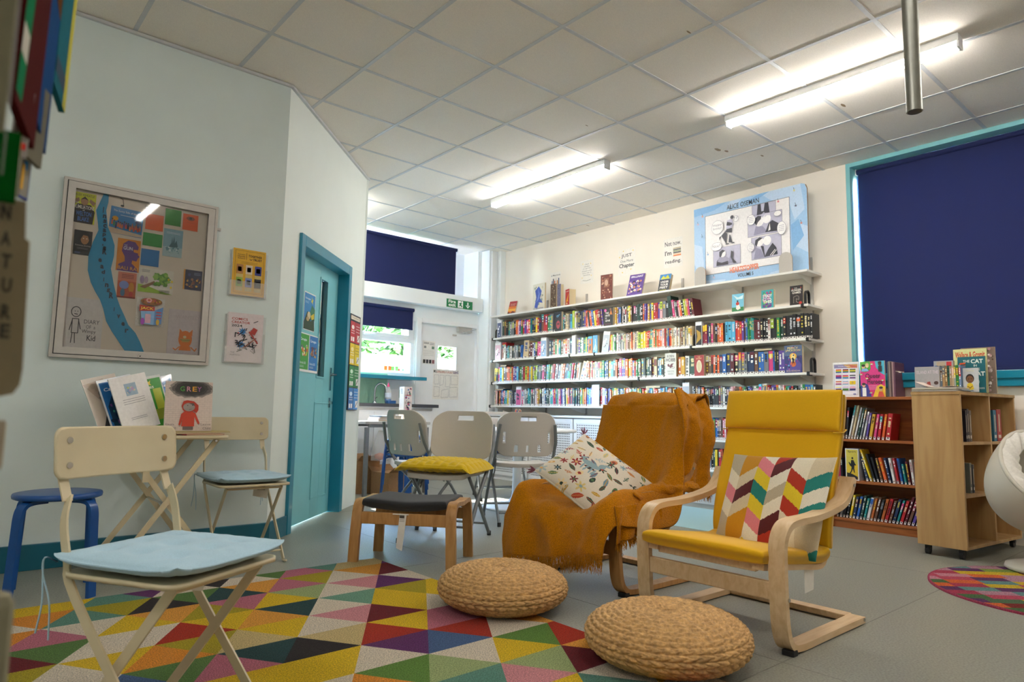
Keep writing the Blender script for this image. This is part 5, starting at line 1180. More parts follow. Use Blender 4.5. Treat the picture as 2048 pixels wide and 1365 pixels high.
for k, cols in STR.items():
    ya = 3.315-.218*k; yb = ya-.218; pa, pb = (1.665, 1.807) if k % 2 == 0 else (1.807, 1.665)
    xs = sorted([(pa+Wt*m_, ya) for m_ in range(-9, 3)]+[(pb+Wt*m_, yb) for m_ in range(-9, 3)], reverse=True)
    for i in range(min(len(xs)-2, len(cols))):
        P_ = clip([xs[i], xs[i+1], xs[i+2]])
        if len(P_) > 2:
            ar = sum(P_[j-1][0]*P_[j][1]-P_[j][0]*P_[j-1][1] for j in range(len(P_)))
            if ar < 0: P_.reverse()
            rg.add([(x, y, RZ) for x, y in P_], [tuple(range(len(P_)))], 'rug_pile', RG[cols[i]])
rg.add([(RXA, RYA, 0), (RXB, RYA, 0), (RXB, RYB, 0), (RXA, RYB, 0), (RXA, RYA, RZ), (RXB, RYA, RZ), (RXB, RYB, RZ), (RXA, RYB, RZ)], [(0, 1, 5, 4), (1, 2, 6, 5), (2, 3, 7, 6), (3, 0, 4, 7)], 'rug_pile', '#a99c84')
tag(rg.build('triangle_rug'), 'large rug of multicoloured woven triangles on the grey floor', 'rug')

# ================================================================== cream folding bistro chairs
def bistro(label, loc, rz):
    """local: faces +x; width along y"""
    t_ = thing('bistro_chair', label, 'folding chair', loc, rz, 'cream metal folding bistro chairs')
    def seat(u, v, s):
        x, y = rrect(u, v, .37, .385, .11); return Vector((x, y, .426+s*.006))
    b = MB(); b.solid(seat, 40, 40, 'cream_metal'); b.build('seat', t_)
    def back(u, v, s):
        y, z = rrect(u, v, .385, .135, .20); return Vector((-.232-.10*z-.016*(1-(y/.19)**2)+s*.0045, y, .722+z))
    b = MB(); b.solid(back, 60, 30, 'cream_metal'); bk = b.build('backrest', t_)
    for y in (-.152, .152):
        for z in (.69, .755): MB().tube([(-.237-.10*(z-.722)-.016*(1-(y/.19)**2)+.004, y, z), (-.237-.10*(z-.722)-.016*(1-(y/.19)**2)+.013, y, z)], .0085, 'chrome', n=12).build('screw', bk)
    for sg in (-1, 1):
        y = sg*.160; y2 = sg*.176
        b = MB(); b.ribbon([(-.252, y, .78), (-.240, y, .66), (-.215, y, .60)], (0, 1, 0), .026, .005, 'cream_metal'); b.ribbon(smooth([(-.21, y, .61), (-.20, y2, .55), (-.178, y2, .46), (-.14, y2, .37), (.16, y2, .01)], 4), (.77, 0, .64), .027, .006, 'cream_metal')
        b.tube([(.16, y2, .01), (.185, y2, .006), (.20, y2, .012)], .006, 'cream_metal'); b.build('leg', t_)
        y3 = sg*.150
        b = MB(); b.ribbon([(.145, y3, .418), (0, y3, .23), (-.175, y3, .01)], (.79, 0, -.61), .027, .006, 'cream_metal'); b.tube([(-.175, y3, .01), (-.195, y3, .006)], .006, 'cream_metal'); b.build('leg', t_)
    MB().tube([(.12, -.176, .055), (.12, .176, .055)], .005, 'cream_metal').build('foot_bar', t_); MB().tube([(-.14, -.15, .055), (-.14, .15, .055)], .005, 'cream_metal').build('foot_bar', t_)
    MB().tube([(.145, -.15, .408), (.145, .15, .408)], .006, 'cream_metal').build('seat_bar', t_)
    b = MB(); b.prism([(-.05, .34), (.03, .325), (.045, .415), (-.045, .415)], (-.05, .11, 0), (.5, .85, 0), UP, (.85, -.5, 0), .0012, 'paper')
    a = Art(b, Vector((-.05, .11, .36))+Vector((.5, .85, 0))*-.03+Vector((.85, -.5, 0))*.0014, (.5, .85, 0), UP, .06, .05); a.lines(.05, .8, [.8, .65, .5, .3], .06, '#8a6f64'); b.build('care_label', t_)
    return t_
c1 = bistro('cream folding bistro chair closest to the viewpoint, with tufted blue cushion', (.54, 1.975, 0), math.radians(-60))
c2 = dup(c1, (1.40, 3.90, 0), math.radians(-91), 'cream folding bistro chair against the corner beside the bistro table')
def tufted(label, loc, rz, w=.40, d=.41):
    t_ = thing('seat_cushion', label, 'cushion', loc, rz, 'pale blue tufted chair cushions')
    def fn(u, v, s):
        a, b_ = 2*u-1, 2*v-1; x, y = rrect(u, v, d, w, .07)
        th_ = .027*((1-abs(a)**4)**.5)*((1-abs(b_)**4)**.5)
        for tx in (-.11, .0, .11):
            for ty in (-.11, .0, .11): th_ *= 1-.62*math.exp(-(((x-tx)/.030)**2+((y-ty)/.030)**2))
        th_ += .002*nz(x*30, y*30)*min(1, th_*60)
        return Vector((x, y, (.026)+.016*(abs(a)*abs(b_))**4+s*th_))
    b = MB(); b.solid(fn, 70, 70, 'blue_pad'); b.build('cover', t_)
    pts = []
    for k in range(80):
        q = 2*PI*k/80; u, v = .5+.5*max(-1, min(1, 1.25*math.cos(q))), .5+.5*max(-1, min(1, 1.25*math.sin(q))); x, y = rrect(u, v, d, w, .07); a, b_ = 2*u-1, 2*v-1; pts.append((x, y, (.026)+.016*(abs(a)*abs(b_))**4))
    MB().tube(pts, .0035, 'blue_pad', closed=True, n=6).build('piping', t_)
    for sg in (-1, 1):
        b = MB(); x0, y0 = -.19, sg*.185
        for q in (0, 1): b.tube(smooth([(x0, y0, .02), (x0-.03, y0+sg*.012, .03), (x0-.035, y0+sg*.01, -.01), (x0-.012-.012*q, y0+sg*(.004+.01*q), -.08), (x0-.01-.02*q, y0+sg*.02*q, -.17+.02*q)], 4), .0022, 'blue_pad', n=5)
        b.build('tie', t_)
    return t_
k1 = tufted('pale blue tufted cushion on the closest bistro chair', (.535, 1.975, .436), math.radians(-60))
k2 = dup(k1, (1.39, 3.915, .434), math.radians(-89), 'pale blue tufted cushion on the bistro chair in the corner')

# bistro table with leaflets and books
TB = Vector((.955, 3.955, 0)); TH = .70
t_ = thing('bistro_table', 'cream folding bistro table against the sage wall', 'table', TB)
def top(u, v, s): x, y = rrect(u, v, .56, .54, .13); return Vector((x, y, TH-.01+s*.009))
b = MB(); b.solid(top, 44, 44, 'cream_metal'); b.build('tabletop', t_)
for y, dy in ((-.21, .0), (.21, .0)):
    b = MB(); b.ribbon([(.225, y, TH-.02), (-.255, y, .012)], (0, 1, .0), .012, .026, 'cream_metal'); b.build('leg', t_)
    b = MB(); b.ribbon([(-.225, y*.88, TH-.02), (.255, y*.88, .012)], (0, 1, 0), .012, .026, 'cream_metal'); b.build('leg', t_)
for x in (-.235, .235): MB().tube([(x, -.21, .035), (x, .21, .035)], .007, 'cream_metal').build('cross_bar', t_)
MB().tube([(0, -.215, .35), (0, .215, .35)], .006, 'chrome').build('pivot', t_); MB().box(-.12, -.215, .47, -.09, -.198, .53, 'cream_metal').build('catch', t_); MB().tube([(.215, -.2, TH-.03), (.215, -.225, TH-.03)], .007, 'chrome').build('hinge_bolt', t_)
def lie(label, x, y, w, d, t, z, c_, rz, cat='book'):
    b = MB(); b.box(-w/2, -d/2, 0, w/2, d/2, t, 'ink', c_); b.box(-w/2+.003, -d/2-.0003, t*.2, w/2-.003, -d/2+.002, t*.8, 'page'); o = tag(b.build('book' if cat == 'book' else 'magazine', loc=(x, y, z)), label, cat); o.rotation_euler = (0, 0, rz); return o
lie('thin red edged booklet lying under the upright picture book', 1.10, 3.83, .20, .2, .006, TH, '#9c3a44', .15)
lie('gold edged magazine sticking out beyond the table edge', 1.13, 3.90, .30, .19, .004, TH+.0125, '#b09a4a', -.25, 'magazine')
lie('thin pale magazine lying second in the table pile', 1.08, 3.86, .22, .19, .005, TH+.0065, '#c9b890', .1, 'magazine')
def grey(a):
    a.r(0, 0, 1, 1, '#d9c9c0')
    for k in range(26):
        z = k/26; a.r(0, z, 1, z+.003, '#b09c98'); a.k -= a.step
        for q in range(9): x = (q+.5*(k % 2))/9; a.r(x, z, x+.003, z+1/26, '#b8a5a0'); a.k -= a.step
    a.up()
    rr = random.Random(3)
    for (R, c_) in ((1.12, '#8f8680'), (1.0, '#5c5654'), (.84, '#3a3736'), (.66, '#2c2a2a')):
        a.poly([(min(1, max(0, .55+.42*R*math.cos(q)*rr.uniform(.93, 1.05))), min(1, .86+.17*R*math.sin(q)*rr.uniform(.9, 1.08))) for q in [2*PI*i/40 for i in range(40)]], c_)
    for s_, x, c_ in (('G', .30, '#4a9c3c'), ('R', .44, '#c98a9c'), ('E', .56, '#e0a02c'), ('Y', .66, '#9c5a94')): a.t(s_, x, .80, x+.095, .90, c_, .02)
    a.poly([(.38, .02), (.60, .02), (.60, .12), (.38, .12)], '#6c605c')
    a.poly([(.35, .09), (.62, .09), (.62, .28), (.70, .13), (.74, .15), (.64, .36), (.56, .40), (.42, .40), (.34, .34), (.29, .12), (.33, .11), (.37, .24)], '#c23a1c')
    a.poly([(.37, .42), (.34, .50), (.38, .60), (.46, .62), (.60, .60), (.70, .52), (.70, .42), (.66, .36), (.60, .40), (.50, .36), (.42, .38)], '#b5331a'); a.e(.50, .48, .125, .085, '#a09690', 24); a.poly([(.48, .56), (.60, .56), (.62, .50), (.56, .53)], '#5c504c'); a.e(.47, .51, .012, .008, '#3a3432'); a.e(.57, .515, .012, .008, '#3a3432'); a.line([(.50, .43), (.55, .44)], .006, '#4a403c')
    a.e(.31, .10, .015, .015, '#a09690'); a.e(.72, .13, .015, .015, '#a09690'); a.t('Lauren', .76, .11, .97, .15, '#6a5e5c'); a.t('Child', .8, .03, .97, .075, '#6a5e5c'); a.t('Laura', .03, .11, .2, .15, '#6a5e5c'); a.t('Dockrill', .03, .03, .24, .075, '#6a5e5c')
def upright(label, x, y, z, w, h, t, fn, tilt, rz, name='book', cat='book', sp='#cfc8bd', mat='ink', group=None, roll=0):
    """picture faces -y"""
    b = MB(); b.box(-w/2, 0, 0, w/2, t, h, 'ink', sp)
    if t > .006: b.box(-w/2+.002, -.0003, .002, w/2-.002, t-.001, h+.0004, 'page')
    a = Art(b, (-w/2, -.0005, 0), (1, 0, 0), UP, w, h, mat); fn(a); o = tag(b.build(name, loc=(x, y, z+abs(roll)*w*.5)), label, cat, group); o.rotation_euler = (tilt, roll, rz); return o
upright('square picture book with red hooded figure on the bistro table', 1.062, 3.86, TH+.018, .235, .265, .010, grey, -.12, -.05)
def lf1(a): a.r(0, 0, 1, 1, '#c9bdb0'); a.poly([(0, .9), (.6, .95), (1, .5), (1, .2), (.6, .3), (.3, .6)], '#b5a394'); a.poly([(.1, 0), (.4, .35), (.6, .3), (.9, .1), (.9, 0)], '#4a4c50'); flowerish(a, 2, ['#8a8a84', '#a89a8c', '#5c6064'], 12, .04, .1)
def lf2(a): a.r(0, 0, 1, 1, '#d7dde4'); a.r(.04, .02, .96, .95, '#2d6fb3'); a.t('Carnegies', .12, .76, .85, .84, '#e8f0f6', .02); a.poly([(.1, .05), (.1, .5), (.3, .7), (.5, .45), (.8, .55), (.95, .3), (.95, .05)], '#23415c'); flowerish(a, 4, ['#2f6f8a', '#3a8f84', '#1f3450', '#6a4a8c'], 22, .04, .09, 0, .05, 1, .6)
def lf3(a): a.r(0, 0, 1, 1, '#e9e7e6'); a.r(.34, .64, .66, .86, '#9cb4c8'); flowerish(a, 5, ['#b8a0c4', '#c9d058', '#7f9cc0', '#e0d4a8'], 12, .02, .06, .34, .66, .66, .84); a.lines(.2, .8, [.58, .54, .5], .008, '#9a98a0'); a.lines(.28, .72, [.24, .21], .008, '#9a98a0')
def lf4(a): a.r(0, 0, 1, 1, '#dfe3de'); a.r(.03, .02, .97, .95, '#3f9c34'); a.t('Carnegies', .1, .74, .75, .83, '#e3f0cc', .02); a.poly([(.55, .83), (.60, .87), (.58, .94), (.64, .89), (.7, .92), (.67, .86), (.7, .82), (.63, .84)], '#e8d84a'); a.r(.7, .35, .92, .75, '#b8c43c'); a.r(.4, .3, .62, .5, '#c9962c'); a.r(.35, .1, .6, .32, '#2c3a6a'); a.r(.1, .2, .3, .55, '#e0ddd0'); a.r(.64, .16, .94, .36, '#8a9c30'); a.e(.3, .62, .1, .07, '#2c5a3a')
def lf5(a): a.r(0, 0, 1, 1, '#d7dde4'); a.r(.04, .02, .96, .95, '#2d7ac0'); a.t('Carnegies', .1, .76, .9, .85, '#e8f0f6', .02); flowerish(a, 8, ['#1f3450', '#2f8fa0', '#d8c04a', '#c84a6a'], 26, .04, .09, 0, .05, 1, .7)
GP = 'leaflets propped up on the bistro table'
upright('laminated brown and grey picture leaflet, first in the row on the table', .755, 3.99, TH, .20, .29, .003, lf1, -.30, .55, 'leaflet', 'leaflet', '#cfd8d4', 'gloss_ink', GP, -.24)
upright('dark blue leaflet, second in the row on the bistro table', .815, 3.985, TH, .20, .285, .002, lf2, -.26, .5, 'leaflet', 'leaflet', '#cfd8e4', 'gloss_ink', GP, -.24)
upright('white printed sheet leaning in front of the blue leaflet', .865, 3.945, TH, .205, .292, .006, lf3, -.22, .42, 'leaflet', 'leaflet', '#e0e0e0', 'ink', GP, -.25)
upright('green leaflet between the white sheet and the brick patterned book', .935, 3.985, TH, .20, .287, .002, lf4, -.20, .3, 'leaflet', 'leaflet', '#d0dcd0', 'gloss_ink', GP, -.24)
upright('blue leaflet mostly hidden behind the brick patterned book', .99, 4.02, TH, .20, .288, .002, lf5, -.16, .2, 'leaflet', 'leaflet', '#cfd8e4', 'gloss_ink', GP, -.24)

# ================================================================== notice board on the sage wall
BX0, BX1, BZ0, BZ1 = .458, 1.258, 1.096, 2.076
nb = thing('notice_board', 'glazed silver framed notice board with book covers and a paper river', 'notice board', ((BX0+BX1)/2, YD, BZ0))
def fr4(mb, x0, x1, z0, z1, y0, y1, th_, mat):
    mb.prism([(x0, z0), (x1, z0), (x1-th_, z0+th_), (x0+th_, z0+th_)], (0, y1, 0), (1, 0, 0), UP, (0, -1, 0), y1-y0, mat); mb.prism([(x0, z1), (x0+th_, z1-th_), (x1-th_, z1-th_), (x1, z1)], (0, y1, 0), (1, 0, 0), UP, (0, -1, 0), y1-y0, mat)
    mb.prism([(x0, z0), (x0+th_, z0+th_), (x0+th_, z1-th_), (x0, z1)], (0, y1, 0), (1, 0, 0), UP, (0, -1, 0), y1-y0, mat); mb.prism([(x1, z0), (x1, z1), (x1-th_, z1-th_), (x1-th_, z0+th_)], (0, y1, 0), (1, 0, 0), UP, (0, -1, 0), y1-y0, mat)
b = MB(); fr4(b, BX0, BX1, BZ0, BZ1, YD-.030, YD, .016, 'alu_frame'); b.box(BX0+.012, YD-.027, BZ0+.012, BX1-.012, YD-.020, BZ0+.022, 'strip_dark'); b.box(BX0+.012, YD-.027, BZ1-.022, BX1-.012, YD-.020, BZ1-.012, 'strip_dark'); b.box(BX0+.012, YD-.027, BZ0+.022, BX0+.022, YD-.020, BZ1-.022, 'strip_dark'); b.box(BX1-.022, YD-.027, BZ0+.022, BX1-.012, YD-.020, BZ1-.022, 'strip_dark'); fr4(b, BX0+.020, BX1-.020, BZ0+.020, BZ1-.020, YD-.036, YD-.006, .036, 'alu_frame'); b.build('frame', nb, world=True, bevel=.002)
b = MB(); b.box(BX0+.01, YD-.008, BZ0+.01, BX1-.01, YD-.002, BZ1-.01, 'board_fabric'); bb = b.build('backing', nb, world=True)
b = MB(); b.prism([(BX0+.05, BZ0+.05), (BX1-.05, BZ0+.05), (BX1-.05, BZ1-.05), (BX0+.05, BZ1-.05)], (0, YD-.030, 0), (1, 0, 0), UP, (0, -1, 0), 0, 'clear_glass'); b.build('glass_door', nb, world=True)
b = MB(); b.tube([(.885, YD-.036, BZ0+.03), (.885, YD-.041, BZ0+.03)], .009, 'chrome', n=16); b.tube([(.885, YD-.041, BZ0+.03), (.885, YD-.0415, BZ0+.03)], .004, 'strip_dark', n=10); b.build('lock', nb, world=True)
YB = YD-.009
def sheet(label, x0, x1, z0, z1, fn, name='book_cover', cat='cover print', skew=0, y=YB, back='#e4dfd6', mat='ink', group='covers pinned inside the notice board'):
    b = MB(); b.prism([(0, 0), (x1-x0, 0), (x1-x0, z1-z0), (0, z1-z0)], (0, 0, 0), (1, 0, 0), UP, (0, -1, 0), .0012, 'ink', back); a = Art(b, (0, -.0012, 0), (1, 0, 0), UP, x1-x0, z1-z0, mat); fn(a)
    o = tag(b.build(name, loc=(x0, y, z0)), label, cat, group); o.rotation_euler = (0, skew, 0); return o
def s_welton(a): a.r(0, 0, 1, 1, '#c9cc2c'); a.t('ALEX WHEATLE', .08, .88, .92, .96, '#4a4c34'); a.poly([(.1, 0), (.05, .4), (.2, .62), (.8, .62), (.98, .4), (.92, 0)], '#26262c'); a.poly([(0, .72), (.25, .82), (.3, .72), (.1, .6)], '#9c7a5c'); a.poly([(1, .72), (.75, .82), (.7, .72), (.9, .6)], '#9c7a5c'); a.e(.5, .72, .17, .13, '#a8805c'); a.poly([(.33, .76), (.5, .88), (.67, .76), (.5, .8)], '#2c2420'); a.t('THE', .1, .62, .25, .67, '#eeeeee'); a.t('HUMILIATIONS', .05, .46, .95, .58, '#f0eee8', .01); a.t('of', .44, .4, .54, .45, '#eeeeee'); a.t('WELTON', .16, .23, .84, .38, '#4f7fc9', .02); a.t('BLAKE', .25, .06, .75, .2, '#4f7fc9', .02)
def s_dark(a): a.r(0, 0, 1, 1, '#24262a'); a.e(.6, .66, .23, .22, '#a8784c'); a.poly([(.25, .6), (.35, .95), (.7, .98), (.9, .8), (.85, .6), (.75, .8), (.5, .82), (.38, .65)], '#151416'); a.e(.52, .68, .04, .02, '#e8dcc8'); a.e(.7, .68, .04, .02, '#e8dcc8'); a.t('Runaway Journey', .1, .34, .95, .42, '#c9c4bc'); a.lines(.2, .8, [.28, .24], .01, '#8a8a90'); a.r(.1, .05, .4, .12, '#3a4a6c')
def s_sunny(a):
    a.r(0, 0, 1, 1, '#2f7fbf'); a.poly([(0, 0), (1, .02), (1, .12), (0, .22)], '#c9b49c'); a.t('The Sunny Side of the Sky', .08, .80, .92, .9, '#dfe8ee'); a.lines(.3, .7, [.72], .02, '#cfdde8'); a.e(.16, .56, .09, .09, '#d9a02c')
    rr = random.Random(6)
    for k in range(15): x = .08+k*.06; y = .2+rr.uniform(0, .16)-.006*k; c_ = rr.choice(['#c8442c', '#e0a83c', '#3f8f4a', '#7a4a8c', '#e8d8a0', '#3a3450', '#d8702c']); a.poly([(x-.025, y), (x+.025, y), (x+.02, y+.16), (x-.02, y+.16)], c_); a.e(x, y+.2, .02, .03, rr.choice(['#6a4430', '#a8744c', '#3a2a24']))
    a.e(.85, .55, .1, .07, '#26487c')
def s_plain(c_): return lambda a: a.r(0, 0, 1, 1, c_)
def s_org(a): a.r(0, 0, 1, 1, '#dc5a1e'); a.e(.5, .72, .25, .12, '#8c4a2c'); a.e(.5, .75, .1, .08, '#3a2c28'); a.lines(.2, .8, [.5, .45], .012, '#a8482c'); a.line([(.2, .7), (.35, .85), (.65, .85), (.8, .7)], .02, '#5c3428')
def s_ice(a): a.r(0, 0, 1, 1, '#7fa8b8'); a.r(0, 0, 1, .35, '#a8c4c8'); a.lines(.15, .85, [.88, .84], .012, '#dbe6ea'); a.poly([(.3, .35), (.42, .5), (.45, .72), (.5, .5), (.55, .78), (.6, .5), (.68, .62), (.78, .35)], '#35606c'); flowerish(a, 3, ['#c9dce0', '#8fb4bc', '#5f8c98'], 24, .04, .1, 0, .1, 1, .42)
def s_gun(a): a.r(0, 0, 1, 1, '#d8861c'); a.poly([(.2, .62), (.25, .85), (.45, .96), (.75, .94), (.92, .80), (.9, .7), (.7, .70), (.72, .62), (.92, .60), (.9, .56), (.99, .5), (.92, .44), (.86, .34), (.68, .36), (.66, .26), (.9, .12), (.95, 0), (.05, 0), (.1, .2), (.36, .3), (.34, .45)], '#5c3480'); a.t('THE', .28, .78, .42, .83, '#dcd8e4'); a.t('GUN', .26, .66, .66, .77, '#dcd8e4', .02); a.t('BALI RAI', .08, .04, .94, .15, '#e0a03c', .01)
def s_red(a): a.r(0, 0, 1, 1, '#b5522c'); a.r(0, .65, 1, 1, '#c9755c'); a.lines(.2, .85, [.9, .84, .78], .025, '#7a3428'); a.e(.35, .5, .26, .16, '#7d8cc8'); a.e(.3, .2, .12, .16, '#3c6a8c'); a.e(.75, .42, .15, .2, '#c8862c'); a.e(.75, .15, .1, .12, '#b8322c'); a.r(0, 0, 1, .06, '#8c2c20')
def s_tree(a): a.r(0, 0, 1, 1, '#dfdccf'); a.poly([(0, 0), (1, 0), (.6, .12), (.3, .25), (0, .32)], '#9cc23c'); a.poly([(.05, .2), (.3, .38), (.45, .5), (.48, .42), (.2, .15)], '#8a6a44'); flowerish(a, 7, ['#5f9c34', '#76b03c', '#4c8a30', '#8fc050'], 46, .05, .1, .36, .22, .98, .92); [a.e(x, y, .03, .05, '#e0c82c') for x, y in ((.95, .55), (.93, .3), (.85, .62))]; a.e(.1, .5, .06, .16, '#9c8aa8'); a.e(.22, .5, .05, .14, '#b8a4b4'); a.lines(.08, .3, [.9, .84], .015, '#8a8890'); a.lines(.6, .9, [.14, .09, .04], .015, '#6c7060')
def s_night(a): a.r(0, 0, 1, 1, '#25294a'); a.r(0, 0, .08, 1, '#d8962c'); flowerish(a, 12, ['#7a4638', '#a87858', '#3a4068', '#8c5a4c', '#d8a848'], 34, .04, .1, .1, .05, 1, .65); a.e(.3, .75, .08, .08, '#3d477c'); a.lines(.55, .9, [.85, .78], .02, '#8a9cc0')
def s_jack(a):
    a.r(0, 0, 1, 1, '#e3dfd8'); rr = random.Random(8); [a.e(rr.random(), rr.random(), .008, .008, '#8c7a84', 6) for _ in range(70)]
    a.e(.5, .86, .38, .13, '#a8703c'); flowerish(a, 13, ['#c8843c', '#7a4a8c', '#d8a83c', '#8c5a34', '#c84a5c'], 26, .04, .08, .12, .74, .88, .98); a.e(.4, .9, .1, .08, '#d8a8a0'); a.e(.4, .9, .05, .04, '#b8604c')
    a.poly([(.12, .62), (.62, .56), (.62, .05), (.2, .08)], '#7fa8d0'); a.poly([(.62, .56), (.92, .7), (.88, .1), (.62, .05)], '#5c84b8'); a.poly([(.08, .5), (.62, .54), (.62, .68), (.08, .72)], '#a8342c'); a.t('JACK', .12, .54, .58, .66, '#e8c84a', .02); a.r(.3, .1, .5, .42, '#c9a0b0'); a.lines(.68, .86, [.5, .4, .3], .04, '#b84a44'); a.e(.22, .15, .07, .12, '#9c4ab0'); a.e(.75, .16, .06, .1, '#c8a43c')
def s_cat(a): a.t('WANTED', .2, .8, .88, .88, '#c4b8bc'); a.lines(.3, .8, [.72, .68], .012, '#cfc4c8'); a.e(.52, .35, .20, .19, '#e07a1c', 20); a.poly([(.33, .42), (.34, .58), (.44, .5)], '#e07a1c'); a.poly([(.72, .42), (.72, .58), (.62, .5)], '#e07a1c'); a.e(.5, .4, .05, .03, '#e8dcb0'); a.poly([(.36, .36), (.68, .36), (.62, .29), (.44, .29)], '#b8a04a'); a.line([(.38, .33), (.66, .33)], .01, '#7c6a34'); a.poly([(.38, .2), (.34, .1), (.7, .1), (.67, .2)], '#e07a1c'); a.line([(.36, .18), (.25, .1), (.18, .14)], .02, '#e07a1c'); a.line([(.7, .18), (.82, .1), (.86, .16)], .02, '#e07a1c'); a.t('EQD AND', .2, .02, .85, .07, '#c9bcc0')
def s_kid(a):
    IK2 = '#3a3a40'; a.t('DIARY', .52, .50, .92, .58, '#55555c'); a.t('OF  a', .58, .40, .82, .47, '#55555c'); a.t('Wimpy', .48, .29, .84, .38, IK2); a.t('Kid', .62, .16, .84, .27, IK2, .01)
    a.line([(.22, .1), (.24, .3), (.3, .3), (.32, .1)], .014, IK2); a.line([(.22, .55), (.16, .35)], .014, IK2); a.line([(.38, .55), (.44, .38)], .014, IK2); a.line([(.22, .3), (.22, .58), (.38, .58), (.38, .3), (.22, .3)], .014, IK2); a.line([(.18+.12*math.cos(q)+.12, .72+.1*math.sin(q)) for q in [2*PI*i/20 for i in range(21)]], .014, IK2); a.e(.27, .73, .008, .014, IK2); a.e(.34, .73, .008, .014, IK2); a.line([(.26, .68), (.34, .67)], .014, IK2)
sheet('yellow cover with a boy holding his head, top of notice board', .507, .614, 1.838, 2.008, s_welton)
sheet('dark portrait cover pinned below the yellow cover', .526, .611, 1.661, 1.797, s_dark)
sheet('blue cover with a crowd of children in the notice board', .683, .850, 1.812, 1.966, s_sunny, skew=.04)
sheet('plain orange card in the notice board beside the blue crowd cover', .866, .960, 1.866, 1.960, s_plain('#e2642c'), 'paper_card', 'card')
sheet('plain green card at the top of the notice board', .967, 1.054, 1.914, 2.011, s_plain('#2c8a30'), 'paper_card', 'card')
sheet('orange card with a brown sketch near the top corner of board', 1.064, 1.150, 1.902, 2.001, s_org, 'paper_card', 'card')
sheet('plain green card in the middle of the notice board', .859, .961, 1.770, 1.846, s_plain('#23913a'), 'paper_card', 'card')
sheet('plain blue card beneath the middle green card', .856, .951, 1.652, 1.750, s_plain('#0f6fb0'), 'paper_card', 'card')
sheet('pale icy forest cover with dark fir shapes in the notice board', .966, 1.071, 1.725, 1.891, s_ice)
sheet('orange cover with a purple head silhouette in the notice board', .735, .851, 1.604, 1.789, s_gun)
sheet('red brown illustrated cover under the purple head cover', .750, .843, 1.452, 1.598, s_red)
sheet('wide cover print with a green tree and lemons', .852, 1.037, 1.498, 1.640, s_tree)
sheet('dark blue night scene cover near the side of the board', 1.090, 1.194, 1.543, 1.664, s_night)
sheet('dotted white cover with a crooked house and sweets', .853, 1.0, 1.301, 1.467, s_jack)
sheet('wanted poster drawing of an orange cat inside the notice board', 1.026, 1.214, 1.150, 1.418, s_cat, 'drawing', 'drawing', back='#d2c9cc')
sheet('pencil drawing of a standing schoolboy with a written diary title', .512, .694, 1.150, 1.424, s_kid, 'drawing', 'drawing', back='#d6d2d0')
rl = [(.648, 2.025), (.632, 1.97), (.618, 1.923), (.630, 1.86), (.637, 1.813), (.615, 1.74), (.600, 1.66), (.603, 1.58), (.622, 1.516), (.645, 1.47), (.673, 1.424), (.691, 1.379), (.71, 1.31), (.741, 1.256), (.78, 1.20), (.812, 1.152)]
rrp = [(.910, 1.152), (.885, 1.21), (.859, 1.258), (.82, 1.30), (.798, 1.348), (.772, 1.40), (.753, 1.448), (.73, 1.53), (.712, 1.608), (.722, 1.68), (.721, 1.741), (.70, 1.80), (.681, 1.839), (.672, 1.89), (.666, 1.933), (.673, 1.98), (.672, 2.025)]
b = MB(); b.prism(rl+rrp, (0, YB-.0015, 0), (1, 0, 0), UP, (0, -1, 0), .0012, 'ink', '#1690bf'); a = Art(b, (0, YB-.0027, 0), (1, 0, 0), UP, 1, 1)
import itertools
pth = [(.650, 1.915), (.652, 1.885), (.655, 1.858), (.657, 1.832), (.657, 1.806), (.658, 1.78), (.660, 1.755), (.661, 1.728), (.664, 1.705), (.664, 1.682), (.648, 1.635), (.660, 1.600), (.668, 1.572), (.680, 1.530), (.690, 1.500), (.700, 1.472), (.714, 1.440), (.742, 1.370), (.760, 1.332), (.785, 1.292), (.806, 1.255), (.832, 1.205)]
for ch, (x, z) in zip("Inscape'sReadingRiver", pth):
    hgt = .034 if ch.isupper() else .022; wd_ = .017 if ch not in "I'i" else .004
    a.t(ch, x, z, x+wd_*(1.25 if ch.isupper() and ch != 'I' else 1), z+hgt*(.5 if ch == "'" else 1), '#10283e', .045)
    a.k -= a.step
tag(b.build('paper_river'), "winding blue paper river with dark letters in the notice board", 'paper cut-out')
b = MB(); a = Art(b, (0, YB-.001, 0), (1, 0, 0), UP, 1, 1); a.e(.743, 1.975, .009, .006, '#26262c'); a.line([(.750, 1.976), (.744, 2.012), (.730, 2.018)], .003, '#26262c'); a.e(.855, 1.965, .008, .006, '#26262c'); a.e(.877, 1.968, .008, .006, '#26262c'); a.line([(.862, 1.966), (.860, 2.0), (.884, 2.0), (.884, 1.97)], .003, '#26262c')
tag(b.build('music_notes'), 'black paper music notes at the top of the notice board', 'paper cut-out')

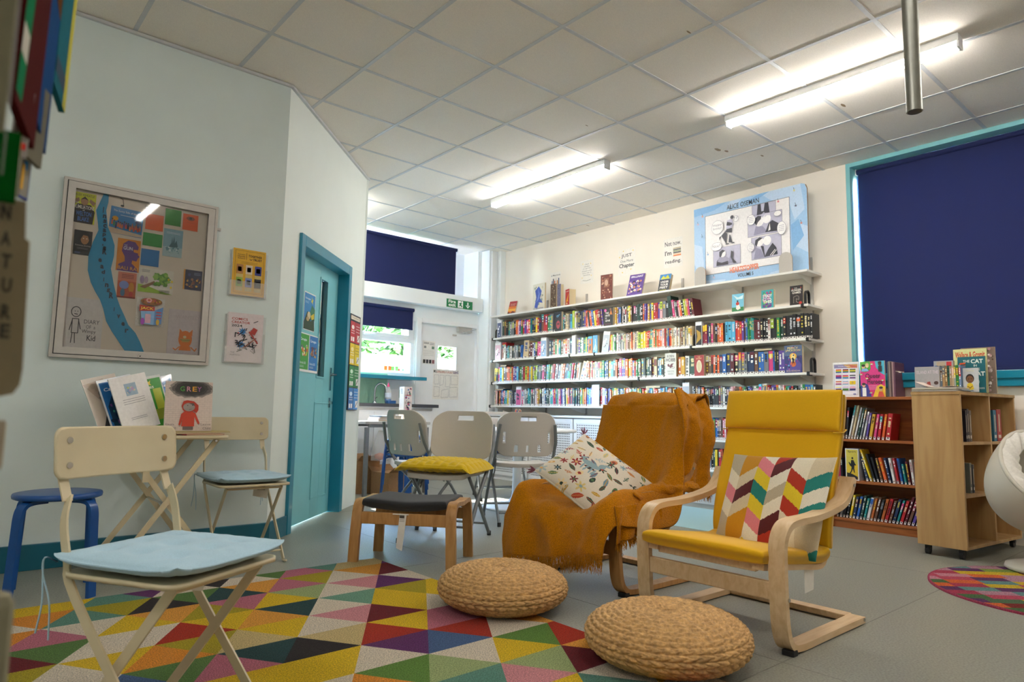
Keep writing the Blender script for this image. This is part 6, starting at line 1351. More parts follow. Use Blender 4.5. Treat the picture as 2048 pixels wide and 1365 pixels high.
# leaflet holders beside the board
def holder(label, x0, x1, z0, z1, fn, lab2, backc='#e0dede'):
    t_ = thing('leaflet_holder', label, 'leaflet holder', ((x0+x1)/2, YD, z0), 0, 'clear wall leaflet holders')
    w = x1-x0; h = z1-z0; b = MB(); b.box(-w/2-.012, -.004, -.006, w/2+.025, -.001, h*.96, 'clear'); b.box(-w/2-.012, -.034, -.008, w/2+.012, -.031, h*.30, 'clear'); b.box(-w/2-.012, -.034, -.01, w/2+.012, -.002, -.006, 'clear'); b.box(-w/2-.014, -.034, -.008, -w/2-.012, -.002, h*.6, 'clear'); b.box(w/2+.012, -.034, -.008, w/2+.014, -.002, h*.6, 'clear'); b.build('acrylic', t_)
    for k in range(3):
        c_ = MB(); c_.box(-w/2+.003*k-.004, -.012-.005*k, .0, w/2+.003*k-.004, -.0105-.005*k, h-.004*(2-k), 'ink', backc if k < 2 else '#ffffff')
        if k == 2: a = Art(c_, (-w/2+.002, -.0222, 0), (1, 0, 0), UP, w, h); fn(a)
        tag(c_.build('leaflet', loc=((x0+x1)/2, YD, z0)), lab2 % ('backmost', 'middle', 'front')[k], 'leaflet')
def h1(a):
    a.r(0, 0, 1, 1, '#d9a60c'); a.line([(.07, .05), (.07, .96), (.94, .96), (.94, .05)], .005, '#5c4a10', True)
    for i, s_ in enumerate(('Inscape', 'House', 'School')): a.t(s_, .14, .86-i*.04, .36, .89-i*.04, '#2c2410', .01)
    a.r(.40, .77, .41, .92, '#2c2410'); a.t('TOGETHER', .46, .84, .88, .89, '#2c2410', .02); a.t('TRUST', .6, .77, .88, .82, '#2c2410', .02); a.line([(.5, .8), (.54, .775), (.58, .8)], .01, '#2c2410'); a.lines(.25, .75, [.72, .69], .006, '#8a6a10')
    cl = ['#b07a3c', '#d8c8b0', '#2c3a8c', '#8fae3c', '#7f8cc0', '#1c1c24']
    for i in range(6): x, y = .12+(i % 3)*.28, .46-(i//3)*.28; a.r(x, y, x+.2, y+.2, cl[i]); a.k -= a.step; a.r(x, y-.09, x+.2, y-.01, '#c9b46c'); a.k -= a.step; a.r(x+.04, y+.05, x+.16, y+.15, ['#e0b06c', '#b87a6c', '#c84a8c', '#e0d84a', '#e0e4f0', '#4a5a6c'][i])
def h2(a):
    a.r(0, 0, 1, 1, '#d5c9cc'); a.t('COMICS', .1, .85, .55, .90, '#a8382c', .02); a.t('CREATOR', .1, .78, .62, .83, '#a8382c', .02); a.t('2024', .1, .71, .4, .76, '#26262a', .02); a.line([(.72, .82), (.84, .86)], .015, '#33333a')
    for x, y, r, c_ in ((.42, .62, .14, '#2f78b8'), (.38, .35, .15, '#2f78b8'), (.3, .58, .04, '#c84a3c')): a.poly([(x+r*(1 if i % 2 else .45)*math.cos(PI*i/9), y+.7*r*(1 if i % 2 else .45)*math.sin(PI*i/9)) for i in range(18)], c_)
    rr = random.Random(5)
    for k in range(26): x, y = rr.uniform(.2, .85), rr.uniform(.22, .66); a.line([(x, y), (x+rr.uniform(-.12, .12), y+rr.uniform(-.07, .07)), (x+rr.uniform(-.12, .12), y+rr.uniform(-.07, .07))], rr.uniform(.008, .022), '#1f1f26'); a.k -= a.step*.5
    a.poly([(.6, .6), (.72, .72), (.84, .68), (.76, .56)], '#a8342c'); a.line([(.6, .62), (.85, .4)], .03, '#a8342c'); a.line([(.45, .28), (.8, .5)], .025, '#8c5a4c'); a.t('THE', .1, .17, .22, .20, '#33333a'); a.t('PORTICO', .1, .12, .38, .15, '#33333a')
holder('clear wall holder with a yellow leaflet of small pictures', 1.362, 1.567, 1.549, 1.843, h1, '%s leaflet of the upper, yellow fronted wall holder', '#d9dcd8')
holder('clear wall holder with comics event leaflets of ink splashes', 1.357, 1.575, 1.130, 1.436, h2, '%s leaflet of the lower, comics event wall holder')
o = MB(); o.box(1.262, YD-.012, 1.935, 1.285, YD, 1.95, 'alu_frame'); tag(o.build('board_key'), 'tiny grey key hanging beside the notice board frame', 'key')

# posters on the aqua door and the colour board beside the frame
def eflat(name, label, cat, s0, s1, z0, z1, n0, fn, back='#e9e9e9', group=None, t=.0015):
    b = MB(); o_ = P0+DE*s0+NE*n0+UP*z0; b.prism([(0, 0), (s1-s0, 0), (s1-s0, z1-z0), (0, z1-z0)], o_, DE, UP, NE, t, 'ink', back); a = Art(b, o_+NE*t, DE, UP, s1-s0, z1-z0); fn(a); return tag(b.build(name), label, cat, group)
def e1(a): a.r(.03, .02, .97, .97, '#2f86c4'); a.t('Carnegies', .1, .80, .55, .86, '#e8f0f6', .02); a.lines(.1, .4, [.75, .72], .008, '#bcd8ea'); a.poly([(.6, .78), (.65, .84), (.66, .92), (.72, .84), (.8, .86), (.74, .79), (.76, .72), (.68, .76)], '#e8d84a'); a.poly([(.5, .45), (.7, .7), (.97, .6), (.97, .3), (.6, .3)], '#3a7c5a'); a.poly([(.03, .2), (.3, .5), (.5, .45), (.6, .25), (.9, .35), (.97, .1), (.97, .02), (.03, .02)], '#26402c'); a.e(.45, .4, .14, .1, '#d8c8a0'); a.e(.35, .3, .12, .06, '#b89a6c'); a.poly([(.6, .4), (.9, .5), (.9, .35), (.7, .3)], '#e0c83c')
def e2(c_, c2, s_): 
    def f(a): a.r(.03, .06, .97, .97, c_); a.t('Carnegies', .1, .78, .75, .87, '#e8f0f6', .02); flowerish(a, s_, c2, 26, .05, .12, .05, .35, .95, .74); a.t('Shortlist 2025', .08, .20, .7, .26, '#e8f0f6', .01); a.lines(.08, .5, [.15, .12], .008, '#dfe8ee'); a.r(.03, 0, .97, .06, '#ececec')
    return f
eflat('poster', 'blue poster with dark landscape, topmost on the aqua door', 'poster', .607, .836, 1.437, 1.726, N1+.001, e1, group='posters on the aqua door')
eflat('poster', 'green shortlist poster low on the aqua door', 'poster', .558, .748, 1.122, 1.412, N1+.001, e2('#3f9c3c', ['#e0d84a', '#2c6a3a', '#d8702c', '#e8e4d8', '#7a4a8c'], 3), group='posters on the aqua door')
eflat('poster', 'blue shortlist poster low on the aqua door near its window', 'poster', .752, .940, 1.122, 1.412, N1+.001, e2('#2a78c0', ['#1f3458', '#7a3a4c', '#d8a84a', '#4a2c5c', '#2c8a9c'], 4), group='posters on the aqua door')
eflat('strip_notice', 'narrow laminated strip with small drawings on the aqua door', 'notice', .50, .556, 1.13, 1.50, N1+.001, lambda a: (a.r(0, 0, 1, 1, '#d9d6d2'), a.lines(.2, .8, [.9, .7, .5, .3, .1], .03, '#9a8a8c')))
def zone(a):
    a.r(0, 0, 1, 1, '#2b2f3a'); a.r(.06, .945, .94, .985, '#e9dfc8'); a.t('The Zones of Regulation', .14, .955, .86, .975, '#4a463c')
    for i, (c1_, c2_) in enumerate((('#c42c36', '#b02a34'), ('#e3c81e', '#e8cf2a'), ('#2f8a4c', '#2a7d45'), ('#2f6fb5', '#3f8ad0'))):
        z1_ = .925-i*.232; z0_ = z1_-.222
        a.r(.04, z0_, .485, z1_, c1_); a.k -= a.step; a.r(.515, z0_, .96, z1_, c2_); a.up()
        a.e(.26, z1_-.06, .13, .022, ('#e8e4e0', '#f0e0a0', '#dff0e0', '#cfe0f0')[i]); a.r(.1, z0_+.015, .22, z0_+.06, '#efe9e6'); a.r(.27, z0_+.015, .42, z0_+.06, '#efe9e6'); a.lines(.1, .42, [z0_+.10, z0_+.125], .006, '#f4f0ec')
        a.lines(.56, .92, [z1_-.04, z1_-.07, z1_-.10], .005, '#f4f0ec' if i != 1 else '#8a7a20'); a.r(.7, z0_+.02, .92, z0_+.09, '#f0ece8'); a.line([(.72, z0_+.03), (.9, z0_+.08)], .012, '#44444c')
eflat('zones_board', 'dark framed board of red, yellow, green and blue zones beside the door frame', 'poster board', 1.455, 1.745, .842, 1.683, .001, zone, back='#2b2f3a', t=.012)
# ================================================================== beech bookcase against the book wall
t_ = thing('bookcase', 'reddish beech bookcase with three shelves of books beneath the navy blind', 'bookcase', (5.64, 2.06, 0))
def bx8(x0, y0, z0, x1, y1, z1, mat, name, bev=.002): return MB().box(x0, y0, z0, x1, y1, z1, mat).build(name, t_, world=True, bevel=bev)
bx8(5.50, 2.425, .0, 5.785, 2.445, 1.0, 'beech', 'side_panel'); bx8(5.50, 1.665, 0, 5.785, 1.685, 1.0, 'beech', 'side_panel'); bx8(5.49, 1.66, 1.0, 5.787, 2.45, 1.022, 'beech', 'top_panel')
bx8(5.775, 1.685, .02, 5.785, 2.425, 1.0, 'beech', 'back_panel'); bx8(5.51, 1.685, 0, 5.53, 2.425, .055, 'beech', 'plinth')
for z in (.055, .352, .672): bx8(5.502, 1.685, z, 5.775, 2.425, z+.019, 'beech', 'shelf')
bz = [.691, .371, .074]
def sb(w, h, d, c_, y, z, lean, label, x=5.54, seed=0, lab=True, strip=True):
    mb = MB(); spine_book(mb, w, h, d, c_, seed, strip=strip, label=lab); o = mb.build('book', loc=(x, y, z)); o.rotation_euler = (lean, 0, 0); return tag(o, label, 'book', 'books in the beech bookcase')
rr = random.Random(31)
S8 = [('k', .22, 0, .025), ('n', .20, .1, .022), ('k', .25, .1, .012), ('w', .27, .22, .010), ('c', .27, .22, .010), ('w', .255, .24, .009), ('d', .25, .24, .010), ('g', .25, .22, .010), ('w', .22, .22, .010), ('v', .21, .2, .012), ('Y', .20, .18, .020), ('p', .20, .18, .016), ('r', .20, .16, .018), ('o', .20, .16, .016), ('r', .205, .14, .030)]
y = 2.40
for i, (c_, h, ln, w) in enumerate(S8):
    sb(w, h, .16, PAL[c_], y-w/2-.0, bz[0]+w*.5*abs(math.sin(ln)), ln, '%s book, %s from the armchair end of the top bookcase shelf' % (NAM[c_], ordn(i+1)), seed=i+40); y -= w*1.18+.006
    y -= .004 if ln > .15 else 0
S9 = [('p', .17, 0, .02), ('k', .17, 0, .014)]
y = 2.40
for i, (c_, h, ln, w) in enumerate(S9): sb(w, h, .13, PAL[c_], y-w/2, bz[1], 0, '%s book at the armchair end of the middle bookcase shelf' % NAM[c_], seed=i+70); y -= w+.002
b = MB(); b.box(0, -.05, 0, .17, .05, .245, 'ink', '#d9dbe4'); a = Art(b, (0, .05, 0), (0, -1, 0), UP, .10, .245); a.r(.06, .03, .94, .97, '#d8b42a'); a.r(.06, .5, .94, .97, '#c9b84a'); a.t('Sport', .2, .86, .82, .94, '#3a3420', .01)
a.poly([(.1, .03), (.9, .03), (.9, .12), (.5, .2), (.1, .24)], '#1c1c1c'); a.poly([(.25, .2), (.42, .3), (.46, .42), (.34, .46), (.24, .56), (.28, .58), (.40, .52), (.44, .64), (.62, .64), (.74, .52), (.80, .5), (.78, .47), (.68, .48), (.66, .38), (.70, .24), (.64, .24), (.56, .36), (.48, .28), (.3, .16)], '#1c1c1c'); a.e(.54, .70, .07, .035, '#1c1c1c')
tag(b.build('box_file', loc=(5.53, 2.285, bz[1])), 'box file with yellow Sport front and running figure silhouette', 'box file')
y = 2.185
S10 = [('B', .19, -.22, .016), ('y', .25, -.3, .012), ('k', .215, -.26, .012), ('k', .19, -.24, .013), ('n', .185, -.2, .014), ('o', .19, -.22, .018), ('B', .19, -.2, .014), ('w', .19, -.16, .016), ('r', .19, -.16, .013), ('b', .19, -.14, .013), ('t', .15, -.14, .012), ('m', .17, -.12, .014), ('w', .185, -.1, .014), ('r', .17, -.08, .014), ('k', .18, -.05, .015)]
for i, (c_, h, ln, w) in enumerate(S10):
    sb(w, h, .14, PAL[c_], y-w/2, bz[1]+w*.5*abs(math.sin(ln)), ln, '%s book, %s right of the Sport box file in the bookcase' % (NAM[c_], ordn(i+1)), seed=i+90); y -= w*1.15+.011
y = 2.42
cs = 'kgkkyBbdtwOnkOrnBtrmnvkd'
for i, c_ in enumerate(cs):
    w = .013+.006*rr.random(); h = .17+.02*rr.random()+.03*(i > 18); ln = .18+.012*i*.6
    sb(w, h, .13, PAL[c_], y-w/2, bz[2]+w*.5*abs(math.sin(ln)), ln, '%s book, %s from the armchair end of the lowest bookcase shelf' % (NAM[c_], ordn(i+1)), seed=i+120); y -= w*1.1+.0085
# on top of the bookcase
def flags(a):
    a.r(.05, .06, .95, .94, '#e4e1e8'); a.line([(.05, .06), (.95, .06), (.95, .94), (.05, .94)], .006, '#5a5878', True); a.r(.06, .83, .94, .93, '#8d84ac'); a.poly([(.4, .93), (.6, .83), (.94, .83), (.94, .93)], '#c9964a'); a.poly([(.6, .93), (.75, .83), (.94, .83), (.94, .88)], '#c8685c'); a.t('Pride Flags', .22, .86, .66, .90, '#e8e4f0')
    F = [['#c9342c', '#e08a2c', '#e8d02c', '#3c8c4c', '#3a4a9c'], ['#2c2430', '#c9342c', '#e8c02c', '#3c8c4c', '#3a4a9c'], ['#26262a', '#8aae4c', '#e8c02c', '#8aae4c', '#26262a'], ['#b8326c', '#b8326c', '#7a4a9c', '#3a4a9c', '#3a4a9c'], ['#d84a7c', '#d84a7c', '#e8d02c', '#3c8ccc', '#3c8ccc'], ['#26262a', '#8a8a90', '#eeeeee', '#6a3a7c', '#6a3a7c'], ['#c8502c', '#e09a6c', '#eeeeee', '#c86a9c', '#8c2c5c'], ['#7cb8d8', '#e0a0b0', '#eeeeee', '#e0a0b0', '#7cb8d8'], ['#e3c420', '#e3c420', '#e3c420', '#e3c420', '#e3c420'], ['#e8d02c', '#eeeeee', '#8a5aa8', '#26262a', '#26262a'], ['#b88ac8', '#eeeeee', '#4a7c3c', '#4a7c3c', '#4a7c3c'], ['#d84a8c', '#eeeeee', '#8a3a9c', '#26262a', '#3a4a9c']]
    for i, cs_ in enumerate(F):
        x, y = .12+(i % 3)*.27, .70-(i//3)*.17
        for k, c_ in enumerate(cs_): a.r(x, y+.1*(4-k)/5, x+.22, y+.1*(5-k)/5, c_); a.k -= a.step
        a.up()
    a.e(.77, .41, .03, .025, '#7a4a8c'); a.e(.77, .41, .02, .016, '#e3c420'); a.r(.8, .07, .9, .10, '#5a5a9c')
def faceA(name, label, cat, x, y, z, w, h, t, fn, tilt=0, rz=0, back='#e9e6e6', sp=None):
    """picture facing -x"""
    b = MB(); b.box(0, -w/2, 0, t, w/2, h, 'ink', sp or back)
    if sp: b.box(.001, -w/2-.0004, .003, t-.001, w/2-.003, h+.0004, 'page')
    a = Art(b, (0, w/2, 0), (0, -1, 0), UP, w, h); a.r(0, 0, 1, 1, back); fn(a); o = tag(b.build(name, loc=(x, y, z)), label, cat); o.rotation_euler = (0, tilt, rz); return o
faceA('flag_sheet', 'white sheet showing rows of small pride flags on the beech bookcase', 'sign', 5.60, 2.345, 1.023, .205, .285, .003, flags, tilt=.06)
def queer(a):
    a.r(0, 0, 1, 1, '#d6317f'); a.poly([(0, 1), (.42, 1), (.44, .78), (.25, .7), (.05, .72), (0, .8)], '#5aa83c'); a.poly([(1, 1), (.62, 1), (.66, .82), (.85, .66), (1, .6)], '#4fb0c8'); a.poly([(0, 0), (.45, 0), (.3, .35), (.14, .4), (0, .3)], '#3a3a8c'); a.poly([(1, 0), (.5, 0), (.66, .3), (.85, .35), (1, .28)], '#e3b82c')
    for x, y, c_ in ((.14, .85, '#e0b48c'), (.3, .88, '#e8c8a0'), (.82, .92, '#5c3a2c'), (.14, .33, '#d8a884'), (.84, .22, '#c99a74')): a.e(x, y, .07, .06, c_); a.e(x, y+.035, .075, .035, '#3a2c28' if c_ != '#e8c8a0' else '#d8c48a')
    a.r(.08, .02, .24, .26, '#e8e4e0'); a.poly([(.05, .72), (.38, .72), (.3, .8), (.1, .8)], '#7fa8d0'); a.r(.76, .7, .9, .86, '#3a2c30'); a.poly([(.7, 0), (.98, 0), (.9, .15), (.76, .15)], '#c94a3c')
    a.t('Queer', .22, .50, .84, .66, '#4a2440', .015); a.t('Heroes', .3, .36, .9, .50, '#4a2440', .015); a.lines(.35, .7, [.32, .285, .25, .215], .009, '#f0a8c8')
    for x, y in ((.5, .9), (.06, .62), (.93, .44), (.45, .1), (.3, .5)):
        for k, c_ in enumerate(('#e0483c', '#e8c83c', '#4fa8d8', '#f4f0f0')): a.e(x, y, .075-.016*k, .05-.011*k, c_, 12, 0, PI); 
faceA('book', 'bright pink picture book of portraits standing on the beech bookcase', 'book', 5.57, 2.125, 1.023, .19, .28, .012, queer, rz=-.12, back='#d6317f', sp='#b8286c')
for i, (c_, h) in enumerate((('#57606a', .272), ('#9c8f88', .275), ('#5c4a4c', .268), ('#a8868a', .27), ('#6a4458', .266))):
    sb(.010, h, .19, c_, 2.014-.0115*i, 1.0225, 0, 'tall thin %s picture book, %s behind the bright pink one' % (('slate', 'taupe', 'dark brown', 'dusty pink', 'plum')[i], ordn(i+1)), x=5.575, seed=i+200, lab=False, strip=False)

# ================================================================== maple unit on castors
UX, UY, RZU = 4.86, 1.345, -.105
t_ = thing('shelving_unit', 'pale maple mobile shelving unit on castors next to the egg chair', 'shelving unit', (UX, UY, 0), RZU)
LU, DU, HU, Z0 = .86, .285, 1.035, .062
def ub(x0, y0, z0, x1, y1, z1, mat, name): return MB().box(x0, y0, z0, x1, y1, z1, mat).build(name, t_, bevel=.0015)
ub(0, 0, Z0, .02, DU, HU-.02, 'maple', 'end_panel'); ub(LU-.02, 0, Z0, LU, DU, HU-.02, 'maple', 'end_panel'); ub(-.003, -.003, HU-.02, LU+.003, DU+.003, HU, 'maple', 'top_panel'); ub(.02, 0, Z0, LU-.02, DU, Z0+.02, 'maple', 'bottom_panel')
ub(.43, 0, Z0+.02, .45, DU, HU-.02, 'maple', 'divider'); ub(.02, DU-.012, Z0+.02, .43, DU, HU-.02, 'maple', 'back_panel'); ub(.45, DU-.012, Z0+.02, LU-.02, DU, HU-.02, 'maple', 'back_panel')
for x0, x1 in ((.02, .43), (.45, LU-.02)):
    for z in (.375, .70): ub(x0, .0, z, x1, DU-.012, z+.018, 'maple', 'shelf')
for x, y in ((.04, .045), (LU-.04, .045), (.04, DU-.045), (LU-.04, DU-.045)):
    b = MB(); b.tube([(x, y-.011, .025), (x, y+.011, .025)], .025, 'black_plastic', n=20); b.box(x-.012, y-.016, .03, x+.018, y+.016, .062, 'black_plastic'); b.build('castor', t_, bevel=.002)
MU = Matrix.Translation((UX, UY, 0)) @ Matrix.Rotation(RZU, 4, 'Z')
def on_unit(name, label, cat, lx, ly, lz, mbf, rz=0, tilt=0, group=None):
    b = MB(); mbf(b); p = MU @ Vector((lx, ly, lz)); o = tag(b.build(name, loc=p), label, cat, group); o.rotation_euler = (tilt, 0, RZU+rz); return o
def blk(w, d, h, c_, fn=None, paged=True):
    def f(b):
        b.box(0, 0, 0, w, d, h, 'ink', c_)
        if paged and d > .01: b.box(.002, .001, .003, w+.0004, d-.001, h+.0004, 'page')
        if fn: a = Art(b, (0, 0, 0), (1, 0, 0), UP, w, h); fn(a)
    return f
for i, (lx, lz, w, h, c_, n_) in enumerate(((.17, .718, .018, .20, '#262430', 'black'), (.195, .718, .022, .21, '#3a3038', 'dark brown'), (.225, .718, .03, .20, '#6a5a4c', 'taupe'), (.60, .718, .05, .21, '#2f6f8a', 'blue hardback'), (.66, .718, .07, .215, '#a8343a', 'red hardback'), (.19, .393, .03, .19, '#6a7068', 'grey'), (.235, .393, .02, .18, '#3a3c40', 'charcoal'))):
    on_unit('book', '%s book standing in the %s bay of the maple unit, %s shelf' % (n_, 'near' if lx < .4 else 'far', 'upper' if lz > .5 else 'middle'), 'book', lx, .04, lz, blk(w, .16, h, c_, lambda a: (a.r(.2, .1, .8, .2, '#d8d2c8'), a.r(.35, .3, .65, .85, '#c9b8a0'))))
# things lying and standing on the top
HT = HU+.001
def pile(b):
    for k in range(6): b.box(.004*(k % 3), -.135+.006*(k % 2), .0042*k, .19, .135, .0042*k+.0038, 'ink', ('#b8b0a8', '#d2c8bc', '#a8a29c', '#cfc6b0')[k % 4])
on_unit('magazine', 'pile of thin pale magazines lying on the near end of the maple unit', 'magazines', -.005, .145, HT, pile)
def curl(b): b.solid(lambda u, v, s: Vector((.02+.13*v, .12-.24*u, .030+.035*max(0, 1-u*3.0)**1.6+.003*math.sin(u*9)+s*.0006)), 30, 6, 'ink', col='#dccbbf')
on_unit('booklet', 'curled pink tinted booklet lying on top of the magazine pile', 'booklet', .0, .145, HT, curl)
def cov(name, label, x, y0, y1, h, t, fn, sp='#b8b4b0', rz=-.08, tilt=.03, cat='book', group=None):
    """face-out item on the maple unit, picture towards -x"""
    w = y1-y0; b = MB(); b.box(0, -w/2, 0, t, w/2, h, 'ink', sp)
    if t > .008: b.box(.001, -w/2-.0004, .003, t-.001, w/2-.003, h+.0004, 'page')
    a = Art(b, (0, w/2, 0), (0, -1, 0), UP, w, h); fn(a); o = tag(b.build(name, loc=(x, (y0+y1)/2, HT)), label, cat, group); o.rotation_euler = (0, tilt, rz); return o
def grl(a): a.r(0, 0, 1, 1, '#a3a1a4'); a.t('ISLAND AT THE', .08, .72, .95, .85, '#cfc4cc', .01); a.poly([(.45, .2), (.5, .40), (.62, .42), (.66, .2)], '#8a3a34'); a.e(.86, .36, .09, .07, '#4a3430')
cov('book', 'flat grey picture book at the back of the maple unit behind the magazines', 5.02, 1.50, 1.645, .17, .004, grl, '#9c9a9e', .05, .04)
cols = [('#2c5fa0', .013, .175), ('#3a6aa8', .012, .17), ('#8a9098', .008, .175), ('#6a7a8a', .010, .165), ('#a8875c', .016, .175), ('#8a6a44', .014, .17), ('#1f5a4c', .012, .175), ('#9c8464', .014, .17), ('#b09a7c', .012, .175), ('#8f9a98', .010, .165), ('#2c7a34', .018, .175), ('#6f8ab0', .012, .175)]
y = 1.531
for i, (c_, w, h) in enumerate(cols):
    nmz = ('blue', 'second blue', 'pale grey', 'slate', 'tan', 'brown', 'dark green', 'camel', 'sand', 'silver', 'bright green', 'light blue')[i]
    mb = MB(); spine_book(mb, w-.001, h, .105, c_, i+300, label=False); o = mb.build('book', loc=(5.04, y-w/2, HT)); tag(o, '%s spined book in the short row standing on the maple unit' % nmz, 'book', 'short row of books on the maple unit'); y -= w*.985
cov('book', 'thick plastic covered book with a red patch behind the short row', 5.155, 1.455, 1.570, .215, .03, lambda a: (a.r(0, 0, 1, 1, '#a8a8ac'), a.r(.15, .1, .6, .97, '#b8a48c'), a.r(.66, .1, .92, .97, '#c8343a')), '#8a9ab0', .0, .0)
def wg(a): a.r(0, 0, 1, 1, '#d5d69a'); a.t('Wallace & Gromit', .06, .80, .95, .94, '#c8482c', .03); a.r(.2, .76, .85, .785, '#a8925c'); a.r(.1, .1, .9, .7, '#c3cc84')
cov('book', 'tall pale yellow annual with red title on the maple unit', 5.235, 1.285, 1.478, .295, .012, wg, '#5a9a34', -.04, .03)
def catb(a):
    a.r(0, 0, 1, 1, '#17656f'); a.t('THE', .2, .84, .44, .91, '#dfe6de', .02); a.t('CAT', .48, .81, .92, .93, '#dfe6de', .04); a.t('IN', .58, .72, .7, .78, '#dfe6de', .02); a.t('THE', .54, .61, .80, .68, '#dfe6de', .02); a.t('HAT', .52, .46, .98, .58, '#dfe6de', .04); a.e(.68, .3, .1, .08, '#b8ccc8'); a.t('Dr. Seuss', .45, .1, .95, .17, '#dfe6de', .01)
    for k in range(3): a.poly([(.06, .64+k*.07), (.28, .66+k*.07), (.30, .70+k*.07), (.08, .69+k*.07)], '#d8582c')
cov('book', 'teal book with orange striped scroll leaning on the yellow annual', 5.195, 1.285, 1.445, .240, .010, catb, '#14555e', -.06, .05)
cov('book', 'very tall pale blossom patterned book at the back of the maple unit', 5.34, 1.262, 1.46, .31, .014, lambda a: (a.r(0, 0, 1, 1, '#8a7468'), flowerish(a, 17, ['#e3d4d0', '#5c4438', '#c9a8a4', '#efe6e2', '#b8888c'], 90, .03, .07)), '#c9b8b0', -.03, .0)
def boy(a): a.r(0, 0, 1, 1, '#c3c6c8'); a.t('Diversity', .22, .84, .72, .92, '#d8d28a'); a.e(.45, .56, .27, .19, '#2c2422'); a.e(.45, .52, .22, .16, '#7a5236', 20); a.e(.36, .54, .03, .02, '#1c1614'); a.e(.54, .54, .03, .02, '#1c1614'); a.line([(.38, .44), (.45, .42), (.52, .44)], .01, '#3a2018'); a.poly([(.22, .12), (.28, .34), (.45, .38), (.62, .34), (.7, .12), (.45, .08)], '#e0c22c'); a.line([(.3, .24), (.45, .16), (.6, .25)], .03, '#7a5236')
cov('book', 'small grey book with a child in yellow, standing on the maple unit', 5.055, 1.290, 1.377, .155, .005, boy, '#b4b8bc', -.05, .03)
on_unit('leaflet', 'crumpled clear and white leaflet at the edge of the maple unit top', 'leaflet', .03, -.01, HT, lambda b: b.solid(lambda u, v, s: Vector((.16*u, .09*v, .006+.010*abs(nz(u*3, v*3, 2))+s*.0005)), 16, 8, 'ink', col='#aebdcc'))

# ================================================================== egg chair
t_ = thing('egg_chair', 'white moulded egg swivel chair with gathered cloth hood on the round rug', 'egg chair', (4.87, .93, .012), math.radians(-128))
MB().lathe([(0, 0), (.22, 0), (.232, .008), (.225, .028), (.17, .042), (.09, .06), (.06, .10), (.055, .16), (.075, .20), (.12, .215)], 'egg_shell', n=48).build('base', t_)
RXe, RYe, RZe, CZe = .30, .30, .33, .52
def shell(th, ph, k=1.0):
    x = RXe*k*math.sin(th)*math.cos(ph); y = RYe*k*math.sin(th)*math.sin(ph); z = RZe*k*math.cos(th)
    return Vector((x*(1-.18*z/RZe), y*(1-.18*z/RZe), CZe+z))
# opening: facing +x and up; cut by a tilted plane
cutn = Vector((.70, 0, .714)); cutd = .055
def eggpt(u, v, s):
    # spherical patch about the axis opposite to the cut normal
    ax = -cutn; t1 = Vector((0, 1, 0)); t2 = ax.cross(t1); amax = PI-math.acos(min(1, cutd/.31))
    a_ = amax*v; q = 2*PI*u; d = ax*math.cos(a_)+(t1*math.cos(q)+t2*math.sin(q))*math.sin(a_)
    k = 1 if s > 0 else .955
    x, y, z = d.x*RXe*k, d.y*RYe*k, d.z*RZe*k
    return Vector((x*(1-.2*z/RZe), y*(1-.2*z/RZe), CZe+z))
b = MB(); b.solid(eggpt, 72, 36, 'egg_shell'); b.build('shell', t_)
rim = [(eggpt(k/72, 1, 1)+eggpt(k/72, 1, -1))/2 for k in range(72)]
MB().tube(rim, .012, 'egg_shell', closed=True, n=10).build('rim', t_)
def hood(u, v, s):
    a_ = .0+.56*u+.22; p = (eggpt(a_ % 1, 1-.0*v, 1)+eggpt(a_ % 1, 1, -1))/2; inn = (Vector((0, 0, CZe))+cutn*cutd*.6-p).normalized(); q = p+inn*(.10*v)+cutn*.02*math.sin(v*PI)
    return q+cutn*(.010*math.sin(u*60+v*7)*(.3+v))+Vector((0, 0, .004*s))
b = MB(); b.solid(hood, 110, 12, 'egg_cloth'); b.build('cloth_hood', t_)
b = MB(); pb = eggpt(.78, 1, 1); b.tube([pb, pb+cutn*.014], .024, 'egg_shell', n=18); b.tube([pb+cutn*.014, pb+cutn*.017], .009, 'chrome', n=12); b.build('hood_button', t_)
b = MB(); pad(b, [(-.10, 0, .36), (.02, 0, .335), (.15, 0, .34)], (0, 1, 0), .36, .07, 'egg_cloth', nu=20, nv=20, en=3); b.build('seat_cushion', t_)

# round colourful rug
CR, RR = Vector((4.35, .76, 0)), .615
rr = random.Random(14); pal = ['#7a1f1c', '#b8455c', '#d2622c', '#4c6a4a', '#5c2c5c', '#7f9440', '#c9a820', '#b08090', '#5f8a86', '#c0808c', '#46683c', '#a8344c']
b = MB(); nx = 7
ca_, sa_ = math.cos(-.78), math.sin(-.78)
def inside_clip(poly):
    for k in range(40):
        th_ = 2*PI*k/40; n_ = (math.cos(th_), math.sin(th_)); out = []
        for i in range(len(poly)):
            p, q = poly[i-1], poly[i]; dp, dq = RR*.985-(p[0]*n_[0]+p[1]*n_[1]), RR*.985-(q[0]*n_[0]+q[1]*n_[1])
            if (dp >= 0) != (dq >= 0): t = dp/(dp-dq); out.append((p[0]+(q[0]-p[0])*t, p[1]+(q[1]-p[1])*t))
            if dq >= 0: out.append(q)
        poly = out
        if len(poly) < 3: return []
    return poly
cw, chh = .175, .075
for i in range(-9, 10):
    off = rr.uniform(0, .06)
    for j in range(-5, 6):
        x0, y0 = j*cw+off, i*chh; P_ = inside_clip([(x0, y0), (x0+cw, y0), (x0+cw, y0+chh), (x0, y0+chh)])
        if P_: b.add([(CR.x+x*ca_-y*sa_, CR.y+x*sa_+y*ca_, .011) for x, y in P_], [tuple(range(len(P_)))], 'rug_pile', rr.choice(pal))
b.lathe([(RR*.985, .0105), (RR, .010), (RR, 0)], 'rug_pile', c=(CR.x, CR.y, 0), n=80, col='#a8405c')
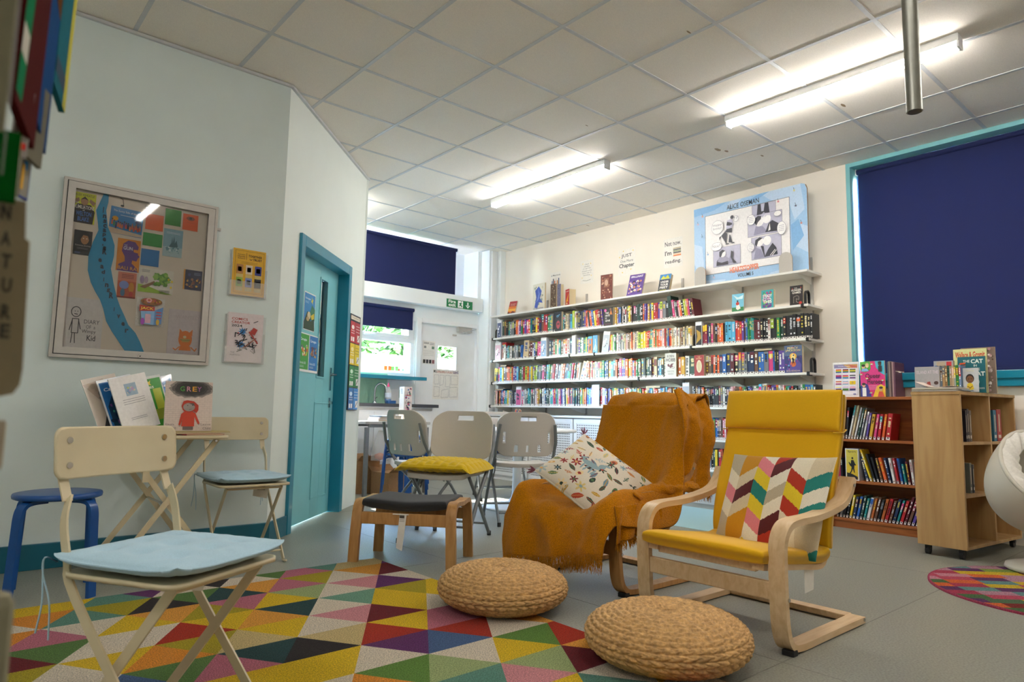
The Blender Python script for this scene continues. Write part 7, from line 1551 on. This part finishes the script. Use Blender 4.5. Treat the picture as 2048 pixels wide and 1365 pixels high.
tag(b.build('round_rug'), 'round rug of pink, green, purple and orange blocks under the egg chair', 'rug')

# ================================================================== display stand close to the viewpoint
t_ = thing('display_stand', 'blurred book display stand end at the very left, lettered NATURE', 'display stand', (0, .60, 0))
MB().box(-.13, -.02, 0, .0575, .0, .722, 'stand_grey').build('base_panel', t_, bevel=.012)
b = MB(); b.prism([(-.10, .854), (.036, .854), (.043, .856), (.0462, .862), (.047, .873), (.0442, .961), (.0415, .963), (.040, .989), (-.10, .989)], (0, -.033, 0), (1, 0, 0), UP, (0, -1, 0), .003, 'card_olive'); sc_ = b.build('sign_card', t_)
b = MB(); a = Art(b, (0, -.0362, 0), (1, 0, 0), UP, 1, 1)
for ch, x, z in zip('NATURE', (.0268, .028, .0295, .031, .032, .0325), (.974, .956, .9405, .924, .906, .893)): a.t(ch, x, z, x+.0055, z+.010, '#2e2a20', .04); a.k -= a.step
b.build('lettering', sc_)
MB().box(-.13, -.05, 1.03, .0235, -.01, 1.32, 'stand_grey').build('side_panel', t_, bevel=.001); MB().box(.0235, -.052, 1.0, .0255, -.01, 1.32, 'clear').build('acrylic_edge', t_)
def near(name, label, r0, d0, r1, d1, z0, h, t, c_, lean, extra=None, cat='book'):
    """slab from the near edge (x = r0*d0, y = d0) to the far edge"""
    p, q = Vector((r0*d0, d0, 0)), Vector((r1*d1, d1, 0)); w = (q-p).length; rz = math.atan2(q.y-p.y, q.x-p.x)
    b = MB(); b.box(0, 0, 0, w, t, h, 'matte_ink', c_); b.box(.001, .001, .002, w+.0005, t-.001, h-.002, 'page')
    if extra: a = Art(b, (0, 0, 0), (1, 0, 0), UP, w, h, 'matte_ink'); extra(a)
    o = tag(b.build(name, loc=(p.x, p.y, z0)), label, cat, 'books on the display stand'); o.rotation_euler = (0, lean, rz); return o
near('book', 'dark red book with a green corner on the near display stand', .0492, .63, .0736, .72, 1.085, .26, .006, '#430b0b', .10, lambda a: (a.poly([(0, .03), (.25, .03), (.34, .62), (.34, .75), (0, .5)], '#0f6a42'), a.r(0, .16, .25, .26, '#b8b4a8')))
near('book', 'blue and orange book behind the red one on the display stand', .0703, .74, .0857, .84, 1.12, .26, .006, '#0f3c6c', .09, lambda a: (a.r(0, .60, 1, 1, '#54320f'), flowerish(a, 3, ['#b87424', '#4a3414', '#8c4c18'], 16, .08, .16, 0, .62, 1, 1)))
near('book', 'teal book with yellow edge hanging highest on the display stand', .0872, .86, .1011, .93, 1.20, .24, .006, '#1f5f6c', .09, lambda a: (a.r(.74, 0, 1, 1, '#b0aa4a'), a.r(0, .06, .74, .14, '#3c4c5c'), a.r(0, .9, .3, 1, '#a8487c')))
near('book', 'plain grey book below the blue one on the display stand', .0612, .76, .0825, .80, 1.085, .08, .004, '#6a6658', .06)
near('book', 'green book at the front edge of the display stand', -.05, .55, .060, .552, .984, .048, .006, '#075017', .0)
near('leaflet', 'white card with blue border under the grey book', .062, .79, .0712, .80, 1.048, .042, .002, '#918d82', .03, lambda a: (a.r(0, 0, 1, .05, '#2a3f8c'), a.r(.94, 0, 1, 1, '#2a3f8c'), a.r(.2, .7, .6, .9, '#3c7cb0'), a.r(0, .2, .3, .8, '#d9a84a')), 'leaflet')
near('leaflet', 'red and white striped leaflet below the dark red book', .0507, .69, .067, .70, 1.06, .06, .002, '#8f8984', .04, lambda a: (a.r(.5, .55, .9, .9, '#d8442c'), a.r(.4, .1, .8, .2, '#c8342c')), 'leaflet')
near('leaflet', 'small brown spotted leaflet at the edge of the low display shelf', -.03, .56, .072, .562, .806, .032, .003, '#a89a88', .0, lambda a: flowerish(a, 3, ['#3a3430', '#6a5c50'], 12, .06, .12), 'leaflet')
